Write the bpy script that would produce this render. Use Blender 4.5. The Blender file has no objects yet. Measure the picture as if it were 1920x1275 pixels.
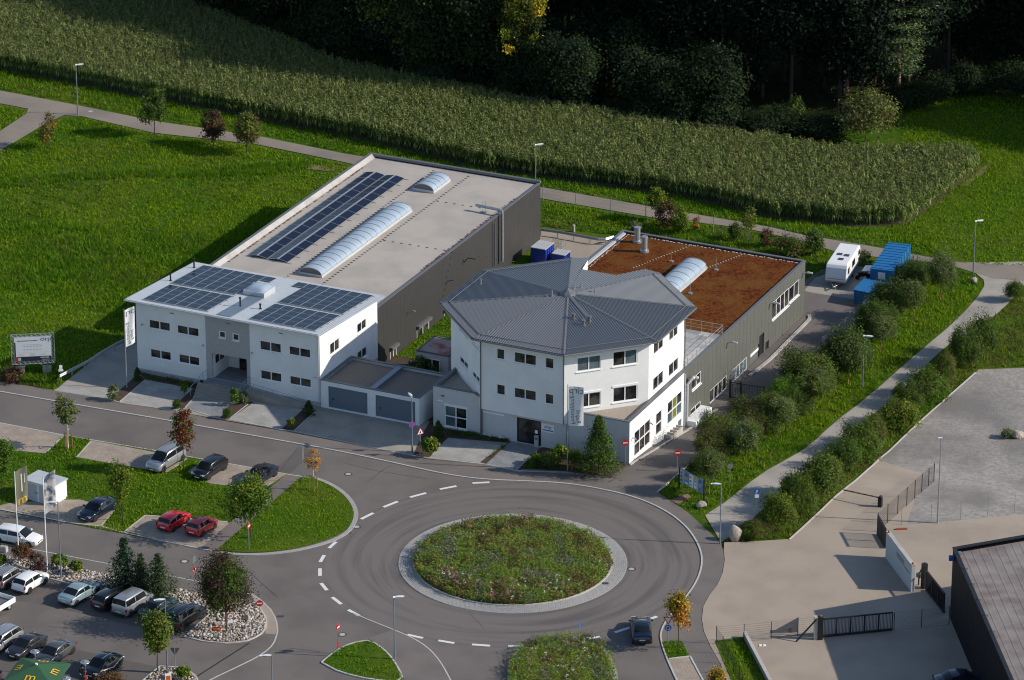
import bpy, bmesh, math, random
import numpy as np
from mathutils import Vector, Matrix
from mathutils.geometry import delaunay_2d_cdt
SC = bpy.context.scene
# ------------------------------------------------------------------ camera, sky, sun, exposure
R = math.radians
cam_d = bpy.data.cameras.new('camera'); cam = bpy.data.objects.new('camera', cam_d); SC.collection.objects.link(cam)
cam.location = (-0.07,-355.52,171.27)
cam.rotation_euler = (R(90 - 22.736), 0, 0)
cam_d.sensor_width = 36.0; cam_d.lens = 36.0 * 8000.0 / 1920.0
cam_d.clip_start = 1.0; cam_d.clip_end = 6000.0
SC.camera = cam
SUN_EL, SUN_AZ = 30.0, -7.0          # height above the horizon; direction towards the sun measured from +X
W = bpy.data.worlds.new('World'); SC.world = W; W.use_nodes = True
wn = W.node_tree.nodes; wl = W.node_tree.links
bg = wn['Background']; sky = wn.new('ShaderNodeTexSky'); sky.sky_type = 'NISHITA'; sky.sun_disc = False
sky.ozone_density = 2.0; sky.dust_density = .4; sky.sun_elevation = R(SUN_EL); sky.sun_rotation = R(90 - SUN_AZ)
wl.new(sky.outputs[0], bg.inputs[0]); bg.inputs[1].default_value = 0.13
sun_d = bpy.data.lights.new('sun', 'SUN'); sun_d.energy = 4.5; sun_d.angle = R(0.53); sun_d.color = (1.0, 0.92, 0.8)
sun = bpy.data.objects.new('sun', sun_d); SC.collection.objects.link(sun)
_d = Vector((math.cos(R(SUN_EL)) * math.cos(R(SUN_AZ)), math.cos(R(SUN_EL)) * math.sin(R(SUN_AZ)), math.sin(R(SUN_EL))))
sun.rotation_euler = _d.to_track_quat('Z', 'Y').to_euler(); sun.location = _d * 300
SC.view_settings.view_transform = 'Standard'; SC.view_settings.look = 'None'
SC.view_settings.exposure = 0.15; SC.view_settings.gamma = 1.0; SC.view_settings.use_curve_mapping = False
SC.cycles.max_bounces = 5; SC.cycles.diffuse_bounces = 3; SC.cycles.glossy_bounces = 3; SC.cycles.transmission_bounces = 3; SC.cycles.transparent_max_bounces = 4
SC.cycles.caustics_reflective = False; SC.cycles.caustics_refractive = False
SC.cycles.use_denoising = True; SC.cycles.denoising_prefilter = 'ACCURATE'; SC.cycles.filter_width = 1.1

# ------------------------------------------------------------------ terrain: street level, falling 1.8 m behind the building front
FRONT = (-38.2, 44.56); FN = (math.sin(R(24.5)), math.cos(R(24.5)))
BREAKS = [(1.0, 0.0), (5.0, -.3), (13.0, -1.5), (17.0, -1.8)]
def terr(x, y):
    d = (x - FRONT[0]) * FN[0] + (y - FRONT[1]) * FN[1]
    return np.interp(d, [b[0] for b in BREAKS], [b[1] for b in BREAKS])
def T(x, y): return float(terr(x, y))

# ------------------------------------------------------------------ helpers
COL = SC.collection
def link(o, parent=None):
    COL.objects.link(o)
    if parent is not None: o.parent = parent
    return o
def tag(o, label=None, cat=None, group=None, kind=None):
    if label: o['label'] = label
    if cat: o['category'] = cat
    if group: o['group'] = group
    if kind: o['kind'] = kind
    return o
def thing(name, label, cat, loc=(0, 0, 0), rz=0.0, group=None):
    o = bpy.data.objects.new(name, None); link(o); o.location = loc; o.rotation_euler = (0, 0, rz); o.empty_display_size = .2
    return tag(o, label, cat, group)
def copy_tree(o, loc=None, rz=None, label=None, group=None, parent=None, scale=None):
    c = o.copy(); COL.objects.link(c)
    if parent is not None: c.parent = parent
    if loc is not None: c.location = loc
    if rz is not None: c.rotation_euler = (0, 0, rz)
    if scale is not None: c.scale = scale if hasattr(scale, '__len__') else (scale,) * 3
    if label: c['label'] = label
    if group: c['group'] = group
    for ch in list(o.children): copy_tree(ch, parent=c)
    return c

class M:
    """collects shapes; build() links them as one mesh object"""
    def __init__(s): s.v = []; s.f = []; s.mi = []; s.cur = 0
    def add(s, vs, fs):
        n = len(s.v); s.v += [tuple(p) for p in vs]; s.f += [tuple(i + n for i in f) for f in fs]; s.mi += [s.cur] * len(fs); return s
    def box(s, x0, x1, y0, y1, z0, z1):
        return s.add([(x0,y0,z0),(x1,y0,z0),(x1,y1,z0),(x0,y1,z0),(x0,y0,z1),(x1,y0,z1),(x1,y1,z1),(x0,y1,z1)],
                     [(0,3,2,1),(4,5,6,7),(0,1,5,4),(1,2,6,5),(2,3,7,6),(3,0,4,7)])
    def quad(s, *p): return s.add(p, [tuple(range(len(p)))])
    def prism(s, poly, z0, z1):
        n = len(poly); a = sum(poly[i][0]*poly[(i+1)%n][1]-poly[(i+1)%n][0]*poly[i][1] for i in range(n))
        if a < 0: poly = poly[::-1]
        f0 = z0 if callable(z0) else (lambda x, y: z0); f1 = z1 if callable(z1) else (lambda x, y: z1)
        vs = [(x,y,f0(x,y)) for x,y in poly] + [(x,y,f1(x,y)) for x,y in poly]
        return s.add(vs, [tuple(range(n))[::-1], tuple(range(n,2*n))] + [(i,(i+1)%n,n+(i+1)%n,n+i) for i in range(n)])
    def tube(s, pts, r, n=8, r1=None, cap=True):
        pts = [Vector(p) for p in pts]; r1 = r if r1 is None else r1; rings = []; b = len(s.v); vs = []; up = None
        for i, p in enumerate(pts):
            d = (pts[min(i+1, len(pts)-1)] - pts[max(i-1, 0)]).normalized()
            if up is None: up = Vector((0,0,1)) if abs(d.z) < .9 else Vector((1,0,0))
            a = d.cross(up).normalized(); c = a.cross(d).normalized(); up = c
            rr = r + (r1-r)*i/max(1, len(pts)-1)
            for k in range(n):
                t = 2*math.pi*k/n; vs.append(p + (a*math.cos(t)+c*math.sin(t))*rr)
        fs = []
        for i in range(len(pts)-1):
            for k in range(n): fs.append((i*n+k, i*n+(k+1)%n, (i+1)*n+(k+1)%n, (i+1)*n+k))
        if cap: fs += [tuple(range(n)), tuple(range((len(pts)-1)*n, len(pts)*n))[::-1]]
        return s.add(vs, fs)
    def cyl(s, x, y, z0, z1, r, n=12, r1=None): return s.tube([(x,y,z0),(x,y,z1)], r, n, r1)
    def lathe(s, prof, c=(0,0,0), n=16):
        vs = []; fs = []
        for (r, z) in prof:
            for k in range(n):
                t = 2*math.pi*k/n; vs.append((c[0]+r*math.cos(t), c[1]+r*math.sin(t), c[2]+z))
        for i in range(len(prof)-1):
            for k in range(n): fs.append((i*n+k, i*n+(k+1)%n, (i+1)*n+(k+1)%n, (i+1)*n+k))
        return s.add(vs, fs)
    def disc(s, c, axis, r, n=16, thick=.0):
        a = Vector(axis).normalized(); return s.tube([Vector(c)-a*thick/2, Vector(c)+a*thick/2], r, n)
    def xf(s, m, start=0):
        for i in range(start, len(s.v)): s.v[i] = tuple(m @ Vector(s.v[i]))
        return s
    def mesh(s, name, mat=None, smooth=False):
        me = bpy.data.meshes.new(name); me.from_pydata(s.v, [], s.f)
        for m_ in (mat if isinstance(mat, (list, tuple)) else [mat]):
            if m_ is not None: me.materials.append(m_)
        if any(s.mi): me.polygons.foreach_set('material_index', s.mi)
        if smooth: me.shade_smooth() if hasattr(me, 'shade_smooth') else None
        me.update(); return me
    def build(s, name, mat=None, parent=None, smooth=False, kind=None, label=None):
        o = bpy.data.objects.new(name, s.mesh(name, mat, smooth)); link(o, parent)
        return tag(o, label, kind=kind)
def inst(name, me, parent, loc=(0,0,0), rot=(0,0,0), scale=None):
    o = bpy.data.objects.new(name, me); link(o, parent); o.location = loc; o.rotation_euler = rot
    if scale: o.scale = scale
    return o
def np_mesh(name, verts, faces, mats, mi=None, smooth=False):
    """verts (n,3) array, faces (m,k) array with constant k"""
    me = bpy.data.meshes.new(name); nv = len(verts); nf, k = faces.shape
    me.vertices.add(nv); me.vertices.foreach_set('co', np.ascontiguousarray(verts, dtype=np.float32).ravel())
    me.loops.add(nf*k); me.loops.foreach_set('vertex_index', np.ascontiguousarray(faces, dtype=np.int32).ravel())
    me.polygons.add(nf); me.polygons.foreach_set('loop_start', np.arange(0, nf*k, k, dtype=np.int32))
    for m_ in mats: me.materials.append(m_)
    if mi is not None: me.polygons.foreach_set('material_index', np.ascontiguousarray(mi, dtype=np.int32))
    if smooth: me.polygons.foreach_set('use_smooth', np.ones(nf, dtype=bool))
    me.update(calc_edges=True); me.validate(); return me

# ------------------------------------------------------------------ materials
MATS = {}
def mat(name, col, rough=.8, metal=0., col2=None, scale=3., detail=4., bump=0., bscale=None, spec=.5, fac=(.35,.65), trans=0., big=None, coord='POS', coat=0., emit=None):
    """principled material; col2 = second tone mixed in by noise, big = (tone, scale, amount) of broad staining"""
    m = bpy.data.materials.new(name); MATS[name] = m; m.use_nodes = True; t = m.node_tree; n = t.nodes; l = t.links
    p = n['Principled BSDF']; p.inputs['Roughness'].default_value = rough; p.inputs['Metallic'].default_value = metal
    p.inputs['Specular IOR Level'].default_value = spec; p.inputs['Base Color'].default_value = (*col, 1)
    if coat: p.inputs['Coat Weight'].default_value = coat; p.inputs['Coat Roughness'].default_value = .05
    if col2 is None and not bump and big is None: return m
    if coord == 'POS': g = n.new('ShaderNodeNewGeometry').outputs['Position']
    else: g = n.new('ShaderNodeTexCoord').outputs['Object']
    out = None
    if col2 is not None:
        no = n.new('ShaderNodeTexNoise'); no.inputs['Scale'].default_value = scale; no.inputs['Detail'].default_value = detail; l.new(g, no.inputs['Vector'])
        mr = n.new('ShaderNodeMapRange'); mr.inputs[1].default_value = fac[0]; mr.inputs[2].default_value = fac[1]; l.new(no.outputs[0], mr.inputs[0])
        mx = n.new('ShaderNodeMix'); mx.data_type = 'RGBA'; mx.inputs[6].default_value = (*col, 1); mx.inputs[7].default_value = (*col2, 1); l.new(mr.outputs[0], mx.inputs[0]); out = mx.outputs[2]
    if big is not None:
        no = n.new('ShaderNodeTexNoise'); no.inputs['Scale'].default_value = big[1]; no.inputs['Detail'].default_value = 5; l.new(g, no.inputs['Vector'])
        mr = n.new('ShaderNodeMapRange'); mr.inputs[1].default_value = .42; mr.inputs[2].default_value = .66; mr.inputs[4].default_value = big[2]; l.new(no.outputs[0], mr.inputs[0])
        mx = n.new('ShaderNodeMix'); mx.data_type = 'RGBA'; mx.inputs[7].default_value = (*big[0], 1); l.new(mr.outputs[0], mx.inputs[0])
        if out is not None: l.new(out, mx.inputs[6])
        else: mx.inputs[6].default_value = (*col, 1)
        out = mx.outputs[2]
    if out is not None: l.new(out, p.inputs['Base Color'])
    if bump:
        no = n.new('ShaderNodeTexNoise'); no.inputs['Scale'].default_value = bscale or scale*3; no.inputs['Detail'].default_value = 3; l.new(g, no.inputs['Vector'])
        b = n.new('ShaderNodeBump'); b.inputs['Strength'].default_value = min(1, bump); b.inputs['Distance'].default_value = .05; l.new(no.outputs[0], b.inputs['Height']); l.new(b.outputs[0], p.inputs['Normal'])
    return m
def leaf_mat(name, cols, trans=.3, rough=.6, spec=.1):
    """foliage: each leaf island takes its own tone from a ramp; part of the light passes through"""
    m = bpy.data.materials.new(name); MATS[name] = m; m.use_nodes = True; t = m.node_tree; n = t.nodes; l = t.links
    p = n['Principled BSDF']; p.inputs['Roughness'].default_value = rough; p.inputs['Specular IOR Level'].default_value = spec
    g = n.new('ShaderNodeNewGeometry'); r = n.new('ShaderNodeValToRGB'); l.new(g.outputs['Random Per Island'], r.inputs[0])
    el = r.color_ramp.elements
    for i, c in enumerate(cols):
        pos = i / max(1, len(cols)-1)
        e = el[i] if i < 2 else el.new(pos)
        e.position = pos; e.color = (*c, 1)
    l.new(r.outputs[0], p.inputs['Base Color'])
    tr = n.new('ShaderNodeBsdfTranslucent'); l.new(r.outputs[0], tr.inputs[0]); ms = n.new('ShaderNodeMixShader'); ms.inputs[0].default_value = trans
    l.new(p.outputs[0], ms.inputs[1]); l.new(tr.outputs[0], ms.inputs[2]); l.new(ms.outputs[0], n['Material Output'].inputs[0]); return m
def paver_mat(name, c1, c2, mortar, w, h, rot=0., bump=.5):
    m = mat(name, c1, .85); t = m.node_tree; n = t.nodes; l = t.links; p = n['Principled BSDF']
    g = n.new('ShaderNodeNewGeometry'); mp = n.new('ShaderNodeMapping'); mp.inputs['Rotation'].default_value = (0,0,rot); l.new(g.outputs['Position'], mp.inputs[0])
    b = n.new('ShaderNodeTexBrick'); b.inputs['Scale'].default_value = 1.; b.inputs['Brick Width'].default_value = w; b.inputs['Row Height'].default_value = h; b.inputs['Mortar Size'].default_value = .012
    b.inputs['Color1'].default_value = (*c1,1); b.inputs['Color2'].default_value = (*c2,1); b.inputs['Mortar'].default_value = (*mortar,1); l.new(mp.outputs[0], b.inputs['Vector'])
    no = n.new('ShaderNodeTexNoise'); no.inputs['Scale'].default_value = .7; no.inputs['Detail'].default_value = 6; l.new(g.outputs['Position'], no.inputs['Vector'])
    mx = n.new('ShaderNodeMix'); mx.data_type = 'RGBA'; mx.blend_type = 'MULTIPLY'; mx.inputs[0].default_value = .6; l.new(b.outputs[0], mx.inputs[6])
    cr = n.new('ShaderNodeMapRange'); cr.inputs[1].default_value=.3; cr.inputs[2].default_value=.7; cr.inputs[3].default_value = .6; cr.inputs[4].default_value = 1.1; l.new(no.outputs[0], cr.inputs[0]); l.new(cr.outputs[0], mx.inputs[7])
    l.new(mx.outputs[2], p.inputs['Base Color'])
    bu = n.new('ShaderNodeBump'); bu.inputs['Strength'].default_value = bump; bu.inputs['Distance'].default_value = .02; l.new(b.outputs['Fac'], bu.inputs['Height']); bu.invert = True; l.new(bu.outputs[0], p.inputs['Normal'])
    return m

ASPH = mat('asphalt', (.138,.119,.108), .9, col2=(.165,.143,.13), scale=26, big=((.108,.094,.087), .22, .8), bump=.25, bscale=60)
ASPH2 = mat('asphalt_new_and_shaded', (.088,.078,.073), .9, col2=(.108,.096,.09), scale=26, big=((.122,.108,.099), .3, .6), bump=.25, bscale=60)  # new asphalt on patches; on the bays mostly shade put into the colour
WALKA = mat('asphalt_walk', (.155,.132,.118), .9, col2=(.176,.15,.134), scale=30, big=((.12,.107,.102), .3, .7), bump=.2, bscale=60)
LANE = mat('lane_asphalt', (.225,.188,.152), .92, col2=(.265,.22,.178), scale=18, big=((.165,.145,.13), .2, .7), bump=.3, bscale=40)
CONC = mat('concrete', (.315,.28,.235), .9, col2=(.355,.317,.27), scale=8, big=((.22,.205,.185), .35, .7), bump=.2, bscale=30)
CONCL = mat('concrete_light', (.42,.4,.37), .9, col2=(.48,.46,.43), scale=6, big=((.3,.28,.26), .6, .6), bump=.2, bscale=30)
BEIGE = mat('bound_gravel', (.335,.275,.215), .95, col2=(.38,.315,.25), scale=30, big=((.295,.243,.193), .25, .8), bump=.3, bscale=70)
GRAVEL = mat('loose_gravel', (.25,.225,.2), .95, col2=(.35,.323,.295), scale=2.2, detail=12, fac=(.36,.66), big=((.165,.15,.14), .16, .9), bump=.9, bscale=9)
PATHG = mat('path_gravel', (.32,.29,.25), .95, col2=(.4,.365,.32), scale=16, detail=8, big=((.22,.2,.18), .3, .6), bump=.5, bscale=30)
MULCH = mat('bark_mulch', (.05,.03,.022), .95, col2=(.085,.05,.036), scale=14, detail=8, bump=.9, bscale=22)
SOIL = mat('soil', (.13,.085,.055), .95, col2=(.2,.14,.09), scale=8, detail=8, bump=.8, bscale=15)
PAVER = paver_mat('grey_pavers', (.35,.285,.225), (.4,.33,.265), (.15,.12,.095), .4, .2, R(58))
PAVER2 = paver_mat('light_pavers', (.36,.35,.33), (.4,.385,.36), (.22,.21,.2), .4, .2, R(65))
PAVER3 = paver_mat('walkway_pavers', (.22,.23,.245), (.26,.27,.285), (.12,.12,.13), .6, .3, R(65))
KERB = mat('kerb_stone', (.42,.4,.37), .9, col2=(.5,.48,.45), scale=3, bump=.2, bscale=20)
SETT = mat('granite_sett', (.3,.29,.28), .85, col2=(.4,.39,.38), scale=5, detail=6, fac=(.3,.7))
WHITEP = mat('road_paint', (.72,.72,.7), .75, col2=(.6,.6,.58), scale=9, detail=6)
GRASS_B = mat('grass_base', (.032,.078,.004), .95, col2=(.06,.12,.012), scale=1.4, detail=8, fac=(.3,.7), big=((.095,.125,.014), .11, .75), bump=1., bscale=3.5, spec=.03)
WALLW = mat('white_render', (.77,.765,.76), .9, col2=(.79,.785,.78), scale=2, big=((.67,.66,.645), .45, .5), coord='OBJ')
WALLG = mat('grey_render', (.36,.355,.355), .9, col2=(.38,.375,.375), scale=2, coord='OBJ')
WALLG2 = mat('pale_grey_render', (.52,.515,.52), .9, col2=(.55,.545,.55), scale=2, coord='OBJ')
PLINTH = mat('plinth_render', (.33,.33,.34), .9, col2=(.38,.38,.39), scale=2)
METW = mat('light_metal', (.62,.63,.64), .45, .3, col2=(.56,.57,.58), scale=2)
METG = mat('grey_metal', (.16,.165,.175), .5, .3)
METD = mat('dark_metal', (.018,.018,.021), .5, .2)
GALV = mat('galvanised_steel', (.42,.44,.46), .45, .6, col2=(.34,.36,.38), scale=6)
LAMPP = mat('lamp_pole_paint', (.2,.24,.28), .5, .3)
LAMPH = mat('lamp_head_paint', (.72,.73,.74), .35, .1)
GLASS = mat('window_glass', (.012,.012,.013), .05, col2=(.06,.054,.05), scale=.9, detail=2, spec=.4, fac=(.42,.6))  # noisy brown-grey tone puts uneven reflections into the pane colour
CGLASS = mat('car_glass', (.012,.014,.016), .04, spec=.35)
GLASSB = mat('curtained_glass', (.07,.1,.11), .05, col2=(.12,.16,.175), scale=1.2, spec=.6)
GLASSGR = mat('green_blind_glass', (.16,.2,.03), .1, spec=.6)
FRAME = mat('white_window_frame', (.8,.8,.8), .4)
WHEATH = mat('hall_cladding', (.115,.118,.104), .5, .1, col2=(.125,.128,.113), scale=.6)
WDARK = mat('warehouse_cladding', (.044,.042,.043), .55, .1, col2=(.048,.046,.047), scale=.5)
MEMB = mat('roof_membrane', (.41,.365,.315), .85, col2=(.43,.385,.335), scale=3, big=((.33,.3,.265), .3, .7), bump=.05, bscale=30)
SEDUM = mat('sedum_roof', (.155,.042,.007), .97, col2=(.06,.014,.004), scale=3.2, detail=9, fac=(.38,.6), big=((.15,.07,.015), .4, .6), spec=.1, bump=.9, bscale=9)
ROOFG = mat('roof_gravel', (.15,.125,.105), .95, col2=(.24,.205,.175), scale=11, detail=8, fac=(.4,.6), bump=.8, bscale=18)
ROOFGL = mat('roof_gravel_sunlit', (.32,.27,.22), .95, col2=(.42,.36,.3), scale=11, detail=8, fac=(.4,.6), bump=.8, bscale=18)  # paler copy of the roof gravel with sunlight put into its colour
CORR = mat('corrugated_sheet', (.135,.146,.162), .4, .25)
CAPM = mat('ridge_cap', (.13,.135,.15), .5, .2)
PVC = mat('pv_cell', (.007,.011,.026), .15, .0, spec=.3)
PVF = mat('pv_frame', (.5,.51,.53), .4, .6)
ACRYL = mat('acrylic_dome', (.3,.37,.45), .25, spec=.5, col2=(.36,.43,.5), scale=.7)
DOORG = mat('garage_door_steel', (.14,.175,.22), .5, .2)
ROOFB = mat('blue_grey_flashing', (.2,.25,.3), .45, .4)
RED = mat('sign_red', (.5,.02,.025), .5); SWHITE = mat('sign_white', (.8,.8,.78), .5); SBLUE = mat('sign_blue', (.02,.11,.42), .5); SYEL = mat('yellow_print', (.75,.42,.02), .6)
BLACK = mat('black_plastic', (.012,.012,.013), .6); TYRE = mat('tyre_rubber', (.014,.014,.015), .85); RIM = mat('alloy_rim', (.55,.55,.57), .4, .3)
WOOD = mat('stake_wood', (.3,.16,.075), .85, col2=(.22,.11,.05), scale=8); BARK = mat('bark', (.075,.055,.04), .95, col2=(.045,.034,.026), scale=9, bump=.8, bscale=18); BARKP = mat('pine_bark', (.5,.3,.2), .95, col2=(.25,.15,.1), scale=7, bump=.8, bscale=14)  # pine bark brightened: sun on the trunks is put into its colour
BARKW = mat('whitewashed_bark', (.62,.6,.57), .9, col2=(.5,.48,.45), scale=10)
STONE = mat('pale_rock', (.28,.245,.21), .95, col2=(.4,.35,.3), scale=5, detail=7, bump=.8, bscale=8)
BLUEC = mat('blue_container', (.012,.13,.33), .5, col2=(.018,.155,.36), scale=2); BLUEB = mat('blue_bin', (.006,.03,.26), .5); LIDG = mat('grey_lid', (.42,.44,.45), .6)

# ================================================================== THE GROUND
def sheet(name, poly, material, lift=0.0, kind='structure', thick=0.0):
    """flat polygon laid on the terrain, cut along the terrain's fold lines so it follows them exactly"""
    poly = [p for i, p in enumerate(poly) if math.hypot(p[0]-poly[i-1][0], p[1]-poly[i-1][1]) > .02]
    vv, _, ff, *_r = delaunay_2d_cdt([Vector(p) for p in poly], [], [list(range(len(poly)))], 1, 1e-4)
    bm = bmesh.new(); vs = [bm.verts.new((v.x, v.y, 0)) for v in vv]
    for f in ff:
        try: bm.faces.new([vs[i] for i in f])
        except ValueError: pass
    bm.normal_update()
    bmesh.ops.reverse_faces(bm, faces=[f for f in bm.faces if f.normal.z < 0])
    for d, _ in BREAKS:
        bmesh.ops.bisect_plane(bm, geom=bm.verts[:]+bm.edges[:]+bm.faces[:], plane_co=(FRONT[0]+FN[0]*d, FRONT[1]+FN[1]*d, 0), plane_no=(FN[0], FN[1], 0))
    if thick:
        r = bmesh.ops.extrude_face_region(bm, geom=bm.faces[:]); nv = {g for g in r['geom'] if isinstance(g, bmesh.types.BMVert)}
    for v in bm.verts: v.co.z = T(v.co.x, v.co.y) + lift
    if thick:
        for v in bm.verts:
            if v not in nv: v.co.z -= thick
        bmesh.ops.recalc_face_normals(bm, faces=bm.faces[:])
    me = bpy.data.meshes.new(name); bm.to_mesh(me); bm.free(); me.materials.append(material)
    o = bpy.data.objects.new(name, me); link(o); o['kind'] = kind; return o
def resample(pts, step):
    out = [pts[0]]; acc = 0.
    for (x0, y0), (x1, y1) in zip(pts, pts[1:]):
        L = math.hypot(x1-x0, y1-y0); t = step - acc
        while t <= L: out.append((x0+(x1-x0)*t/L, y0+(y1-y0)*t/L)); t += step
        acc = (acc + L) % step
    return out
def smooth(pts, it=2):
    for _ in range(it):
        q = [pts[0]]
        for a, b in zip(pts, pts[1:]): q += [(a[0]*.75+b[0]*.25, a[1]*.75+b[1]*.25), (a[0]*.25+b[0]*.75, a[1]*.25+b[1]*.75)]
        pts = q + [pts[-1]]
    return pts
def strip_poly(pts, w):
    L, Rr = [], []
    for i, p in enumerate(pts):
        a = pts[max(i-1, 0)]; b = pts[min(i+1, len(pts)-1)]; dx, dy = b[0]-a[0], b[1]-a[1]; n = math.hypot(dx, dy) or 1
        L.append((p[0]-dy/n*w/2, p[1]+dx/n*w/2)); Rr.append((p[0]+dy/n*w/2, p[1]-dx/n*w/2))
    return L, Rr
def kerb(pts, w=.16, h=.03, base=.1, name='kerb', material=None, stone=1.0, gap=.012, rows=1):
    """row(s) of separate kerb stones along a line"""
    m = M(); p = resample(pts, stone)
    for r in range(rows):
        for i in range(len(p)-1):
            a, b = p[i], p[i+1]; dx, dy = b[0]-a[0], b[1]-a[1]; n = math.hypot(dx, dy)
            if n < .05: continue
            ux, uy = dx/n, dy/n; nx, ny = -uy, ux; off = (r-(rows-1)/2)*w; g = gap/2; hw = w/2-(gap/2 if rows > 1 else 0)
            q = [(a[0]+ux*g+nx*(off+s), a[1]+uy*g+ny*(off+s)) for s in (-hw, hw)] + [(b[0]-ux*g+nx*(off+s), b[1]-uy*g+ny*(off+s)) for s in (hw, -hw)]
            dz = h + (.004*math.sin(i*7.1+r*3.3) if rows > 1 else 0)
            vs = [(x, y, T(x, y)-base) for x, y in q] + [(x, y, T(x, y)+dz) for x, y in q]
            m.add(vs, [(4,7,6,5) if False else (4,5,6,7)[::-1], (0,1,5,4)[::-1], (1,2,6,5)[::-1], (2,3,7,6)[::-1], (3,0,4,7)[::-1]])
    o = m.build(name, material or KERB); o['kind'] = 'structure'; return o

# the open ground: one sheet to the horizon
sheet('ground', [(-900,-330),(900,-330),(900,1500),(-900,1500)], GRASS_B, -.05)
C0 = (0.0,-0.0)
sheet('road', [(-56.63,44.42),(-52.04,42.22),(-46.13,39.91),(-40.83,37.88),(-33.62,34.55),(-28.69,32.31),(-21.93,29.44),(-16.31,26.87),(-8.38,23.06),(1.22,20.8),(5.08,20.06),(9.44,18.57),(13.71,15.63),(16.59,10.81),(19.33,4.35),(19.55,2.51),(19.56,0.57),(19.23,-2.26),(18.63,-4.82),(17.81,-6.91),(17.18,-9.21),(16.93,-11.79),(17.02,-14.24),(17.47,-17.08),(18.22,-20.5),(18.94,-25.07),(18.79,-37.72),(-48.58,-37.72)], ASPH, 0)
# circulating carriageway with the polish and rubber left by turning wheels
TRK = mat('tyre_worn_asphalt', (.142,.122,.111), .9, col2=(.16,.139,.127), scale=26, bump=.25, bscale=60)
def ring_wear(m):
    t = m.node_tree; n = t.nodes; l = t.links; p = n['Principled BSDF']; src = p.inputs['Base Color'].links[0].from_socket
    g = n.new('ShaderNodeNewGeometry'); sx = n.new('ShaderNodeSeparateXYZ'); l.new(g.outputs['Position'], sx.inputs[0])
    def mth(op, a, b=None):
        q = n.new('ShaderNodeMath'); q.operation = op
        for i, v in enumerate((a, b)):
            if v is None: continue
            if isinstance(v, float): q.inputs[i].default_value = v
            else: l.new(v, q.inputs[i])
        return q.outputs[0]
    x = mth('SUBTRACT', sx.outputs[0], float(C0[0])); y = mth('SUBTRACT', sx.outputs[1], float(C0[1]))
    r = mth('SQRT', mth('ADD', mth('MULTIPLY', x, x), mth('MULTIPLY', y, y))); a0 = mth('ARCTAN2', y, x); ca = mth('MULTIPLY', mth('COSINE', a0), .9); sa = mth('MULTIPLY', mth('SINE', a0), .9)
    cb = n.new('ShaderNodeCombineXYZ'); l.new(r, cb.inputs[0]); l.new(ca, cb.inputs[1]); l.new(sa, cb.inputs[2])
    no = n.new('ShaderNodeTexNoise'); no.inputs['Scale'].default_value = 1.15; no.inputs['Detail'].default_value = 5; l.new(cb.outputs[0], no.inputs['Vector'])
    mr = n.new('ShaderNodeMapRange'); mr.inputs[1].default_value = .46; mr.inputs[2].default_value = .68; mr.inputs[4].default_value = .85; l.new(no.outputs[0], mr.inputs[0])
    mx = n.new('ShaderNodeMix'); mx.data_type = 'RGBA'; mx.inputs[7].default_value = (.085,.077,.075,1); l.new(mr.outputs[0], mx.inputs[0]); l.new(src, mx.inputs[6]); l.new(mx.outputs[2], p.inputs['Base Color'])
ring_wear(TRK)
def circ(r, n=96, c=None): c = c or C0; return [(c[0]+r*math.cos(2*math.pi*k/n), c[1]+r*math.sin(2*math.pi*k/n)) for k in range(n)]
sheet('roundabout_lane', circ(17.4), TRK, .004)
# paved apron: eight rows of granite setts round the planted island, on a mortar bed
sheet('sett_bed', circ(10.6), CONC, .02)
def setts(name, r0, r1, rows, z0, z1, c=None, arc=(0, 2*math.pi), length=.17):
    m = M(); c = c or C0; rng = random.Random(3)
    for k in range(rows):
        ra = r0+(r1-r0)*k/rows+.012; rb = r0+(r1-r0)*(k+1)/rows-.012; nn = int((ra+rb)/2*(arc[1]-arc[0])/length); z = z0+(z1-z0)*(k+.5)/rows
        for i in range(nn):
            a0 = arc[0]+(arc[1]-arc[0])*(i+.06+(k%2)*.5)/nn; a1 = arc[0]+(arc[1]-arc[0])*(i+.94+(k%2)*.5)/nn; h = z+rng.uniform(-.006,.006)
            P = [(c[0]+rr*math.cos(a), c[1]+rr*math.sin(a)) for rr, a in ((ra,a0),(rb,a0),(rb,a1),(ra,a1))]
            m.add([(x,y,-.02) for x,y in P]+[(x,y,h) for x,y in P], [(4,5,6,7),(0,1,5,4)[::-1],(1,2,6,5)[::-1],(2,3,7,6)[::-1],(3,0,4,7)[::-1]])
    o = m.build(name, SETT); o['kind'] = 'structure'; return o
setts('sett_apron', 9.28, 10.56, 8, .12, .05)
kerb([(x, y) for x, y in circ(9.2, 120)+circ(9.2, 120)[:1]], .16, .2, .1)
# pavements (a low kerb of concrete stones separates them from the carriageway)
K1 = smooth([(-54.03,40.72),(-51.75,39.64),(-43.91,36.41),(-34.53,32.57),(-24.23,28.15),(-16.76,24.95),(-10.43,21.68),(-6.51,19.56),(-2.8,18.32),(1.98,17.95),(6.08,17.34),(11.49,14.65),(14.59,11.29),(16.47,7.5),(17.41,3.43),(17.56,-0.0),(16.91,-3.93),(15.55,-7.79),(14.08,-11.04),(13.16,-14.24),(13.19,-16.35),(13.64,-19.99),(14.92,-27.07)], 2)
WN_ = [(18.75,-29.05),(18.22,-20.5),(17.47,-17.08),(17.02,-14.24),(16.93,-11.79),(17.18,-9.21),(17.81,-6.91),(18.63,-4.82),(19.23,-2.26),(19.56,0.57),(19.55,2.51),(19.33,4.35),(16.59,10.81),(13.71,15.63),(9.44,18.57),(5.08,20.06),(1.22,20.8),(-8.38,23.06),(-16.31,26.87),(-21.93,29.44),(-28.69,32.31),(-33.62,34.55),(-40.83,37.88),(-46.13,39.91),(-52.04,42.22),(-54.31,43.18)]
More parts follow.
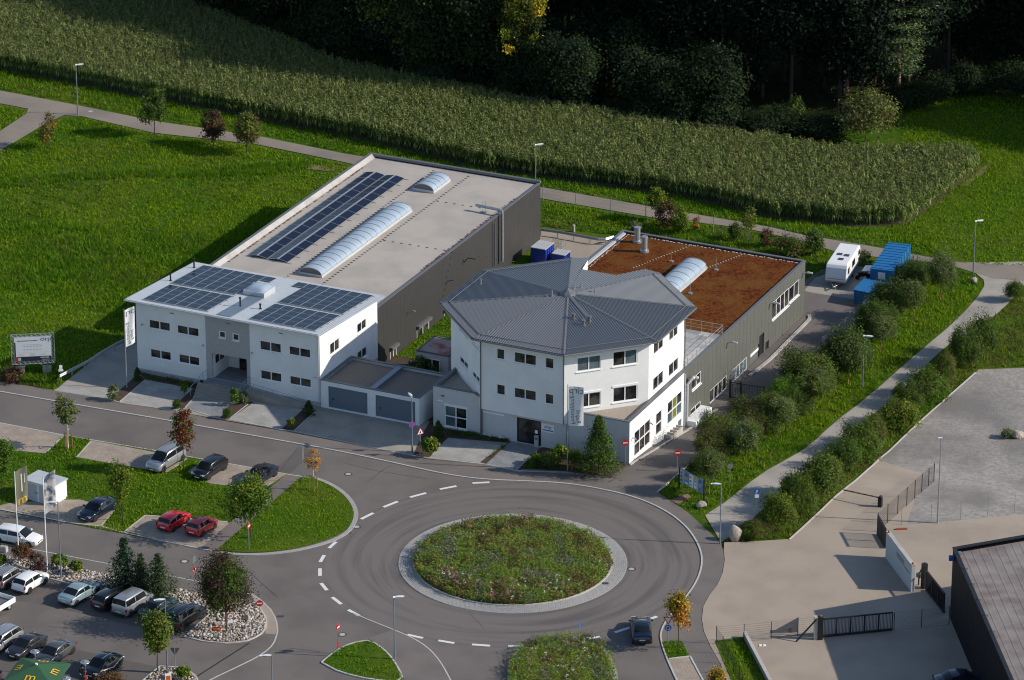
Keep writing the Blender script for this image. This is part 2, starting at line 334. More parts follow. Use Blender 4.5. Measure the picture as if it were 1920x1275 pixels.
sheet('pavement', K1 + WN_, WALKA, .06, thick=.15)
kerb(K1, .16, .075)
# --- lower-left quarter: pavement strip, sandy corner, car park
K2 = smooth([(-50.97,5.51),(-44.7,2.85),(-37.14,-0.34),(-31.39,-2.82),(-28.51,-4.15),(-23.71,-6.36),(-21.74,-9.75),(-20.93,-13.4),(-21.22,-16.88),(-22.34,-18.96),(-24.41,-21.32),(-26.46,-23.56),(-28.72,-26.58)], 1)
kerb(K2, .12, .02)
sheet('sandy_pavement', [(-24.09,-6.36),(-23.6,-6.47),(-21.74,-9.75),(-20.97,-13.4),(-21.19,-14.77),(-22.1,-14.56),(-22.07,-11.58),(-23.26,-8.34)], BEIGE, .012)
sheet('parking_bays', [(-48.88,0.34),(-42.49,-3.37),(-40.28,-4.6),(-35.99,-6.25),(-31.96,-8.23),(-27.89,-9.86),(-27.3,-10.83),(-29.29,-15.2),(-33.58,-13.29),(-37.99,-10.93),(-43.69,-8.34),(-48.03,-7.13)], ASPH2, .004)  # darker sheet: mostly the shade on the bays, laid in as colour
sheet('parking_bays', [(-47.28,-13.71),(-42.77,-15.83),(-39.34,-17.4),(-31.31,-21.02),(-32.36,-26.08),(-45.87,-26.08)], ASPH2, .004)  # lower row too: darker asphalt carries the shade of the bays
LINER = mat('red_bay_line', (.2,.1,.085), .9, col2=(.15,.085,.075), scale=10)
for p, q in [((-43.69,-8.34),(-41.54,-4.15)),((-37.99,-10.93),(-35.87,-6.58)),((-33.58,-13.29),(-31.63,-9.42)),((-39.22,-19.16),(-38.25,-17.5)),((-34.51,-22.55),(-33.48,-20.3)),((-40.9,-9.64),(-38.99,-5.37))]:
    L_, R_ = strip_poly([p, q], .12); sheet('bay_line', L_+R_[::-1], LINER, .008)
for pts in [[(-48.36,0.11),(-42.49,-3.37),(-40.28,-4.6),(-35.99,-6.25),(-31.96,-8.23),(-27.89,-9.86),(-27.3,-10.83),(-29.29,-15.2)],[(-29.29,-15.2),(-27.32,-16.25),(-25.17,-16.56),(-23.45,-16.04),(-22.43,-14.77),(-22.03,-13.18),(-22.18,-11.36),(-23.26,-8.34)],[(-32.27,-23.76),(-30.99,-21.02),(-28.86,-21.32),(-27.57,-23.06),(-27.37,-24.57)]]:
    kerb(pts, .14, .09)
sheet('gravel_bed', [(-49.6,2.28),(-47.55,1.71),(-42.4,-0.34),(-36.95,-2.48),(-31.2,-5.37),(-27.22,-6.8),(-23.26,-8.34),(-22.18,-11.36),(-22.03,-13.18),(-22.43,-14.77),(-23.45,-15.93),(-25.18,-16.46),(-27.33,-16.14),(-29.25,-15.09),(-27.3,-10.83),(-27.9,-9.75),(-31.97,-8.12),(-36.0,-6.14),(-40.29,-4.49),(-42.51,-3.26),(-49.45,1.02)], SOIL, .03)
sheet('gravel_bed', [(-32.25,-23.97),(-30.98,-21.12),(-28.85,-21.43),(-27.56,-23.16),(-26.7,-29.05),(-31.84,-29.05)], SOIL, .03)
# drain slot across the car park exit
DR = mat('drain_iron', (.02,.018,.017), .7)
L_, R_ = strip_poly([(-27.58,-22.85),(-23.42,-16.46)], .16); sheet('drain_channel', L_+R_[::-1], DR, .01)
# --- between the two streets: verge, bays of pavers, footpath, grass island edged with setts
VERGE = [(-53.12,32.83),(-50.9,31.92),(-43.97,28.67),(-34.92,25.21),(-30.19,23.06),(-25.3,21.18),(-22.24,19.93),(-18.94,18.57),(-20.56,16.85),(-27.22,2.39),(-29.08,2.85),(-36.36,6.21),(-41.77,8.44),(-48.63,11.4),(-50.76,12.36)]
sheet('verge', VERGE, GRASS_B, .05, thick=.2)
for s in [[(-53.11,32.7),(-50.88,31.79),(-44.24,28.8),(-45.64,24.45),(-50.18,25.46),(-52.34,26.1)],[(-41.39,27.51),(-31.71,23.31),(-33.43,19.93),(-37.74,21.55),(-42.49,23.56)],[(-30.19,23.06),(-25.3,21.05),(-21.87,19.56),(-23.84,16.11),(-29.04,17.34),(-31.43,20.06)],[(-49.69,11.88),(-47.78,12.96),(-43.29,13.69),(-41.25,13.69),(-37.68,11.76),(-38.7,7.85),(-41.79,8.67),(-48.64,11.52)],[(-34.73,10.21),(-26.56,8.67),(-28.99,2.97),(-32.95,4.81),(-36.45,6.68)]]:
    sheet('parking_pavers', s, PAVER, .058)
for s in [[(-53.11,32.7),(-50.88,31.79),(-43.97,28.67),(-34.91,25.08),(-30.19,23.06),(-25.3,21.05),(-21.87,19.56),(-18.93,18.45)],[(-50.77,12.48),(-48.64,11.52),(-41.78,8.56),(-38.69,7.73),(-36.37,6.33),(-32.94,4.7),(-28.98,2.85),(-27.21,2.16)],[(-38.7,7.85),(-37.68,11.76)],[(-36.44,6.56),(-34.73,10.21),(-26.56,8.67)],[(-44.24,28.8),(-45.64,24.45)],[(-42.49,23.56),(-41.39,27.51)],[(-31.7,23.18),(-33.43,19.93)]]:
    kerb(s, .14, .075)
sheet('footpath', [(-21.87,19.56),(-20.3,19.19),(-27.57,2.51),(-29.04,2.97)], WALKA, .062)
ISL = smooth([(-20.18,18.69),(-18.98,18.45),(-17.6,17.09),(-16.4,15.26),(-15.51,13.08),(-15.02,10.81),(-15.15,8.67),(-15.69,6.79),(-16.93,5.16),(-18.47,4.0),(-20.41,2.85),(-22.85,2.16),(-25.32,2.05),(-27.23,2.51)], 2)
sheet('grass_island', ISL, GRASS_B, .075, thick=.05)
kerb(smooth([(-19.1,18.69),(-17.72,17.58),(-16.31,15.63),(-15.31,13.32),(-14.77,10.81),(-14.94,8.32),(-15.57,6.21),(-16.9,4.58),(-18.45,3.43),(-20.38,2.39),(-22.82,1.71),(-25.29,1.59),(-27.4,2.16)], 2), .14, .075, name='sett_edging', material=SETT, stone=.2, rows=3)
sheet('road_patch', [(-23.2,20.43),(-21.47,19.93),(-19.27,25.21),(-20.72,26.1)], ASPH2, .006)
# --- traffic islands at the bottom
TRI = smooth([(-16.82,-20.3),(-16.0,-18.65),(-14.97,-17.08),(-12.88,-15.72),(-11.8,-17.19),(-10.81,-18.96),(-9.99,-21.53),(-9.46,-24.07),(-12.17,-23.66),(-15.01,-22.34),(-16.82,-20.3)], 1)
sheet('grass_island', TRI, GRASS_B, .08, thick=.2); kerb(TRI, .16, .1)
sheet('pavement', [(-12.89,-15.62),(-10.66,-13.82),(-8.13,-16.25),(-6.42,-19.78),(-5.28,-24.07),(-9.27,-24.57),(-9.9,-21.53),(-10.76,-18.85),(-11.8,-17.08)], WALKA, .02, thick=.1)
K3 = [(-14.49,-10.4),(-12.52,-12.22),(-10.66,-13.82),(-9.1,-15.2),(-7.64,-17.08),(-6.42,-19.78),(-5.18,-24.57)]; kerb(smooth(K3, 2), .12, .03)
FLI = smooth([(0.02,-29.05),(-0.31,-23.56),(-0.31,-20.81),(0.3,-18.13),(2.06,-16.25),(4.2,-15.62),(6.1,-15.62),(7.5,-16.77),(8.62,-19.47),(9.11,-23.06),(8.97,-29.05)], 2)
sheet('flower_island', FLI, SOIL, .1, thick=.2); kerb(FLI, .3, .11, material=SETT, stone=.3)
VG2 = [(13.24,-16.35),(14.24,-16.14),(15.04,-16.25),(15.55,-19.06),(13.7,-19.58)]; sheet('verge', VG2, GRASS_B, .085, thick=.1)
sheet('parking_pavers', [(13.74,-19.68),(15.64,-19.16),(16.85,-25.07),(14.5,-26.08)], PAVER, .07)
kerb([(13.74,-19.68),(15.64,-19.16),(16.85,-25.07)], .16, .12)
# --- dashes: give-way lines where the arms meet the roundabout
for p, q in [((-3.87,17.58),(-2.23,17.77)),((-6.98,16.18),(-5.4,16.91)),((-9.8,14.35),(-8.29,15.32)),((-12.28,12.12),(-10.95,13.39)),((-14.32,9.44),(-13.21,10.81)),((-17.09,3.08),(-16.5,4.47)),((-17.79,0.11),(-17.48,1.59)),((-17.69,-2.82),(-17.76,-1.24)),((-16.93,-5.81),(-17.53,-4.32)),((-15.52,-8.66),(-16.39,-7.24)),((-13.8,-11.04),(-14.85,-9.8)),((-8.0,-15.46),(-9.4,-14.77)),((-5.19,-16.46),(-6.62,-15.93)),((-2.01,-16.98),(-3.62,-16.72)),((0.92,-16.98),(-0.4,-17.03)),((7.77,-15.2),(6.19,-15.72)),((10.52,-13.34),(9.11,-14.35)),((12.98,-11.15),(12.43,-11.58))]:
    L_, R_ = strip_poly([p, q], .34); sheet('road_dash', L_+R_[::-1], WHITEP, .009)
# --- sealed cracks and joints in the asphalt
SEAL = mat('bitumen_seal', (.045,.042,.042), .6)
for pts in [[(-20.98,26.1),(-22.74,19.56)],[(-14.03,17.71),(-12.38,21.05),(-11.72,21.68)],[(10.99,4.93),(13.38,4.81),(17.74,4.24)],[(-3.92,-10.4),(-2.6,-13.5)],[(-50.62,29.44),(-44.06,26.87),(-36.42,23.06)],[(-16.4,22.3),(-13.5,20.55),(-8.3,18.57)],[(-26.64,-0.57),(-24.08,-2.26),(-21.38,-7.24)],[(-19.92,-17.4),(-17.06,-18.13)],[(4.14,18.2),(4.36,19.56)],[(6.6,17.71),(7.04,19.56)]]:
    L_, R_ = strip_poly(pts, .05); sheet('crack_seal', L_+R_[::-1], SEAL, .0085)
sheet('road_patch', [(4.14,18.08),(4.36,19.44),(7.03,19.19),(6.8,17.71)], ASPH2, .068)
# --- manhole covers and gullies
IRON = mat('cast_iron', (.05,.047,.045), .7)
for c in [(-15.89,19.68),(-14.67,7.73),(-30.34,0.23),(10.93,-1.36),(-15.2,-14.77),(-50.78,128.68),(38.28,61.24)]:
    sheet('manhole_rim', circ(.42, 24, c), IRON, T(*c)*0+.008); sheet('manhole_cover', circ(.27, 24, c), CONCL, .012)
for c in [(-15.43,6.44),(-20.9,-11.15),(8.45,-4.6)]: sheet('gully_grate', [(c[0]-.3,c[1]-.2),(c[0]+.3,c[1]-.2),(c[0]+.3,c[1]+.2),(c[0]-.3,c[1]+.2)], IRON, .13 if c[1] > -12 and c[0] > 0 else .01)
# --- right-hand side
BEI = [(19.73,4.24),(21.82,4.35),(25.74,4.93),(27.53,8.08),(29.26,11.4),(32.84,18.65),(35.8,26.3),(40.19,22.73),(37.07,8.08),(42.18,9.03),(50.59,11.88),(47.22,-29.05),(19.3,-29.05),(18.26,-20.5),(17.52,-17.08),(17.07,-14.24),(16.98,-11.79),(17.23,-9.21),(17.86,-6.91),(18.68,-4.82),(19.28,-2.26),(19.61,0.57),(19.6,2.51)]
sheet('paved_yard', BEI, BEIGE, .062, thick=.1)
sheet('gravel_yard', [(35.51,25.97),(40.56,35.72),(48.1,49.47),(56.73,50.31),(54.73,12.49),(50.48,11.02),(42.12,8.44),(36.5,7.26),(39.38,21.32)], GRAVEL, .06)
kerb([(25.83,4.81),(27.52,7.97),(29.25,11.29),(32.83,18.47),(35.85,26.3),(40.55,35.59),(48.15,49.47)], .14, .12)
sheet('verge', [(17.94,-16.14),(20.63,-15.3),(22.28,-25.07),(19.22,-25.07)], GRASS_B, .075)
sheet('gravel_path', smooth([(18.19,10.33),(20.79,14.05),(28.0,27.38),(32.01,35.72),(36.1,42.43),(41.7,53.14),(47.34,63.3),(51.07,72.06),(51.17,75.31),(48.48,79.39),(50.84,79.55),(58.48,79.86),(57.94,75.15),(54.95,71.75),(52.47,66.29),(49.56,61.24),(46.07,57.15),(42.7,50.73),(38.67,42.02),(35.26,36.39),(31.55,29.26),(27.78,19.96),(24.28,12.84),(22.01,8.08),(19.43,4.35)], 1), PATHG, .004)
sheet('red_pavers', [(14.92,13.69),(16.76,15.14),(17.04,14.41),(15.75,12.72)], paver_mat('red_pavers', (.24,.13,.11), (.28,.16,.13), (.12,.07,.06), .2, .1, R(20)), .03)
# --- lane behind the buildings
sheet('farm_lane', [(-68.01,138.56),(-62.52,136.21),(-52.73,130.97),(-42.81,125.27),(-29.56,119.69),(-20.08,114.21),(-16.27,112.41),(3.6,102.72),(15.47,96.73),(28.61,90.38),(32.8,87.59),(38.55,84.99),(45.71,81.13),(49.08,79.55),(58.3,78.28),(57.76,73.6),(52.1,74.84),(48.91,77.81),(45.19,79.86),(36.39,82.09),(31.77,86.28),(25.79,90.05),(16.15,93.03),(3.57,99.11),(-16.17,109.02),(-19.97,111.34),(-30.05,117.12),(-42.69,121.17),(-51.71,126.97),(-53.86,127.35),(-55.43,125.08),(-60.17,114.94),(-64.17,106.55),(-65.03,113.67),(-60.92,121.72),(-58.51,127.73),(-58.39,129.63),(-62.01,131.55),(-67.49,134.26)], LANE, .009)
YARD = [(2.04,81.77),(2.3,87.75),(3.51,89.39),(11.17,85.47),(14.02,81.45),(12.53,69.01),(2.22,69.01)]
sheet('concrete_yard', YARD, BEIGE, .012)
sheet('service_lane', [(9.33,18.57),(11.32,21.8),(11.38,22.21),(31.05,64.4),(27.11,66.3),(33.73,77.5),(40.53,75.15),(38.77,67.49),(33.29,54.28),(28.25,44.47),(23.45,35.72),(19.26,25.84),(13.81,15.38)], ASPH, .014)
sheet('concrete_pad', [(31.47,71.29),(32.99,75.15),(37.31,78.6),(39.85,77.5),(37.69,68.25),(31.96,70.83)], CONC, .019)
kerb([(11.37,21.68),(14.04,26.11),(17.19,32.84),(19.51,37.31)], .2, .12, material=CONCL)
kerb([(24.34,47.79),(26.66,52.0),(31.12,62.12),(31.59,63.3),(31.55,64.49)], .35, .15, material=CONCL)
kerb([(17.51,34.25),(19.51,37.31),(21.08,40.13)], .3, .12, material=CONCL)
kerb([(13.81,15.38),(15.34,18.32),(16.56,20.82),(18.74,25.73)], .14, .1)
# --- in front of the buildings: drive, parking bays, beds, walkways
sheet('forecourt', [(-46.22,39.77),(-40.54,37.62),(-34.17,34.81),(-29.14,32.7),(-21.56,29.57),(-10.48,24.07),(-8.23,23.18),(-2.56,21.68),(0.34,20.18),(5.08,19.81),(9.44,18.69),(11.21,21.68),(11.27,22.16),(-8.04,31.16),(-7.66,31.97),(-37.57,45.92),(-39.35,45.65)], CONC, .061)
sheet('driveway', [(-46.22,39.77),(-40.55,37.75),(-38.16,44.01),(-39.57,62.84),(-40.12,54.85),(-45.68,41.4)], CONC, .064)
sheet('driveway_apron', [(-46.4,39.91),(-40.55,37.75),(-40.02,39.1),(-45.35,41.4)], PAVER2, .07)
for s in [[(-39.46,36.95),(-37.29,42.63),(-32.26,40.31),(-34.19,35.08)],[(-28.18,32.7),(-26.21,37.21),(-20.97,35.08),(-22.91,30.22)],[(-8.23,23.44),(-6.37,28.15),(-0.86,26.1),(-2.56,22.05)]]: sheet('parking_pavers', s, PAVER2, .066)
sheet('garage_forecourt', [(-21.58,29.83),(-19.72,35.88),(-19.33,36.68),(-18.69,36.68),(-9.34,31.92),(-8.11,31.39),(-7.87,29.44),(-8.08,23.56),(-10.48,24.19)], CONC, .066)
sheet('walkway', [(-32.78,35.48),(-31.68,38.96),(-27.93,37.35),(-29.14,32.83)], PAVER3, .068); sheet('walkway', [(-2.56,21.93),(-0.34,26.99),(2.64,25.59),(0.34,20.43)], PAVER3, .068)
for s in [[(-40.55,37.75),(-38.16,44.01),(-37.36,42.77),(-39.51,36.81)],[(-38.23,44.84),(-31.85,41.4),(-31.64,39.91),(-32.31,40.31),(-37.29,42.63)],[(-34.24,35.08),(-32.31,40.31),(-31.66,39.5),(-32.78,35.48)],[(-29.14,32.83),(-28.05,37.62),(-26.02,36.81),(-28.17,32.57)],[(-22.86,30.22),(-20.97,35.08),(-19.58,34.95),(-21.58,29.83)],[(-9.06,28.41),(-8.23,32.06),(-0.07,27.89),(-0.34,26.87),(-6.37,28.15),(-8.23,23.31),(-9.7,23.81)],[(-3.18,22.3),(-0.96,26.23),(-0.34,26.99),(-2.56,21.93)],[(0.34,20.3),(2.64,25.59),(3.06,25.84),(11.32,21.93),(9.44,18.69),(5.08,20.18),(1.48,20.8)]]: sheet('planting_bed', s, MULCH, .08)
for s in [[(-40.55,37.75),(-39.51,36.81),(-34.18,34.95),(-32.77,35.35),(-29.14,32.83),(-28.17,32.57),(-22.85,30.09),(-21.57,29.7),(-10.48,24.19),(-8.23,23.31),(-2.56,21.8),(0.34,20.3),(5.08,19.93)],[(-39.51,36.81),(-37.29,42.63)],[(-32.78,35.48),(-31.65,39.37)],[(-28.18,32.7),(-26.2,37.08)],[(-21.58,29.83),(-19.58,34.95)],[(0.34,20.43),(2.64,25.59)]]: kerb(s, .12, .1, material=CONCL)
sheet('gap_shade_sheet', [(-17.38,42.13),(-5.5,36.6),(-0.26,47.83),(-12.13,53.37)], MULCH, .02)  # dark sheet in mulch colour, put in for the shade of the gap

# ================================================================== BUILDINGS (all square to one frame turned 25 degrees)
BA = R(-25)
def place(lx, ly, z=None):
    x = FRONT[0]+math.cos(BA)*lx-math.sin(BA)*ly; y = FRONT[1]+math.sin(BA)*lx+math.cos(BA)*ly
    return (x, y, T(x, y) if z is None else z)
class Face:
    """a vertical wall plane: s runs along it, d goes inwards"""
    def __init__(s, ox, oy, ang, flip=1): s.o = (ox, oy); s.u = (math.cos(ang), math.sin(ang)); s.n = (-math.sin(ang)*flip, math.cos(ang)*flip)
    def p(s, a, z, d=0): return (s.o[0]+s.u[0]*a+s.n[0]*d, s.o[1]+s.u[1]*a+s.n[1]*d, z)
    def box(s, m, a0, a1, z0, z1, d0, d1):
        return m.add([s.p(a0,z0,d0),s.p(a1,z0,d0),s.p(a1,z0,d1),s.p(a0,z0,d1),s.p(a0,z1,d0),s.p(a1,z1,d0),s.p(a1,z1,d1),s.p(a0,z1,d1)],
                     [(0,3,2,1),(4,5,6,7),(0,1,5,4),(1,2,6,5),(2,3,7,6),(3,0,4,7)])
    def wall(s, m, a0, a1, z0, z1, holes=(), depth=.16, top=None):
        """wall skin with real openings and reveals; top(a) lets the upper edge slope"""
        A = sorted({a0, a1, *[h[0] for h in holes], *[h[1] for h in holes]}); Z = sorted({z0, z1, *[h[2] for h in holes], *[h[3] for h in holes]})
        tz = lambda a, z: (top(a) if top and abs(z-z1) < 1e-6 else z)
        for i in range(len(A)-1):
            for j in range(len(Z)-1):
                ca, cz = (A[i]+A[i+1])/2, (Z[j]+Z[j+1])/2
                if any(h[0] < ca < h[1] and h[2] < cz < h[3] for h in holes): continue
                m.quad(s.p(A[i],tz(A[i],Z[j])), s.p(A[i+1],tz(A[i+1],Z[j])), s.p(A[i+1],tz(A[i+1],Z[j+1])), s.p(A[i],tz(A[i],Z[j+1])))
        for h in holes:
            for (p, q) in (((h[0],h[2]),(h[1],h[2])),((h[1],h[2]),(h[1],h[3])),((h[1],h[3]),(h[0],h[3])),((h[0],h[3]),(h[0],h[2]))):
                m.quad(s.p(p[0],p[1]), s.p(q[0],q[1]), s.p(q[0],q[1],depth), s.p(p[0],p[1],depth))
def window(par, F, h, cols=2, rows=1, depth=.085, glass=None, sill=True, box=False, name='window', frame=None, widths=None):
    """frame ring with mullions (part), one pane each and a sill (sub-parts)"""
    a0, a1, z0, z1 = h; w = .1; m = M(); d0, d1 = depth-.06, depth+.05
    for (p, q, r_, t) in ((a0,a1,z0,z0+w),(a0,a1,z1-w,z1),(a0,a0+w,z0+w,z1-w),(a1-w,a1,z0+w,z1-w)): F.box(m, p, q, r_, t, d0, d1)
    xs = [a0+w+(a1-a0-2*w)*k/cols for k in range(cols+1)]; zs = [z0+w+(z1-z0-2*w)*k/rows for k in range(rows+1)]
    for x in xs[1:-1]: F.box(m, x-.05, x+.05, z0+w, z1-w, d0-.004, d1)
    for z in zs[1:-1]: F.box(m, a0+w, a1-w, z-.05, z+.05, d0-.008, d1)
    o = m.build(name, frame or FRAME, par)
    k = 0
    for i in range(cols):
        for j in range(rows):
            g = M(); e0 = .05 if i else 0; e1 = .05 if i < cols-1 else 0; f0 = .05 if j else 0; f1 = .05 if j < rows-1 else 0
            F.box(g, xs[i]+e0, xs[i+1]-e1, zs[j]+f0, zs[j+1]-f1, depth, depth+.03)
            gl = glass[k % len(glass)] if isinstance(glass, (list, tuple)) else glass
            g.build('pane', gl or GLASS, o); k += 1
    if sill: s_ = M(); F.box(s_, a0-.06, a1+.06, z0-.07, z0-.005, -.1, depth-.03); s_.build('sill', FRAME, o)
    if box: b = M(); F.box(b, a0-.05, a1+.05, z1+.005, z1+.2, -.06, .02); b.build('blind_box', FRAME, o)
    return o
FY = lambda y, x0=0: Face(x0, y, 0)                       # faces the street
FX = lambda x: Face(x, 0, R(90), 1)                      # faces right (inwards is -x)
def cap(m, x0, x1, y0, y1, z, w=.3, t=.06):
    m.box(x0-.03, x1+.03, y0-.03, y0+w, z, z+t); m.box(x0-.03, x1+.03, y1-w, y1+.03, z, z+t); m.box(x0-.03, x0+w, y0+w, y1-w, z, z+t); m.box(x1-w, x1+.03, y0+w, y1-w, z, z+t)
def skylight(par, x0, x1, y0, y1, z, rise, n):
    cx = (x0+x1)/2; hw = (x1-x0)/2; c = M(); c.box(x0-.08, x1+.08, y0-.08, y1+.08, z-.2, z+.28); o = c.build('skylight', METW, par)
    arc = [(cx-hw*math.cos(t), z+.29+rise*math.sin(t)) for t in [math.pi*k/14 for k in range(15)]]
    for k in range(n):
        m = M(); a, b = y0+(y1-y0)*k/n+.035, y0+(y1-y0)*(k+1)/n-.035
        for (p, q) in zip(arc, arc[1:]): m.quad((p[0],a,p[1]),(q[0],a,q[1]),(q[0],b,q[1]),(p[0],b,p[1]))
        m.build('skylight_pane', ACRYL, o, smooth=True)
    for k in range(n+1):
        y = y0+(y1-y0)*k/n; m = M()
        for (p, q) in zip(arc, arc[1:]): m.add([(p[0],y-.045,p[1]+.03),(q[0],y-.045,q[1]+.03),(q[0],y+.045,q[1]+.03),(p[0],y+.045,p[1]+.03),(p[0],y-.045,p[1]-.03),(q[0],y-.045,q[1]-.03),(q[0],y+.045,q[1]-.03),(p[0],y+.045,p[1]-.03)], [(0,1,2,3),(0,4,5,1),(3,2,6,7)])
        m.build('rib', GALV, o)
    for y, s in ((y0, -1), (y1, 1)): M().add([(a, y-s*.02, b) for a, b in arc], [tuple(range(15))]).build('end_wall', METG, o)
    return o
def vent(par, x, y, z, h, r=.07, material=None, cowl=True, name='vent_pipe'):
    m = M(); m.cyl(x, y, z-.1, z+h, r, 10); m.cyl(x, y, z-.1, z+.06, r*1.9, 10)
    if cowl: m.cyl(x, y, z+h, z+h+.12, r*1.5, 10)
    return m.build(name, material or METD, par)
def text(s, size, parent, loc, rot, material, name='lettering', flip=False, align='CENTER', ext=.004, sx=1.):
    c = bpy.data.curves.new(name, 'FONT'); c.body = s; c.size = size; c.align_x = align; c.align_y = 'CENTER'; c.extrude = ext; c.materials.append(material); c.resolution_u = 3
    t_ = bpy.data.objects.new('tmp', c); COL.objects.link(t_); bpy.context.view_layer.update(); me = bpy.data.meshes.new_from_object(t_.evaluated_get(bpy.context.evaluated_depsgraph_get())); bpy.data.objects.remove(t_)
    o = bpy.data.objects.new(name, me); link(o, parent); o.location = loc; o.rotation_euler = rot; o.scale = (-sx if flip else sx, 1, 1); return o

# ---------------------------------------------------------------- two-storey office with the solar roof
off = thing('office_building', 'white two-storey office block with dark solar panels covering its pale roof', 'building', place(0,0,0), BA)
XW = 20.95; DY = 12.75; F = FY(0); topf = lambda a: 7.75
ow = [(1.45,3.96,5.18,6.2),(4.7,7.27,5.17,6.19),(14.16,16.64,5.06,6.16),(17.46,19.94,5.11,6.14),(1.49,3.96,1.97,3.0),(4.8,7.25,1.98,3.01),(14.16,16.62,1.88,2.94),(17.47,19.95,1.9,2.91)]
gw = [(9.54,10.31,5.6,6.34),(11.09,11.86,5.57,6.34)]
G0, G1 = 8.0, 13.05; ENT = (8.7, 12.65, .95, 3.75)
m = M(); F.wall(m, 0, G0, .55, 7.75, [h for h in ow if h[1] < G0]); F.wall(m, G1, XW, .55, 7.75, [h for h in ow if h[0] > G1])
FS = FX(XW); sw = [(2.21,4.29,4.75,6.04),(8.21,10.27,4.81,5.92),(8.18,10.33,1.75,2.85)]
sw = [(h[0], h[1], h[2], h[3]) for h in sw]
FS.wall(m, 0, DY, .55, 7.7, sw, top=lambda a: 7.72-.077*a)
m.quad((0,0,.55),(0,DY,.55),(0,DY,6.75),(0,0,7.72)); m.quad((0,DY,-2.2),(XW,DY,-2.2),(XW,DY,6.75),(0,DY,6.75))
m.build('wall', WALLW, off)
g = M(); FG = FY(.0)
FG.wall(g, G0, G1, .55, 7.75, gw+[ENT], depth=.16)
g.build('entrance_bay', WALLG, off)
e = M(); E0, E1, EZ0, EZ1 = ENT
e.quad((E0,0,EZ0),(E0,3.4,EZ0),(E0,3.4,EZ1),(E0,0,EZ1)); e.quad((E1,0,EZ0),(E1,3.4,EZ0),(E1,3.4,EZ1),(E1,0,EZ1)); e.quad((E0,3.4,EZ0),(E1,3.4,EZ0),(E1,3.4,EZ1),(E0,3.4,EZ1)); e.quad((E0,.16,EZ1),(E1,.16,EZ1),(E1,3.4,EZ1),(E0,3.4,EZ1))
e.build('porch', WALLW, off)
window(off, Face(E0, 0, R(90), -1), (.5, 2.5, 2.25, 3.35), 2, 1, depth=-.02, sill=False)
window(off, FY(3.3), (E0+1.3, E1-.15, EZ0+.02, EZ1-.5), 3, 1, depth=.02, sill=False, name='entrance_door', frame=METD)
for b_ in ((-.012, G0-.8, -.012, .2, -.6, .55), (G1+.1, XW+.012, -.012, .2, -.6, .55), (XW-.2, XW+.012, .2, DY, -2.2, .55), (-.012, .2, .2, DY, -2.2, .55)): M().box(*b_).build('plinth', PLINTH, off)
for h in ow: window(off, F, h, 2)
for h in gw: window(off, F, h, 1)
for h in sw: window(off, FS, h, 2, box=False)
# porch floor and five steps down to the walkway
st = M(); st.box(E0-.5, E1+.2, -1.1, 3.4, .0, .94); st.build('porch_floor', PAVER3, off)
for k in range(5):
    s_ = M(); s_.box(E0-1.0+.12*k, E1+.15, -1.1-.42*(k+1), -1.1-.42*k, .02, .94-.155*(k+1)); s_.build('step', CONC, off)
for x in (E0-.55, E1+.25):
    rl = M(); rl.tube([(x,-1.1,.95),(x,-1.1,1.85),(x,.0,1.85)], .03, 6); rl.tube([(x,-1.1,1.85),(x-(.35 if x < E0 else 0),-3.1,1.0),(x-(.35 if x < E0 else 0),-3.1,.05)], .03, 6); rl.tube([(x,-1.1,1.4),(x,0,1.4)], .02, 6); rl.build('handrail', GALV, off)
rp = M(); rp.prism([(E1+.3,-1.35),(XW-.3,-1.35),(XW-.3,-.05),(E1+.3,-.05)], -.2, lambda x, y: .9-.8*(x-E1-.3)/(XW-E1-.6)); rp.build('ramp', CONC, off)
rr = M()
for k in range(8):
    x = E1+.35+(XW-E1-.7)*k/7; z = .9-.8*k/7; rr.tube([(x,-1.3,z),(x,-1.3,z+1.0)], .022, 6)
rr.tube([(E1+.35,-1.3,1.9),(XW-.35,-1.3,1.1)], .025, 6); rr.tube([(E1+.35,-1.3,1.45),(XW-.35,-1.3,.65)], .018, 6); rr.build('ramp_railing', GALV, off)
# roof: sloping sheet with standing profile at both eaves, panels on top
rz = lambda y: 8.08-(y+.4)*.077
rf = M(); rf.prism([(-1.05,-.42),(21.1,-.42),(21.2,13.95),(-1.0,13.95)], lambda x, y: rz(y)-.16, lambda x, y: rz(y)); ROOFW = mat('office_roof_sheet', (.4,.44,.48), .5, .15, col2=(.44,.475,.51), scale=1.2); roof = rf.build('roof', ROOFW, off)
tr = M()
for k in range(88):
    x = -.9+.25*k; tr.add([(x,-.5,rz(-.5)+.002),(x+.09,-.5,rz(-.5)+.002),(x+.09,13.98,rz(13.98)+.002),(x,13.98,rz(13.98)+.002),(x+.02,-.5,rz(-.5)+.024),(x+.07,-.5,rz(-.5)+.024),(x+.07,13.98,rz(13.98)+.024),(x+.02,13.98,rz(13.98)+.024)], [(4,5,6,7),(0,1,5,4),(1,2,6,5),(2,3,7,6),(3,0,4,7)])
o = tr.build('sheet_rib', ROOFW, roof); o['kind'] = 'stuff'
gt = M(); gt.tube([(-1.05,-.52,rz(-.5)-.1),(21.1,-.52,rz(-.5)-.1)], .075, 8); gt.build('gutter', METW, roof)
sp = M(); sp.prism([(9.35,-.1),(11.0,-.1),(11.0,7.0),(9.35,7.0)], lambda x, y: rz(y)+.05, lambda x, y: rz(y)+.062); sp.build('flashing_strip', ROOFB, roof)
dm = M(); dm.prism([(8.6,7.0),(11.0,7.0),(11.0,9.4),(8.6,9.4)], lambda x, y: rz(y)-.02, lambda x, y: rz(7)+.5)
dome = dm.build('roof_light', METW, off)
dq = M(); N = 8
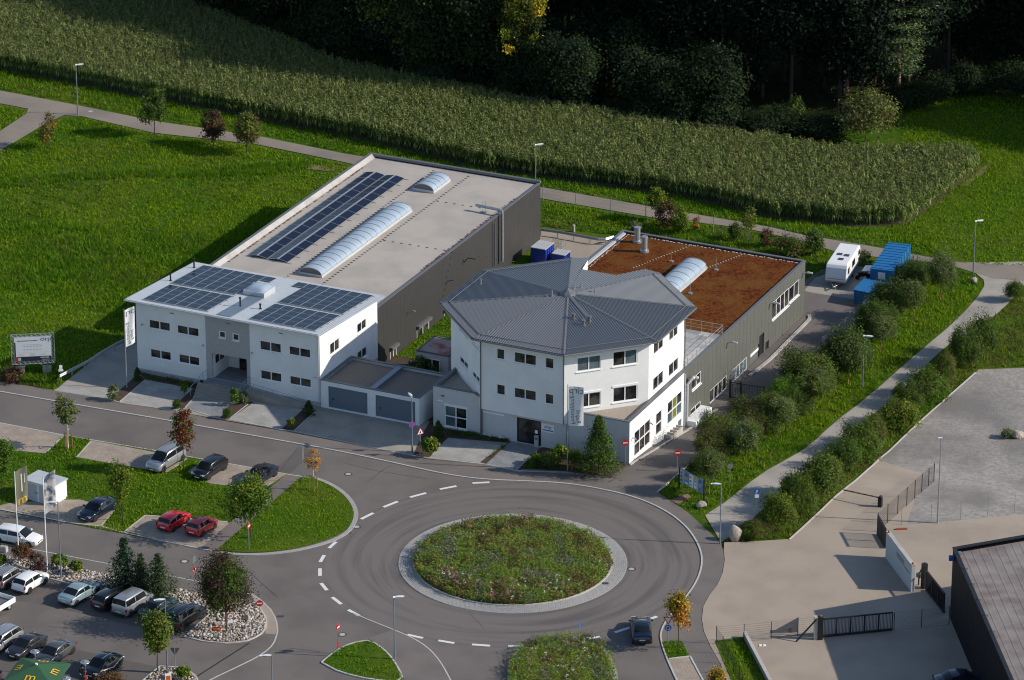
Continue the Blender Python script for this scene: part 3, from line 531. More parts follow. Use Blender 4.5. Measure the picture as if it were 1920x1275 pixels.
for i in range(N+1):
    for j in range(N+1):
        x, y = 8.7+2.2*i/N, 7.1+2.2*j/N; t = (1-abs(2*i/N-1)**3)*(1-abs(2*j/N-1)**3); dq.v.append((x, y, rz(7)+.505+.35*t**.6))
for i in range(N):
    for j in range(N): a = i*(N+1)+j; dq.f.append((a, a+1, a+N+2, a+N+1)); dq.mi.append(0)
dq.build('dome', ACRYL, dome, smooth=True)
for x, y in ((0,12.2),(.05,7.15),(10.2,3.4),(12.3,3.75)): vent(off, x, y, rz(y), .9 if x < 11 else .45, .085)
pm = M(); pm.box(.02, 1.0, .02, 1.0, 0, .035); pme = pm.mesh('solar_panel', PVC)
def pv_unit(w, h, name='solar_panel'):
    """one module: dark laminate in a thin aluminium frame"""
    m = M(); m.box(.018, w-.018, .018, h-.018, .0, .036); n = len(m.f); m.cur = 1
    for (a, b, c, d) in ((0,w,0,.018),(0,w,h-.018,h),(0,.018,.018,h-.018),(w-.018,w,.018,h-.018)): m.box(a, b, c, d, 0, .04)
    return m.mesh(name, [PVC, PVF])
PU = pv_unit(1.19, 1.33); sl = -math.atan(.077)
def pv_array(x0, y0, nc, nr, extra=()):
    for (i, j) in [(i, j) for i in range(nc) for j in range(nr)]+list(extra):
        y = y0+j*1.36; inst('solar_panel', PU, off, (x0+i*1.235, y, rz(y)+.1), (sl, 0, 0))
    m = M()
    for j in range(nr+1): y = y0+j*1.36-.02; m.box(x0-.1, x0+nc*1.235+.1, y-.025, y+.025, rz(y)+.03, rz(y)+.085)
    m.build('mounting_rail', PVF, off)
pv_array(.75, .28, 6, 4); pv_array(.6, 6.35, 6, 5, [(6, 4)]); pv_array(12.95, .28, 6, 4); pv_array(12.95, 6.35, 6, 5, [(-1, 4)])
for (x, z) in ((.75, 5.5), (7.75, 4.45), (13.3, 4.6), (20.4, 3.2)):
    m = M(); m.box(x-.06, x+.06, -.14, .02, z-.05, z+.05); m.tube([(x,-.1,z),(x,-.3,z-.06)], .05, 8); m.build('security_camera', GALV, off)
for x in (4.2, 10.6, 16.6): m = M(); m.box(x-.2, x+.2, -.06, .02, 7.25, 7.33); m.build('wall_light', METG, off)
dp = M(); dp.tube([(XW-.12,-.07,.5),(XW-.12,-.07,7.7)], .05, 8); dp.build('downpipe', METW, off)

# ---------------------------------------------------------------- warehouse with membrane roof
wh = thing('warehouse_building', 'long dark grey warehouse with flat beige roof, barrel skylights and solar rows', 'building', place(0,0,0), BA)
X0, X1, Y0, Y1, ZR = -1.2, 19.8, 14.05, 55.2, 5.0
m = M(); FW = FX(X1); wwin = [(24.13,27.07,-2.59,-0.76),(17.85,19.35,-2.51,-0.8),(30.67,33.01,-2.57,-1.29)]
FW.wall(m, Y0, Y1, -2.4, ZR, wwin, depth=.2); FY(Y0).wall(m, X0, X1, -2.4, ZR); m.quad((X0,Y0,-2.4),(X0,Y1,-2.4),(X0,Y1,ZR),(X0,Y0,ZR)); m.quad((X0,Y1,-2.4),(X1,Y1,-2.4),(X1,Y1,ZR),(X0,Y1,ZR))
m.build('wall', WDARK, wh)
m = M()
for k in range(41): y = Y0+.3+k; m.box(X1-.01, X1+.004, y-.008, y+.008, -2.4, ZR-.1)
o = m.build('cladding_seam', WDARK, wh); o['kind'] = 'stuff'
for h in wwin:
    w_ = window(wh, FW, h, 2 if h[1]-h[0] > 1 else 1, depth=.08)
    b = M(); FW.box(b, h[0]-.1, h[1]+.1, h[3]+.01, h[3]+.3, -.35, .02); b.build('blind_box', METG, w_)
m = M(); m.box(X0+.3, X1-.25, Y0, Y1-.3, ZR-.3, ZR-.1); roof = m.build('roof', MEMB, wh)
m = M(); m.box(X0-.05, X0+.3, Y0, Y1+.05, ZR, ZR+.3); m.box(X0+.3, X1+.05, Y1-.3, Y1+.05, ZR, ZR+.28); m.box(X1-.25, X1+.05, Y0, Y1-.3, ZR-.02, ZR+.08); m.build('parapet_cap', METG, wh)
m = M(); m.add([(X0+.303,Y0,ZR+.28),(X0+.303,Y1-.3,ZR+.28),(X0+.75,Y1-.3,ZR-.095),(X0+.75,Y0,ZR-.095)], [(0,1,2,3)]); m.build('upstand', CONCL, wh)
MOSS = mat('roof_moss', (.1,.03,.02), .95, col2=(.39,.36,.325), scale=2.5, detail=8, fac=(.42,.6), bump=.6)
m = M()
for (a, b, c, d) in ((X0+.76,X0+1.05,20,52),(X1-.75,X1-.26,26,50)): m.box(a, b, c, d, ZR-.12, ZR-.094)
m.build('moss_edge', MOSS, wh)
skylight(wh, 8.15, 10.7, 20.2, 41.4, ZR-.1, .6, 18); skylight(wh, 7.95, 10.4, 47.5, 51.6, ZR-.1, .6, 4)
PW = pv_unit(1.08, 1.93)
for j in range(14):
    y = 22.3+j*1.985
    for (x, t) in ((.85,-1),(2.08,1),(3.3,-1),(4.53,1)):
        inst('solar_panel', PW, wh, (x, y, ZR+(.02 if t < 0 else .2)), (0, R(10)*t, 0))
m = M()
for x in (2.0, 4.45): m.box(x-.05, x+.05, 22.2, 50.1, ZR+.2, ZR+.24)
for j in range(15): y = 22.26+j*1.985; m.box(.5, 6.1, y-.03, y+.03, ZR-.1, ZR-.04)
m.build('mounting_rail', PVF, wh)
FAS = mat('membrane_fastener', (.06,.055,.05), .8); m = M(); rng = random.Random(5)
def fast(x, y): m.box(x-.13, x+.13, y-.09, y+.09, ZR-.11, ZR-.075)
for x in (7.3, 11.6):
    for k in range(62): fast(x, 16+k*.62)
for y in (17.2, 32.5, 45.5):
    for k in range(16 if y != 45.5 else 6): fast(11.9+k*1.0 if y > 18 else 3+k*1.05, y+.02*k)
o = m.build('membrane_fastener', FAS, wh); o['kind'] = 'stuff'
m = M(); m.tube([(16.9,44.7,5.55),(19.9,44.45,5.55),(20.15,44.42,5.5),(20.18,44.42,5.2),(20.18,44.42,-.4)], .16, 10); m.tube([(17.8,44.6,4.9),(17.8,44.6,6.2)], .025, 6); m.tube([(18.1,44.6,4.9),(18.1,44.6,6.2)], .025, 6); m.box(17.6, 18.3, 44.4, 44.8, 4.88, 4.98); m.build('exhaust_duct', GALV, wh)
m = M(); m.tube([(20.0,42.9,-.4),(20.0,42.9,4.6)], .07, 8); m.build('downpipe', METG, wh)
for y in (22.0, 31.5): m = M(); m.tube([(19.8,y,1.9),(20.5,y,2.2),(20.7,y,2.15)], .05, 8); m.build('wall_light', METG if y > 25 else METW, wh)
m = M(); m.tube([(19.8,35.6,2.6),(20.3,35.6,3.2),(21.2,35.6,3.2)], .05, 6); m.build('lamp_bracket', METD, wh)

# ---------------------------------------------------------------- double garage
ga = thing('garage_building', 'white double garage with two blue-grey doors and gravel roof beside the office', 'garage', place(0,0,0), BA)
A0, A1, YG, ZG = 21.0, 31.95, 6.7, 3.0; F = FY(0.0); d1 = (21.82, 26.2, .2, 2.52); d2 = (27.1, 31.5, .2, 2.52)
m = M(); F.wall(m, A0, A1, -.3, ZG, [d1, d2], depth=.2); m.quad((A1,0,-2),(A1,YG,-2),(A1,YG,ZG),(A1,0,ZG)); m.quad((A0,YG,-2),(A1,YG,-2),(A1,YG,ZG),(A0,YG,ZG)); m.build('wall', WALLW, ga)
for d in (d1, d2):
    m = M(); F.box(m, d[0], d[1], d[2]-.15, d[3], .12, .18); o = m.build('garage_door', DOORG, ga)
    m = M(); F.box(m, d[0]+.42, d[0]+.52, 1.05, 1.2, .06, .12); m.build('handle', METD, o)
    m = M()
    for k in range(1, 9): F.box(m, d[0]+.02, d[1]-.02, d[2]+k*.26-.006, d[2]+k*.26+.006, .113, .125)
    m.build('panel_groove', METG, o)
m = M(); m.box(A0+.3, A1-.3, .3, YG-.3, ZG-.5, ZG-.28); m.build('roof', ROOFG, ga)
m = M(); cap(m, A0, A1, 0, YG, ZG, .3, .07); m.build('parapet_cap', mat('slate_flashing', (.1,.125,.14), .45, .3), ga)
m = M(); m.box(26.35, 26.95, .3, YG-.3, ZG-.3, ZG+.04); m.build('roof_divider', ROOFB, ga)

# ---------------------------------------------------------------- small flat-roofed annex in the gap
an = thing('annex_building', 'small grey annex with reddish flat roof between warehouse and octagonal building', 'building', place(0,0,0), BA)
x0, x1, y0, y1, z = 24.7, 28.3, 14.1, 18.2, 1.5
m = M(); m.box(x0, x1, y0, y1, -2.4, z-.1); m.build('wall', WALLG2, an)
m = M(); m.box(x0+.12, x1-.12, y0+.12, y1-.12, z-.12, z-.02); m.build('roof', mat('stained_roof_sheet', (.36,.28,.245), .9, col2=(.3,.07,.07), scale=.55, detail=6, fac=(.5,.62), coord='OBJ'), an)
m = M(); cap(m, x0, x1, y0, y1, z-.1, .12, .16); m.build('parapet_cap', METG, an)
window(an, FY(y0), (x0+.9, x1-.9, -1.7, .9), 2, 1, depth=-.02, sill=False)

# ---------------------------------------------------------------- octagonal building
oc = thing('octagonal_building', 'white three-storey octagonal building under a grey ribbed eight-sided roof', 'building', place(0,0,0), BA)
CX_, CY_, RW, RR_, ZE, ZA = 43.1, 10.85, 11.6, 12.65, 10.9, 12.1
ov = lambda d, r: (CX_+r*math.cos(R(d)), CY_+r*math.sin(R(d)))
# ground floor block
GX0, GX1, GY0, GY1, GT = 33.25, 54.4, .5, 14.08, 4.4
F = FY(GY0); FR = FX(GX1)
gfw = [(34.48,36.96,0.32,2.6),(38.45,40.97,0.3,2.6),(51.64,52.61,1.36,2.5)]; DOOR = (42.37, 44.97, .12, 2.75)
gfr = [(1.69,5.63,0.2,2.86),(7.04,8.46,0.28,2.69),(9.93,13.56,0.27,2.73),(12.62,13.62,-1.24,-0.26)]
gfr[3] = (gfr[3][0], gfr[3][1], gfr[3][2], min(gfr[3][3], gfr[2][2]-.2))
m = M(); F.wall(m, GX0, 38.7, -.4, GT, [h for h in gfw if h[1] < 38.7]); F.wall(m, 38.7, 47.5, -.4, 3.2, [h for h in gfw if 38.7 < h[0] < 47.5]+[DOOR]); F.wall(m, 47.5, GX1, -.4, GT, [h for h in gfw if h[0] > 47.5])
m.quad((GX0,GY0,-2.4),(GX0,GY1,-2.4),(GX0,GY1,GT),(GX0,GY0,GT)); m.build('ground_floor_wall', WALLG2, oc)
m = M(); FR.wall(m, GY0, GY1, -2.4, GT, gfr); m.build('side_wall', WALLW, oc)
for h in gfw[:2]: window(oc, F, h, 2, 2, glass=[GLASSB, GLASSB, GLASS, GLASS], sill=True, box=True)
window(oc, F, gfw[2], 1, 1, sill=False)
window(oc, FR, gfr[0], 3, 2); window(oc, FR, gfr[1], 1, 2); window(oc, FR, gfr[2], 3, 2, glass=[GLASSB, GLASS, GLASSGR, GLASSGR, GLASSB, GLASS]); window(oc, FR, gfr[3], 1, 1, glass=GLASSB)
d_ = window(oc, F, DOOR, 2, 1, depth=.12, sill=False, name='entrance_door', frame=METD)
m = M(); F.box(m, 44.3, 44.6, 1.35, 1.7, .03, .05); m.build('notice', SWHITE, d_)
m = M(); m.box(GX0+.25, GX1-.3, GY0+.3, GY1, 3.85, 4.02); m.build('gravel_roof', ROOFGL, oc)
m = M(); m.box(GX0-.03, 38.6, GY0-.03, GY0+.28, GT, GT+.07); m.box(47.6, GX1+.03, GY0-.03, GY0+.28, GT, GT+.07); m.box(GX0-.03, GX0+.28, GY0+.28, 7.5, GT, GT+.07); m.box(GX1-.4, GX1+.03, GY0+.28, GY1+.0, GT, GT+.07); m.build('parapet_cap', METG, oc)
# upper storeys: eight walls, the one at the back stepped round the notch of the roof
ftop, fbot = ZE-.02, 3.1
ang = [-157.5+45*i for i in range(8)]
faces = [(ang[i], ang[(i+1) % 8]) for i in range(8)]
FF = []
for a, b in faces:
    p, q = ov(a, RW), ov(b, RW); FF.append((Face(p[0], p[1], math.atan2(q[1]-p[1], q[0]-p[0])), math.hypot(q[0]-p[0], q[1]-p[1])))
f87 = [(1.66,2.58,8.71,9.89),(3.54,5.98,8.68,9.87),(6.87,7.85,8.68,9.86),(1.65,2.64,4.93,6.11),(3.54,5.98,4.94,6.09),(6.88,7.86,4.91,6.07)]
f76 = [(1.35,3.86,8.4,9.92),(5.08,7.67,8.41,10.0),(1.38,3.89,4.53,6.03),(5.12,7.71,4.58,6.18)]
f65 = [(1.15,3.57,8.6,9.98),(5.04,7.25,8.55,9.62),(1.14,3.7,4.74,6.17),(5.07,7.5,4.71,6.12)]
f18 = [(2.57,5.05,9.15,9.51),(6.42,8.39,9.15,9.41),(2.64,5.01,5.65,6.35),(6.38,8.46,5.58,6.21)]
holes = {0: f18, 1: f87, 2: f76, 3: f65}
m = M()
for i, (F_, L_) in enumerate(FF):
    if i == 5: continue
    F_.wall(m, 0, L_, fbot, ftop, holes.get(i, []))
NOTCH = [(46.2,23.0),(44.6,19.35),(40.6,19.4),(39.75,23.6)]
back = [ov(67.5, RW)]+[(CX_+(x-CX_)*.93, CY_+(y-CY_)*.93) for x, y in NOTCH]+[ov(112.5, RW)]
for p, q in zip(back, back[1:]): m.quad((p[0],p[1],fbot),(q[0],q[1],fbot),(q[0],q[1],ftop),(p[0],p[1],ftop))
m.add([(*ov(a, RW-.02), fbot+.001) for a in ang], [tuple(range(8))])
m.build('upper_wall', WALLW, oc)
for i, hs in holes.items():
    for k, h in enumerate(hs):
        wide = h[1]-h[0] > 1.9; gl = GLASSB if i == 2 and k in (0, 1) else GLASS
        if i == 2 and k == 1: gl = [GLASS, GLASSB]
        window(oc, FF[i][0], h, 1 if (i == 1 and not wide) else 2, 1, glass=gl, box=(i == 2))
# roof: eight ribbed segments round the apex
ap = (CX_, CY_, ZA); a_in = RR_*math.cos(R(22.5))
rzz = lambda x, y, mid: ZA-(ZA-ZE)*(((x-CX_)*math.cos(R(mid))+(y-CY_)*math.sin(R(mid)))/a_in)
for i, (a, b) in enumerate(faces):
    mid = a+22.5; ex, ey = math.cos(R(mid)), math.sin(R(mid)); tx, ty = -ey, ex; half = a_in*math.tan(R(22.5))
    pt = lambda t, rr, dz=0.: (CX_+ex*rr+tx*t, CY_+ey*rr+ty*t, ZA-(ZA-ZE)*rr/a_in+dz)
    m = M(); rmax = lambda t: a_in
    if i != 5:
        m.add([ap, pt(-half, a_in), pt(half, a_in)], [(0,1,2)]); m.add([pt(-half, a_in), pt(half, a_in), pt(half, a_in, -.16), pt(-half, a_in, -.16)], [(0,1,2,3)])
        m.add([pt(-half, a_in, -.16), pt(half, a_in, -.16), pt(half*.9, a_in*.9, -.05), pt(-half*.9, a_in*.9, -.05)], [(0,1,2,3)])
    else:
        loc = [((x-CX_)*tx+(y-CY_)*ty, (x-CX_)*ex+(y-CY_)*ey) for x, y in [ov(67.5, RR_)]+NOTCH+[ov(112.5, RR_)]]
        for p, q in zip(loc, loc[1:]):
            m.add([ap, pt(*p), pt(*q)], [(0,1,2)]); m.add([pt(*p), pt(*q), pt(*q, -.3), pt(*p, -.3)], [(0,1,2,3)])
        ts, rs = [p[0] for p in loc], [p[1] for p in loc]; rmax = lambda t: float(np.interp(t, ts, rs))
    n = 38
    for k in range(n):
        t = -half+2*half*(k+.5)/n; r0 = abs(t)/math.tan(R(22.5))+.25; r1 = rmax(t)+.03
        if r1-r0 < .3: continue
        m.add([pt(t-.06, r0), pt(t+.06, r0), pt(t+.06, r1), pt(t-.06, r1), pt(t-.03, r0, .05), pt(t+.03, r0, .05), pt(t+.03, r1, .05), pt(t-.03, r1, .05)], [(4,5,6,7),(0,1,5,4),(1,2,6,5),(2,3,7,6),(3,0,4,7)])
    seg = m.build('roof_segment', CORR, oc)
    if i != 5:
        g_ = M(); g_.tube([pt(-half, a_in+.1, -.1), pt(half, a_in+.1, -.1)], .08, 8); g_.build('gutter', METG, seg)
        g_ = M(); g_.tube([pt(-half*.93, a_in*.93, .09), pt(half*.93, a_in*.93, .09)], .035, 6); g_.build('snow_rail', CAPM, seg)
    c_ = M(); p, q = (*ov(a, .6), ZA-.06+.1), (*ov(a, RR_), ZE+.1)
    w_ = .17; n_ = (-math.sin(R(a))*w_, math.cos(R(a))*w_)
    c_.add([(p[0]-n_[0],p[1]-n_[1],p[2]-.06),(p[0],p[1],p[2]),(p[0]+n_[0],p[1]+n_[1],p[2]-.06),(q[0]-n_[0],q[1]-n_[1],q[2]-.06),(q[0],q[1],q[2]),(q[0]+n_[0],q[1]+n_[1],q[2]-.06)], [(0,1,4,3),(1,2,5,4)]); c_.build('hip_cap', CAPM, seg)
c_ = M(); q_ = (47.07,7.08); a_ = math.atan2(q_[1]-CY_, q_[0]-CX_); n_ = (-math.sin(a_)*.2, math.cos(a_)*.2); z_ = rzz(q_[0], q_[1], -45)+.085; c_.quad((CX_+n_[0],CY_+n_[1],ZA+.085),(CX_-n_[0],CY_-n_[1],ZA+.085),(q_[0]-n_[0],q_[1]-n_[1],z_),(q_[0]+n_[0],q_[1]+n_[1],z_)); c_.build('flashing_strip', CAPM, oc)
c_ = M(); c_.lathe([(.85,ZA-.05),(.8,ZA+.12),(.5,ZA+.3),(.42,ZA+.34),(.02,ZA+.62)], (CX_,CY_,0), 8); c_.build('roof_apex', CAPM, oc)
for px in [(33.13,11.77),(41.83,9.94),(42.94,12.82),(43.45,13.37),(45.12,13.02),(45.76,6.32),(47.34,6.61),(47.18,5.56)]:
    mid = min(range(8), key=lambda i: abs((math.degrees(math.atan2(px[1]-CY_, px[0]-CX_))-(ang[i]+22.5)+180) % 360-180)); z = rzz(px[0], px[1], ang[mid]+22.5)
    big = px[1] < CY_-2.5
    vent(oc, px[0], px[1], z, .45 if big else .62, .16 if big and px[0] != 0 else .07, GALV if not big else METG, cowl=big)
for a, r_ in ((-112.5, RW+.07), (-67.5, RW+.07), (22.5, RW+.1)):
    x, y = ov(a, r_); m = M(); z0 = 3.1 if a == -67.5 else (.2 if a == -112.5 else -1.3)
    m.tube([(x,y,z0),(x,y,ZE-.35),(*ov(a, RR_-.1), ZE-.15)], .06, 8); m.build('downpipe', METG, oc)
m = M(); m.tube([(47.8,.42,-.1),(47.8,.42,3.0)], .06, 8); m.tube([(38.6,.42,.0),(38.6,.42,4.2),(37.9,.42,4.4)], .07, 8); m.build('downpipe', METG, oc)
sg = M(); FY(.5).box(sg, 45.05, 46.4, 1.75, 2.6, -.03, 0); sg = sg.build('entrance_sign', SWHITE, oc)
text('cirp', .5, sg, (45.72,.46,2.32), (R(90),0,0), METD); b_ = M(); FY(.5).box(b_, 45.15, 46.3, 1.88, 2.0, -.036, -.03); b_.build('blue_strip', SBLUE, sg)
for (x, z) in ((34.3,3.5),(51.2,2.6)): m = M(); m.box(x-.16, x+.16, .38, .5, z, z+.12); m.build('wall_light', METG, oc)
for (x, z) in ((34.0,2.9),(52.4,1.6)): m = M(); m.box(x-.3, x+.3, .47, .498, z, z+.13); m.build('house_plate', SWHITE, oc)
for y in (1.2, 5.2): m = M(); m.tube([(54.4,y,2.5),(54.75,y-.1,2.55),(54.9,y-.2,2.45)], .06, 8); m.build('security_camera', GALV, oc)
# light wells at the foot of the side wall
m = M()
for k in range(5): m.box(54.42, 55.1, 9.2+k*.75, 9.35+k*.75, -2, -.35-.05*k)
m.box(54.98, 55.1, 9.35, 12.2, -2, -.6); m.build('light_well', CONCL, oc)

# ---------------------------------------------------------------- hall with the sedum roof
ha = thing('hall_building', 'low green-grey metal hall with rust-red sedum roof behind the octagonal building', 'building', place(0,0,0), BA)
HX0, HX1, HY0, HY1, HT = 33.25, 54.35, 14.1, 47.2, 4.39
FR = FX(HX1); F = FR
hw = [(37.86,42.67,1.02,3.04),(42.74,45.57,1.16,2.95)] + [(16.26,18.68,1.49,2.84),(16.12,18.68,-1.75,-0.46),(21.08,25.58,-1.86,-0.33),(27.09,31.11,-1.89,-0.41)]
hd = [(32.01,34.47,-2.46,-0.2),(34.36,35.69,-2.9,0.6),(36.17,37.09,-2.95,-0.81)]
hd = [(a, b, max(-1.75, c-.05), d) for a, b, c, d in hd]
m = M(); FR.wall(m, HY0, HY1, -2.6, HT, hw+hd, depth=.2); m.quad((HX0,HY0,-2.4),(HX0,HY1,-2.4),(HX0,HY1,HT),(HX0,HY0,HT)); m.quad((HX0,HY1,-2.6),(HX1,HY1,-2.6),(HX1,HY1,HT),(HX0,HY1,HT)); m.build('wall', WHEATH, ha)
m = M(); k = 0
while HY0+.4+k*1.02 < HY1:
    y = HY0+.4+k*1.02; k += 1; z0, z1 = -2.6, HT-.05; cuts = sorted([(h[2]-.1, h[3]+.1) for h in hw+hd if h[0]-.05 < y < h[1]+.05])
    for c0, c1 in cuts+[(z1, z1)]:
        if c0 > z0: m.box(HX1-.01, HX1+.007, y-.014, y+.014, z0, c0)
        z0 = c1
o = m.build('cladding_seam', mat('seam_green', (.1,.103,.091), .5, .1), ha); o['kind'] = 'stuff'
for i, h in enumerate(hw): window(ha, FR, h, (4,2,2,2,4,4)[i], 1, depth=.1, glass=(GLASS if i != 5 else GLASSB))
for i, h in enumerate(hd):
    m = M(); FR.box(m, h[0], h[1], h[2], h[3], .1, .16); o = m.build(('roller_door','sliding_door','side_door')[i], (METG, METD, METD)[i], ha)
    if i == 0: m = M(); FR.box(m, h[0]+.1, h[1]-.1, h[3]-.75, h[3]-.45, .06, .1); m.build('pane', SWHITE, o)
m = M(); m.box(HX0+.3, HX1-.3, HY0+8, HY1-.3, HT-.4, HT-.14); m.box(CX_+4, HX1-.3, HY0, HY0+8, HT-.4, HT-.16); m.build('roof', SEDUM, ha)
m = M(); m.box(HX0-.05, HX0+.3, HY0+6, HY1+.05, HT, HT+.08); m.box(HX0+.3, HX1+.05, HY1-.3, HY1+.05, HT, HT+.08); m.box(HX1-.28, HX1+.05, HY0, HY1-.3, HT, HT+.08); m.build('parapet_cap', METG, ha)
m = M(); m.box(HX0+.3, HX0+.62, HY0+6, HY1-.62, HT-.16, HT+.04); m.build('upstand', METW, ha)
rng = random.Random(9); m = M()
for k in range(46): x, y = (HX0+.8+.45*k, HY1-.6+rng.uniform(-.1,.1)) if k < 44 else (0, 0); m.box(x, x+rng.uniform(.1,.35), y-.08, y+.08, HT-.2, HT-.09) if x else None
for k in range(70): y = HY1-1-k*.34; x = HX0+.85+rng.uniform(-.06,.06); m.box(x, x+.12, y, y+rng.uniform(.06,.3), HT-.2, HT-.1)
for (xa, ya, xb, yb) in ((41.5,46.6,38.5,38),(47.6,46.6,44.6,38.5)):
    for k in range(22): t = k/21; x, y = xa+(xb-xa)*t, ya+(yb-ya)*t; m.box(x-.06, x+.06, y-.06, y+.06, HT-.2, HT-.08)
o = m.build('roof_ballast', CONCL, ha); o['kind'] = 'stuff'
skylight(ha, 42.9, 45.6, 31.0, 40.9, HT-.1, .7, 7)
for x, y in ((35.9,45.0),(37.7,42.75)): m = M(); m.cyl(x, y, HT-.2, HT+1.55, .32, 14); m.cyl(x, y, HT-.2, HT+.1, .5, 14); m.cyl(x, y, HT+1.5, HT+1.62, .36, 14); m.build('chimney', GALV, ha)
for x, y in [(46.66,41.09),(46.71,33.87),(41.43,41.34)]: m = M(); m.tube([(x,y,HT-.2),(x,y,HT+1.1)], .025, 6); m.box(x-.2, x+.2, y-.2, y+.2, HT-.2, HT-.02); m.build('lightning_rod', GALV, ha)
# roof terrace: slabs, one object each, and its railing
TX0, TX1, TY0, TY1 = 49.6, 54.0, 14.4, 24.8
tm = [M().box(.015, .985, .015, .985, 0, .05).mesh('terrace_slab', s_) for s_ in (mat('slab_pale', (.44,.43,.41), .9, col2=(.4,.39,.37), scale=3), mat('slab_grey', (.33,.33,.335), .9, col2=(.3,.3,.3), scale=3), mat('slab_dark', (.24,.245,.25), .9, col2=(.27,.27,.27), scale=3))]
rng = random.Random(2)
for i in range(4):
    for j in range(10): inst('terrace_slab', tm[rng.choice((0,0,1,1,2))], ha, (TX0+i*1.1, TY0+j*1.04, HT-.12), scale=(1.1,1.04,1))
m = M(); rail = [(TX1+.12, TY0),(TX1+.12, TY1),(TX0-.3, TY1)]
for z in (.35, .7, 1.1): m.tube([(x, y, HT-.05+z) for x, y in rail], .025 if z > 1 else .014, 6)
for p in resample(rail, 1.16): m.tube([(p[0],p[1],HT-.1),(p[0],p[1],HT+1.05)], .022, 6)
m.build('terrace_railing', GALV, ha)
for y, x in ((15.2,54.4),(25.6,54.4),(46.6,54.4),(37.2,54.4)):
    z = 3.2 if y > 16 else 3.4; m = M(); m.tube([(x,y,z),(x+.5,y,z+.25),(x+.95,y,z+.18)], .07, 8); m.box(x+.45, x+1.0, y-.12, y+.12, z+.12, z+.24); m.build('wall_light', METW, ha)
m = M(); m.tube([(54.5,14.15,-1.6),(54.5,14.15,4.2)], .07, 8); m.tube([(54.6,14.4,-1),(54.6,14.4,3.0),(55.0,14.9,3.6),(55.2,15.6,3.4),(54.9,16.0,3.0)], .16, 10); m.build('downpipe', METW, ha)
m = M(); m.box(54.4, 55.6, 14.4, 18.6, -2.2, -.9); m.build('light_well', WALLW, ha)

# ---------------------------------------------------------------- dark hall at the lower right edge
dk = thing('dark_hall', 'black metal-clad hall with grey trapezoid roof at the lower right corner', 'building', (0,0,0))
p = [(39.28,-11.59),(47.9,-8.25),(41.54,-36.25)]; a = Vector((*p[0],0)); bdir = Vector((p[1][0]-p[0][0],p[1][1]-p[0][1],0)).normalized(); cdir = Vector((p[2][0]-p[0][0],p[2][1]-p[0][1],0)).normalized()
def dp_(u, v, z): q = a+bdir*u+cdir*v; return (q.x, q.y, z)
m = M(); U, V_, HZ = 22, 48, 7.0
for (q, r_) in (((0,0),(U,0)),((U,0),(U,V_)),((U,V_),(0,V_)),((0,V_),(0,0))): m.quad(dp_(*q,-.2), dp_(*r_,-.2), dp_(*r_,HZ), dp_(*q,HZ))
m.build('wall', mat('black_cladding', (.006,.0065,.01), .6, 0, spec=.15), dk)
m = M(); m.quad(dp_(.3,.3,HZ-.35), dp_(U,.3,HZ-.35), dp_(U,V_,HZ-.35), dp_(.3,V_,HZ-.35)); m.build('roof', mat('dark_roof_sheet', (.23,.2,.185), .8, col2=(.16,.13,.12), scale=.8, detail=7, big=((.27,.245,.225), .3, .5)), dk)
m = M()
for k in range(26):
    u = .9+k*.8; m.add([dp_(u,.4,HZ-.34),dp_(u+.16,.4,HZ-.34),dp_(u+.16,V_,HZ-.34),dp_(u,V_,HZ-.34),dp_(u+.05,.4,HZ-.333),dp_(u+.11,.4,HZ-.333),dp_(u+.11,V_,HZ-.333),dp_(u+.05,V_,HZ-.333)], [(4,5,6,7),(0,1,5,4),(2,3,7,6),(3,0,4,7),(1,2,6,5)])
o = m.build('roof_rib', MATS['dark_roof_sheet'], dk)
m = M()
for (u0,u1,v0,v1) in ((-.06,U,-.06,.3),(-.06,.3,.3,V_)): m.prism([dp_(u0,v0,0)[:2],dp_(u1,v0,0)[:2],dp_(u1,v1,0)[:2],dp_(u0,v1,0)[:2]], HZ-.02, HZ+.1)
m.build('parapet_cap', METD, dk)
for k in range(6):
    c = dp_(.35, 1.5+3.1*k, HZ); m = M(); m.box(c[0]-.12, c[0]+.12, c[1]-.12, c[1]+.12, HZ+.08, HZ+.3); m.build('lightning_rod', GALV, dk)
m = M(); c = dp_(-.2, .5, 0); m.box(c[0]-.25, c[0]+.15, c[1]-.2, c[1]+.2, 6.1, 6.5); m.build('wall_light', SBLUE, dk)
m = M()
for k in range(44): c = dp_(-.012, .6+k*1.05, 0); d2 = dp_(-.012, .66+k*1.05, 0); m.quad(dp_(-.014,.6+k*1.05,0), dp_(-.014,.64+k*1.05,0), dp_(-.014,.64+k*1.05,HZ-.05), dp_(-.014,.6+k*1.05,HZ-.05))
o = m.build('cladding_seam', METD, dk); o['kind'] = 'stuff'

# ================================================================== VEHICLES
def paint(name, col, rough=.28, metal=.0): return mat(name, col, rough, metal, spec=.5, coat=.8)
PAINT = dict(silver=paint('paint_silver', (.42,.43,.44), .3, .6), black=paint('paint_black', (.006,.0065,.009)), navy=paint('paint_navy', (.006,.011,.032)), red=paint('paint_red', (.55,.008,.02)), red2=paint('paint_dark_red', (.5,.008,.02)), white=paint('paint_white', (.78,.78,.78)), iceblue=paint('paint_ice_blue', (.3,.41,.45), .3, .4), grey=paint('paint_grey', (.1,.105,.11), .3, .4), anth=paint('paint_anthracite', (.03,.031,.036), .3, .3), bottle=paint('paint_bottle_green', (.008,.028,.028)), beige=paint('paint_grey_silver', (.3,.29,.28), .3, .5))
LENS = mat('headlamp_lens', (.55,.57,.6), .15); TAIL = mat('tail_lamp', (.2,.006,.008), .2); PLATE = mat('number_plate', (.7,.7,.66), .6)
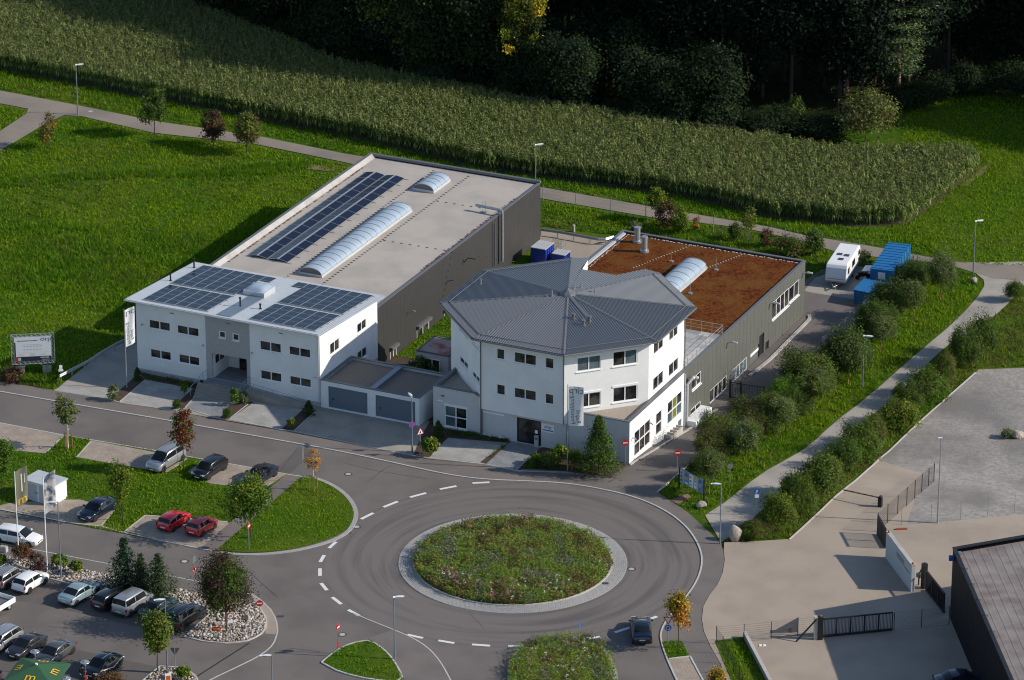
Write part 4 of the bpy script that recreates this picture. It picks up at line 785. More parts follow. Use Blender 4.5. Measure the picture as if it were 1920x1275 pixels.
def mk_wheel(r, w):
    t = M(); t.lathe([(r*.66,-w/2),(r*.97,-w/2+.01),(r,-w/2+.04),(r,w/2-.04),(r*.97,w/2-.01),(r*.66,w/2)], n=18); t.xf(Matrix.Rotation(R(90), 4, 'X'))
    m = M(); m.lathe([(.001,w/2-.03),(r*.2,w/2-.02),(r*.22,w/2-.06),(r*.6,w/2-.07),(r*.68,w/2-.005),(r*.7,w/2-.03)], n=18)
    for k in range(5):
        a = 1.2566*k; c, s = math.cos(a), math.sin(a); q = M()
        m.add([(r*.15*c-.035*s, r*.15*s+.035*c, w/2-.015),(r*.15*c+.035*s, r*.15*s-.035*c, w/2-.015),(r*.63*c+.03*s, r*.63*s-.03*c, w/2-.02),(r*.63*c-.03*s, r*.63*s+.03*c, w/2-.02)], [(0,1,2,3)])
    m.xf(Matrix.Rotation(R(-90), 4, 'X')); return t.mesh('tyre', TYRE, True), m.mesh('rim', RIM)
WHL = {}
def car(label, body, col, front, rear, group=None, L=4.3, Wd=1.76, H=1.46, hood=.95, wsb=.62, wsl=.78, rgl=.55, boot=0., belt=.93, hoodz=.84, bootz=None, wheel=.31, soft=None, extra=None, name='parked_car', ctr=None, nose=.0, plate_f=True, stripes=None, glassroof=False):
    """hood/wsb: length of bonnet; wsl: run of the windscreen; rgl: run of the rear glass; boot: length of the boot lid (0 for hatch and estate)"""
    fx, fy = front; rx, ry = rear; ang = math.atan2(fy-ry, fx-rx); cx, cy = (fx+rx)/2, (fy+ry)/2
    o = thing(name, label, 'car', (cx, cy, T(cx, cy)+.005), ang, group)
    hl = L/2; hw = Wd/2; bz = bootz or (belt+.05 if boot == 0 else belt+.02)
    xw = hl-hood; xr0 = xw-wsl                       # windscreen base, roof front
    xb = -hl+boot+(.10 if boot == 0 else .05)        # rear glass base
    xr1 = xb+rgl                                     # roof rear
    # stations: x, z bottom, z mid, z shoulder, z top, half width, half top width
    st = [(-hl, .34, .5, .62, .66, hw*.80, hw*.7), (-hl+.06, .27, .5, belt-.16, bz-.12, hw*.9, hw*.78), (-hl+.22 if boot else xb-.0, .22, .52, belt-.05, bz, hw*.97, hw*.8)]
    if boot: st.append((xb, .2, .52, belt, bz+.02, hw, hw*.78))
    st += [(xr1, .2, .52, belt+.0, H-.05, hw, hw*.71), ((xr0+xr1)/2, .2, .52, belt-.01, H, hw, hw*.74), (xr0, .2, .52, belt-.03, H-.05, hw, hw*.71), (xw, .2, .52, belt-.07, hoodz+.05, hw, hw*.8), ((xw+hl)/2+.1, .2, .52, hoodz-.1, hoodz, hw*.97, hw*.78), (hl-.12, .22, .5, hoodz-.24, hoodz-.12+nose, hw*.88, hw*.72), (hl, .3, .46, .58, .62+nose, hw*.74, hw*.62)]
    sec = []
    for (x, z0, zm, zs, zt, w, wt) in st:
        sec.append([(x, 0, z0), (x, w*.82, z0), (x, w*.985, z0+.12), (x, w, zm), (x, w*.985, zs-.05), (x, w*.955, zs), (x, wt+.02, zt-.045), (x, wt-.09, zt-.006), (x, 0, zt+.02)])
    n = len(sec[0]); m = M()
    full = [[*s, *[(p[0], -p[1], p[2]) for p in s[-2:0:-1]]] for s in sec]; nn = len(full[0])
    vs = [p for s in full for p in s]; fs = []
    for i in range(len(full)-1):
        for k in range(nn): fs.append((i*nn+k, (i+1)*nn+k, (i+1)*nn+(k+1) % nn, i*nn+(k+1) % nn))
    fs += [tuple(range(nn)), tuple(range((len(full)-1)*nn, len(full)*nn))[::-1]]
    m.add(vs, fs); bo = m.build('body', PAINT[col], o, smooth=True)
    md = bo.modifiers.new('soft', 'BEVEL'); md.width = .025; md.segments = 2; md.limit_method = 'ANGLE'; md.angle_limit = R(28)
    ia = 3 if boot else 2; ir1, im, ir0, iw = ia+1, ia+2, ia+3, ia+4
    neg = lambda p: (p[0], -p[1], p[2])
    def screen(nm, i0, i1, u, v):
        # glass laid over the curved body between two stations
        A_, B_ = [[Vector(p) for p in (full[i][6], full[i][7], full[i][8], neg(full[i][7]), neg(full[i][6]))] for i in (i0, i1)]; q = M(); rows = []
        A_[0] = A_[0].lerp(A_[1], u); A_[4] = A_[4].lerp(A_[3], u); B_[0] = B_[0].lerp(B_[1], u); B_[4] = B_[4].lerp(B_[3], u)
        N = (B_[2]-A_[2]).cross(Vector((0, 1, 0))).normalized(); N = N if N.z > 0 else -N
        for t in v: rows += [tuple(p.lerp(r_, t)+N*.016) for p, r_ in zip(A_, B_)]
        q.add(rows, [(k, k+1, k+6, k+5) for k in range(4)]); return q.build(nm, CGLASS, o, smooth=True)
    S = full
    screen('windscreen', iw, ir0, .1, (.06, .93)); screen('rear_window', ia, ir1, .12, (.12, .9))
    for sgn in (1, -1):
        f = (lambda p: p) if sgn > 0 else neg
        xs = [xw-.12, xr0-.1, (xr0+xr1)/2-.05, xr1+.02, xb+.12]
        def sidept(x, t):
            for i in range(len(S)-1):
                if S[i][0][0] <= x <= S[i+1][0][0]:
                    k = (x-S[i][0][0])/(S[i+1][0][0]-S[i][0][0]+1e-9); lo = Vector(S[i][5]).lerp(Vector(S[i+1][5]), k); hi = Vector(S[i][6]).lerp(Vector(S[i+1][6]), k); p = lo.lerp(hi, t); break
            q = Vector((p.x, p.y+.016, p.z+.004)); return (q.x, q.y*sgn, q.z)
        xm = (xr0+xr1)/2-.02; xA, xB = xw-.2, xb+.14
        hi = .86
        for (xa, xb_, nm) in ((xm+.04, xA, 'side_window'), (xB, xm-.04, 'side_window')):
            q = M(); xs_ = sorted({xa, xb_, *[xa+(xb_-xa)*k/5 for k in range(1, 5)], *[S[i][0][0] for i in range(len(S)) if xa < S[i][0][0] < xb_]}); q.add([p for x in xs_ for p in (sidept(x, .12), sidept(x, hi))], [(2*k, 2*k+2, 2*k+3, 2*k+1) for k in range(len(xs_)-1)]); q.build(nm, CGLASS, o)
        # lamps, mirror, arches, sills
        q = M(); q.add([(hl-.03,sgn*hw*.42,.60),(hl-.1,sgn*hw*.84,.60),(hl-.22,sgn*hw*.9,.74),(hl-.14,sgn*hw*.45,.71),(hl+.01,sgn*hw*.42,.60),(hl-.06,sgn*hw*.86,.60),(hl-.2,sgn*hw*.93,.75),(hl-.1,sgn*hw*.45,.73)], [(4,5,6,7),(0,1,5,4),(1,2,6,5),(2,3,7,6),(3,0,4,7)]); q.build('headlight', LENS, o)
        zt0, zt1 = (.66, .98) if boot == 0 else (.66, .84)
        q = M(); q.box(-hl-.002, -hl+.14, sgn*hw*.9-.07, sgn*hw*.9+.012, zt0, min(zt1, bz)); q.build('tail_light', TAIL, o)
        q = M(); y = sgn*(hw+.1); q.box(xw-.42, xw-.3, y-.1, y+.1, belt-.0, belt+.13); q.build('wing_mirror', PAINT[col], o)
        for x in (hl-.78, -hl+.74):
            q = M(); q.tube([(x, sgn*(hw-.1), wheel), (x, sgn*(hw+.004), wheel)], wheel*1.16, 20); q.build('wheel_arch', BLACK, o)
            key = (round(wheel, 2),); WHL.setdefault(key, mk_wheel(wheel, .2))
            w_ = inst('wheel', WHL[key][0], o, (x, sgn*(hw-.085), wheel), (0, 0, 0 if sgn > 0 else math.pi)); inst('rim', WHL[key][1], w_)
        q = M(); q.box(-hl+1.15, hl-1.2, sgn*hw-.02, sgn*hw+.006, .22, .3); q.build('sill', BLACK, o)
        for x in (xm,): q = M(); q.box(x-.008, x+.008, sgn*hw*.99-.01, sgn*hw+.004, .32, belt-.06); q.build('door_gap', BLACK, o)
        q = M(); q.box(xm+.12, xm+.28, sgn*hw-.01, sgn*hw+.022, belt-.17, belt-.13); q.build('door_handle', PAINT[col], o)
    q = M(); q.box(hl-.06, hl+.012, -.42, .42, .4, .52); q.build('grille', BLACK, o)
    q = M(); q.box(hl, hl+.025, -.26, .26, .37, .47); q.build('number_plate', PLATE, o)
    q = M(); q.box(-hl-.02, -hl+.03, -.26, .26, .52, .63); q.build('number_plate', PLATE, o)
    q = M(); q.box(-hl-.012, -hl+.1, -hw*.78, hw*.78, .3, .42); q.build('bumper', BLACK, o)
    if soft: 
        bo.data.materials.append(soft)
        for p in bo.data.polygons:
            if p.center.z > belt+.12 and xb-.05 < p.center.x < xr0+.2: p.material_index = 1
    if extra == 'rails':
        for sgn in (1, -1): q = M(); q.tube([(xr1+.05, sgn*hw*.7, H-.02),(xr1+.15, sgn*hw*.7, H+.05),(xr0-.15, sgn*hw*.7, H+.05),(xr0-.05, sgn*hw*.7, H-.02)], .022, 6); q.build('roof_rail', GALV if col != 'silver' else METD, o)
    if stripes:
        for sgn in (1, -1): q = M(); q.tube([(-hl+.1,sgn*hw*.97,.78),(-hl+.5,sgn*hw*1.005,.86),(-hl+1.25,sgn*hw*1.0,.62),(-hl+1.7,sgn*hw*1.005,.45),(-hl+2.3,sgn*hw*1.005,.6),(hl-.9,sgn*hw*.99,.75)], .035, 5); q.build('white_stripe', SWHITE, o)
        q = M(); q.tube([(xr1-.1,.3,H-.04),(xr1+.35,.3,H+.012),(xr0,.3,H-.01)], .03, 5); q.build('white_stripe', SWHITE, o)
    return o
def ends(c, L, deg): a = R(deg); return (c[0]+L/2*math.cos(a), c[1]+L/2*math.sin(a)), (c[0]-L/2*math.cos(a), c[1]-L/2*math.sin(a))
HATCH = dict(L=3.95, Wd=1.68, H=1.46, hood=.85, wsl=.75, rgl=.38); SALOON = dict(L=4.6, Wd=1.8, H=1.43, hood=1.12, wsl=.8, rgl=.75, boot=.6)
ESTATE = dict(L=4.65, Wd=1.8, H=1.48, hood=1.05, wsl=.8, rgl=.5); MPV = dict(L=4.65, Wd=1.82, H=1.73, hood=.8, wsl=1.05, rgl=.35, belt=1.05, hoodz=.95, wheel=.33); SUV = dict(L=4.6, Wd=1.85, H=1.66, hood=1.05, wsl=.7, rgl=.45, belt=1.05, hoodz=.98, wheel=.36)
VAN = dict(L=4.4, Wd=1.8, H=1.82, hood=.78, wsl=.7, rgl=.15, belt=1.08, hoodz=.98, wheel=.32); COUPE = dict(L=4.25, Wd=1.78, H=1.38, hood=1.05, wsl=.85, rgl=.95, boot=.35); BEETLE = dict(L=4.1, Wd=1.75, H=1.5, hood=.8, wsl=.75, rgl=1.0, boot=.25, belt=.95)
BAY = 'cars parked in the bays'
def put(label, kind, col, px, deg, **k):
    kk = dict(kind); kk.update(k); f, r_ = ends(px, kk['L'], deg); return car(label, None, col, f, r_, **kk)
put('silver people carrier parked nose-down beside the main street', MPV, 'silver', (-33.68,21.8), -121, group=BAY, extra='rails')
put('glossy black hatchback between minivan and cabriolet', dict(HATCH, L=4.2, Wd=1.76), 'black', (-29.3,19.81), -121, group=BAY)
put('black soft-top cabriolet half hidden by the dense green tree', dict(SALOON, L=4.3, H=1.36), 'navy', (-24.37,18.32), -121, group=BAY, soft=mat('soft_top', (.012,.012,.016), .9))
put('dark navy saloon parked beside the white cabin', SALOON, 'navy', (-39.25,10.57), -122, group=BAY)
put('bright red small hatchback with black bumper, left of the two red cars', dict(HATCH, L=3.75, Wd=1.65, rgl=.25), 'red', (-31.84,7.97), 59, group=BAY)
put('deeper red small hatchback, right of the two red cars', dict(HATCH, L=3.5, Wd=1.63, rgl=.22), 'red2', (-29.15,6.79), 59, group=BAY)
put('white estate driving along the side street past the flagpoles', ESTATE, 'white', (-46.17,4.47), -22, name='moving_car')
put('grey hatchback cut by the left edge, beside the white hatchback', dict(HATCH, L=4.2, Wd=1.75), 'beige', (-46.09,-4.04), 59, group=BAY, extra='rails')
put('small white hatchback parked against the stone bed', HATCH, 'white', (-43.98,-5.04), 59, group=BAY)
put('pale ice-blue saloon parked against the stone bed', SALOON, 'iceblue', (-39.29,-7.35), 57, group=BAY)
put('small black hatchback between ice-blue saloon and silver van', dict(HATCH, L=3.75), 'black', (-36.46,-8.66), 58, group=BAY)
put('boxy silver van parked in front of the small firs', VAN, 'silver', (-34.27,-9.53), 58, group=BAY)
put('dark bottle-green car between silver van and black estate', dict(SALOON, L=4.3), 'bottle', (-31.88,-10.5), 58, group=BAY)
put('black off-road estate with roof rails next to the stone corner', SUV, 'black', (-29.45,-12.33), 58, group=BAY, extra='rails')
put('silver estate with roof rails cut by the left edge, lower row', dict(ESTATE, H=1.52), 'silver', (-45.38,-17.08), -121, group=BAY, extra='rails')
put('anthracite coupe with yellow front badge, lower row', COUPE, 'anth', (-43.01,-18.02), -121, group=BAY)
put('dark grey saloon partly behind the green parasol', SALOON, 'grey', (-40.37,-19.47), -119, group=BAY)
put('rounded black car with white swirl stripes near the patio heater', BEETLE, 'black', (-35.88,-21.83), -121, group=BAY, stripes=True)
put('dark blue saloon driving out of the roundabout at the bottom', SALOON, 'navy', (11.44,-14.77), 91, name='moving_car')
put('dark blue car roof peeping in at the bottom right', SALOON, 'navy', (38.92,-24.67), 10, name='moving_car')
# flatbed trailer nose at the left edge
t = thing('flatbed_trailer', 'white flatbed tail with low sides at the left edge of the car park', 'trailer', (*(-46.63,-10.07), 0), R(58))
m = M(); m.box(-1.6, 1.6, -.95, .95, .5, .6); m.build('bed', METG, t)
for (a, b, c, d) in ((-1.6,1.6,-1.0,-.95),(-1.6,1.6,.95,1.0),(-1.65,-1.6,-1,1),(1.6,1.65,-1,1)): m = M(); m.box(a, b, c, d, .5, 1.0); m.build('side_board', SWHITE, t)
WHL.setdefault((.31,), mk_wheel(.31, .2))
for sx in (-.9, .9):
    for sy in (-.8, .8): w_ = inst('wheel', WHL[(.31,)][0], t, (sx, sy, .31), (0, 0, 0 if sy > 0 else math.pi)); inst('rim', WHL[(.31,)][1], w_)
# ---- touring caravan
f, r_ = (34.64,71.29), (37.2,79.55); ang = math.atan2(f[1]-r_[1], f[0]-r_[0]); cx, cy = (f[0]+r_[0])/2, (f[1]+r_[1])/2
cv = thing('caravan', 'white touring caravan with grey skirt parked behind the hall', 'caravan', (cx, cy, T(cx, cy)), ang)
CW = mat('caravan_white', (.76,.76,.76), .35); CG = mat('caravan_grey', (.3,.31,.33), .4); prof = [(-3.3,.55),(-3.35,1.2),(-3.28,2.4),(-3.1,2.62),(2.75,2.62),(3.05,2.5),(3.25,2.2),(3.5,1.3),(3.5,.75),(3.3,.55)]; hwv = 1.16
m = M(); n = len(prof); m.add([(x, s*(hwv-(.06 if z > 2.55 else 0)), z) for s in (-1, 1) for x, z in prof], [tuple(range(n)), tuple(range(n, 2*n))[::-1]]+[((i+1) % n, i, n+i, n+(i+1) % n) for i in range(n)]); b = m.build('body', CW, cv)
md = b.modifiers.new('round', 'BEVEL'); md.width = .06; md.segments = 2; md.limit_method = 'ANGLE'
for s in (1, -1):
    for (x0, x1, z0, z1) in ((2.0,2.8,1.35,2.05),(-.6,.7,1.4,2.1),(-3.0,-2.3,1.7,2.2),(-3.0,-2.3,.95,1.4)): q = M(); q.box(x0, x1, s*hwv-.01, s*hwv+.02, z0, z1); q.build('window', GLASS, cv)
    q = M(); q.box(-3.3, 3.45, s*hwv-.01, s*hwv+.015, .6, .88); q.build('skirt', CG, cv)
    q = M(); q.box(.95, 1.6, s*hwv-.01, s*hwv+.012, .6, 2.2) if s > 0 else q.box(-1.9, -1.2, s*hwv-.01, s*hwv+.012, .62, 2.2); q.build('door', CW, cv)
    w_ = inst('wheel', WHL[(.31,)][0], cv, (-.3, s*(hwv-.1), .31), (0, 0, 0 if s > 0 else math.pi)); inst('rim', WHL[(.31,)][1], w_)
q = M(); q.box(3.46, 3.53, -1.0, 1.0, 1.0, 1.06); q.build('grab_rail', CG, cv)
q = M(); q.box(3.3, 3.52, -1.16, 1.16, .72, .8); q.build('trim_strip', CG, cv)
q = M(); q.tube([(3.3,-.5,.5),(4.5,0,.45)], .05, 6); q.tube([(3.3,.5,.5),(4.5,0,.45)], .05, 6); q.tube([(4.3,0,.5),(4.6,0,.5)], .07, 8); q.tube([(4.2,.15,0),(4.2,.15,.75)], .04, 6); q.build('drawbar', GALV, cv)
for (x, y) in ((1.6,.1),(.2,-.35),(.35,.45)): q = M(); q.box(x-.28, x+.28, y-.28, y+.28, 2.6, 2.68); q.build('roof_hatch', mat('hatch_smoke', (.05,.05,.055), .2) if 'hatch_smoke' not in MATS else MATS['hatch_smoke'], cv)
# ---- blue containers and bins
def container(lab, p0, p1, w, h, lift=0.):
    ang = math.atan2(p1[1]-p0[1], p1[0]-p0[0]); L = math.hypot(p1[0]-p0[0], p1[1]-p0[1]); o = thing('shipping_container', lab, 'container', (p0[0], p0[1], T(*p0)), ang); m = M(); m.box(0, L, -w/2, w/2, .1, h); m.build('body', BLUEC, o)
    r_ = M(); k = 0
    while .3+k*.75 < L:
        x = .3+k*.75; r_.box(x, x+.3, -w/2-.045, w/2+.045, .12, h+.05); k += 1
    r_.build('rib', BLUEC, o); e = M()
    for (x, y) in ((0,-w/2),(0,w/2),(L,-w/2),(L,w/2)): e.box(x-.06, x+.06, y-.06, y+.06, .0, h+.06)
    e.box(-.04, .0, -.02, .02, .2, h-.1); e.build('corner_post', BLUEC, o); return o
c1 = container('tall ribbed blue shipping container behind the bushes by the yard gate', (39.73,70.83), (42.27,78.6), 2.4, 2.6)
q = M(); q.box(-.02, -.045, -.4, .4, 1.5, 2.3); q.build('white_stencil', SWHITE, c1); 
for x in (.9, 3.2): q = M(); q.box(x, x+.45, -1.262, -1.25, 1.1, 1.7); q.build('white_label', SWHITE, c1)
q = M(); q.add([(1.2,1.2,1.9),(2.9,1.2,1.9),(2.9,2.5,1.7),(1.2,2.5,1.7)], [(0,1,2,3)]); q.build('canopy_flap', SWHITE, c1)
c2 = thing('low_container', 'low open-fronted blue container with sloping lid in front of the tall one', 'container', (*(38.48,68.1), T(*(38.48,68.1))), R(62)); m = M(); m.box(-1.3, 1.3, -1.5, 1.5, .1, 1.5); m.build('body', BLUEC, c2); m = M(); m.prism([(-1.4,-1.6),(1.4,-1.6),(1.4,1.6),(-1.4,1.6)], lambda x, y: 1.52+.12*(x+1.4), lambda x, y: 1.6+.12*(x+1.4)); m.build('lid', BLUEC, c2)
mo = thing('scooter', 'dark covered scooter parked beside the blue containers', 'scooter', (*(38.06,74.69), T(*(38.06,74.69))), R(20)); m = M(); m.box(-.5,.4,-.2,.2,.35,.75); m.build('body', METD, mo)
for x in (-.65, .65): m = M(); m.tube([(x,-.06,.26),(x,.06,.26)], .26, 14); m.build('wheel', TYRE, mo)
m = M(); m.tube([(.6,0,.3),(.42,0,1.0)], .04, 6); m.tube([(.4,-.3,1.0),(.4,.3,1.0)], .02, 6); m.build('handlebar', METD, mo)
m = M(); m.box(-.6,-.05,-.16,.16,.75,.86); m.build('saddle', BLACK, mo)
def bin_(lab, px, w, d, h):
    o = thing('waste_container', lab, 'waste container', (*px, T(*px)), BA); m = M(); m.box(-w/2, w/2, -d/2, d/2, .12, h); m.build('body', BLUEB, o)
    m = M()
    for k in range(5): y = -d/2+.15+k*(d-.3)/4; m.box(w/2-.01, w/2+.05, y-.05, y+.05, .15, h-.05); m.box(-w/2-.05, -w/2+.01, y-.05, y+.05, .15, h-.05)
    m.build('rib', BLUEB, o); m = M(); m.prism([(-w/2-.05,-d/2-.05),(w/2+.05,-d/2-.05),(w/2+.05,0),(-w/2-.05,0)], h, h+.08); m.build('lid', LIDG, o); m = M(); m.prism([(-w/2-.05,.02),(w/2+.05,.02),(w/2+.05,d/2+.05),(-w/2-.05,d/2+.05)], h, h+.08); m.build('lid', LIDG, o); return o
bin_('taller blue waste container with grey lid against the warehouse wall', (3.27,80.18), 1.7, 2.3, 1.75); bin_('lower blue waste container with grey lid right of the taller one', (5.31,79.55), 1.5, 1.5, 1.15)
gc = thing('mesh_cage', 'galvanised wire mesh cage standing behind the blue waste containers', 'cage', (*(4.88,83.05), T(*(4.88,83.05))), BA); m = M()
for z in (.1,.4,.7,1.0,1.2):
    m.tube([(-.8,-.5,z),(.8,-.5,z),(.8,.5,z),(-.8,.5,z),(-.8,-.5,z)], .015, 4)
for k in range(9): x = -.8+.2*k; m.tube([(x,-.5,0),(x,-.5,1.2)], .012, 4); m.tube([(x,.5,0),(x,.5,1.2)], .012, 4)
m.build('mesh', GALV, gc)

# ================================================================== PLANTS
def leafcloud(rng, cen, spread, per, size, up=.6, out=None, squash=1.0):
    """per leaves scattered round each centre; returns verts and quad faces"""
    n = len(cen)*per; c = np.repeat(cen, per, axis=0); sp = np.repeat(np.broadcast_to(spread, (len(cen),)), per)[:, None]
    off = rng.normal(size=(n, 3))*sp; off[:, 2] *= squash; p = c+off
    nr = rng.normal(size=(n, 3)); nr[:, 2] = np.abs(nr[:, 2])+up
    if out is not None: nr += np.repeat(out, per, axis=0)*.9
    nr /= np.linalg.norm(nr, axis=1)[:, None]; t = np.cross(nr, rng.normal(size=(n, 3))); t /= np.linalg.norm(t, axis=1)[:, None]+1e-9; b = np.cross(nr, t)
    s = (size*rng.uniform(.6, 1.3, n))[:, None]
    v = np.stack([p-t*s*.6, p+b*s*.38-nr*s*.1, p+t*s*.7, p-b*s*.38-nr*s*.1], axis=1).reshape(-1, 3)
    return v, np.arange(n*4).reshape(-1, 4)
def blob(rng, n, rx, ry, rz, cz, lump=.25, shell=.55, low=-1.0):
    """clump centres in a lumpy ellipsoid, most of them near its surface"""
    u = rng.normal(size=(n*2, 3)); u /= np.linalg.norm(u, axis=1)[:, None]; u = u[u[:, 2] > low][:n]; n = len(u)
    k = rng.normal(size=(5, 3)); ph = rng.uniform(0, 6, 5); w = sum(np.sin(u@k[i]*1.7+ph[i]) for i in range(5))/5
    r = (shell+(1-shell)*rng.uniform(0, 1, n)**.6)*(1+lump*w*1.6)
    c = u*r[:, None]*np.array([rx, ry, rz]); c[:, 2] += cz; return c, u
def trunk_mesh(name, seed, h, r, material, limbs=5, spread=.5, htop=None, lean=.06):
    rg = random.Random(seed); m = M(); htop = htop or h*1.5; pts = [(rg.uniform(-lean, lean)*i/3, rg.uniform(-lean, lean)*i/3, -.15+(htop+.15)*i/4) for i in range(5)]
    m.tube(pts, r, 7, r*.35)
    for k in range(limbs):
        t = rg.uniform(.45, .95); z = htop*t; a = 6.28*k/limbs+rg.uniform(-.4, .4); L = spread*rg.uniform(.7, 1.1)*(1.3-t*.5)
        m.tube([(0, 0, z), (math.cos(a)*L*.45, math.sin(a)*L*.45, z+L*.35), (math.cos(a)*L, math.sin(a)*L, z+L*.8)], r*.4, 5, r*.1)
    return m.mesh(name, material, smooth=True)
def crown_mesh(name, seed, w, h, z0, mats, clumps=70, per=45, leaf=.2, lump=.25, shell=.5, low=-.9, shape='round', spread=.2, squash=.8):
    """foliage of about w across and from z0 to h"""
    rng = np.random.default_rng(seed); rz = (h-z0)/2; cz = (h+z0)/2
    if shape == 'cone':
        t = rng.uniform(0, 1, clumps)**.8; a = rng.uniform(0, 6.283, clumps); rr = w/2*(1-t)**.8*rng.uniform(.55, 1.0, clumps)
        c = np.stack([rr*np.cos(a), rr*np.sin(a), z0+(h-z0)*t], axis=1); u = np.stack([np.cos(a), np.sin(a), 0*a+.3], axis=1)
        sp = spread*w*(.25+.6*(1-t))
    elif shape == 'spruce':
        tiers = int((h-z0)/.42); cs, us, ss = [], [], []
        for i in range(tiers):
            t = (i+.3)/tiers; nb = max(5, int(11*(1-t)+4)); R_ = w/2*(1-t)**.9
            for k in range(nb):
                a = 6.283*(k+rng.uniform(0, .9))/nb; L = R_*rng.uniform(1.0, 1.55)
                for q in range(5):
                    f = (q+.6)/5; cs.append((math.cos(a)*L*f, math.sin(a)*L*f, z0+(h-z0)*t-.12*L*f+.25*L*f*f)); us.append((math.cos(a), math.sin(a), .5)); ss.append(.07+.13*L*(1-f*.6))
        c, u, sp = np.array(cs), np.array(us), np.array(ss); per = max(6, per)
    else:
        c, u = blob(rng, clumps, w/2*.86, w/2*.86, rz*.9, cz, lump, shell, low); sp = spread*w*.5*rng.uniform(.6, 1.2, len(c))
        if shape == 'vase':
            f = (c[:, 2]-z0)/(h-z0+1e-6); c[:, :2] *= (.35+.75*np.clip(f, 0, 1))[:, None]
    v, f = leafcloud(rng, c, sp, per, leaf, .5, u, squash)
    if z0 < .4: v[:, 2] = np.maximum(v[:, 2], .0+rng.uniform(0, .05, len(v)))
    mi = None
    if len(mats) > 1:
        # tones gather in patches: each clump takes one
        pick = rng.integers(0, len(mats), len(c)); mi = np.repeat(pick, per)
    return np_mesh(name, v, f, mats, mi)
def ramp(base, dv=.45, hue=(1.25, 1.1, .9)):
    d = tuple(c*(1-dv) for c in base); l = tuple(c*(1+dv*hue[i]) for i, c in enumerate(base)); return [d, base, l]
L_LANE = leaf_mat('leaf_lane', ramp((.09,.14,.026))); L_LANE2 = leaf_mat('leaf_lane_grey', ramp((.13,.165,.065)))
L_GREEN = leaf_mat('leaf_green', ramp((.075,.14,.015))); L_LIME = leaf_mat('leaf_lime', ramp((0.168,0.204,0.0216))); L_BRT = leaf_mat('leaf_bright', ramp((.09,.19,.014)))
L_DARK = leaf_mat('leaf_dark', ramp((.05,.085,.02))); L_OLIVE = leaf_mat('leaf_olive', ramp((.12,.15,.03))); L_BROWN = leaf_mat('leaf_brown', ramp((.13,.085,.04)))
L_RED = leaf_mat('leaf_red', ramp((.16,.045,.025))); L_PURP = leaf_mat('leaf_purple', ramp((0.078,0.0286,0.0312))); L_ORNG = leaf_mat('leaf_orange', ramp((.42,.2,.03))); L_YEL = leaf_mat('leaf_yellow', ramp((.5,.38,.03)))
L_CON = leaf_mat('needle_dark', ramp((.025,.06,.028)), .15); L_CON2 = leaf_mat('needle_olive', ramp((.05,.075,.018)), .15); L_FOR = leaf_mat('leaf_forest', ramp((0.0192,0.0348,0.018)), .25); L_FOR2 = leaf_mat('leaf_forest_green', ramp((0.026,0.0442,0.013)), .25); L_FORD = leaf_mat('leaf_forest_shaded', ramp((.011,.02,.011)), .2); L_PINE = leaf_mat('needle_pine', ramp((.13,.19,.075)), .2)  # deep-row leaves are darkened: the wood's inner shade is in their colour
VEG = {}
def plant(key, make, label, cat, spec, group=None, name=None, rz=None, base=None):
    """one plant: meshes are made once per key at height 1 x width 1 of their own; every plant is its own Empty with its own parts"""
    x, y, h, w = spec; z = T(x, y) if base is None else base
    if key not in VEG: VEG[key] = make()
    parts, h0, w0 = VEG[key]
    o = thing(name or cat.replace(' ', '_'), label, cat, (x, y, z), random.Random(hash((round(x,1), round(y,1)))).uniform(0, 6.28) if rz is None else rz, group)
    o.scale = (w/w0, w/w0, h/h0)
    for nm, me in parts: inst(nm, me, o)
    return o
def mk(h, w, z0, mats, seed, clumps=70, per=45, leaf=.2, trunk=.09, bark=None, limbs=5, **k):
    def f():
        parts = [('crown', crown_mesh('crown', seed, w, h, z0, mats, clumps, per, leaf, **k))]
        if trunk: parts.append(('trunk', trunk_mesh('trunk', seed, max(z0, .3), trunk, bark or BARK, limbs, w*.3, htop=z0+(h-z0)*.6)))
        return parts, h, w
    return f
# ---- trees lining the gravel path
lane = [(45.9,68.55,5.66,3.32),(42.15,60.94,5.65,3.1),(38.35,54.28,4.33,3.23),(34.37,46.13,5.33,3.94),(30.37,39.32,4.69,3.99),(26.59,32.68,4.34,3.51),(22.67,22.88,4.65,3.43),(18.79,15.02,4.97,3.16)]
lanel = ['farthest round tree of the path row, right of the blue containers', 'leafy ball-crowned tree on the bank just below the farthest path tree', 'third tree from the far end of the path row, above the street lamp', 'broad ball-crowned tree directly left of the lamp beside the gravel path', 'grey-green round tree on the bank left of and below the path lamp', 'small round tree below the bright green bush on the bank', 'round tree on the grass bank above the dark round sign', 'nearest tree of the path row, behind the notice board']
for i, s in enumerate(lane):
    plant('lane%d' % (i % 3), mk(4.6, 3.3, 1.2, [L_LANE, L_LANE2, L_OLIVE] if i % 3 else [L_LANE2, L_LANE], 11+i, 130, 80, .12, .06, bark=WOOD, lump=.5, shell=.3, spread=.15, squash=1.1), lanel[i], 'tree', s, 'trees along the gravel path', 'lane_tree')
bank = [((42.99,71.29,3.04,4.03),0),((39.55,63.01,4.58,4.3),1),((37.63,57.15,4.11,4.14),0),((33.3,46.54,5.51,5.25),0),((29.93,43.38,4.84,5.0),1),((27.03,38.38,3.69,3.44),2),((26.19,35.06,3.38,3.84),1),((23.26,34.1,3.37,4.48),3),((20.29,27.5,3.78,3.78),1),((19.1,22.2,4.08,3.21),3)]
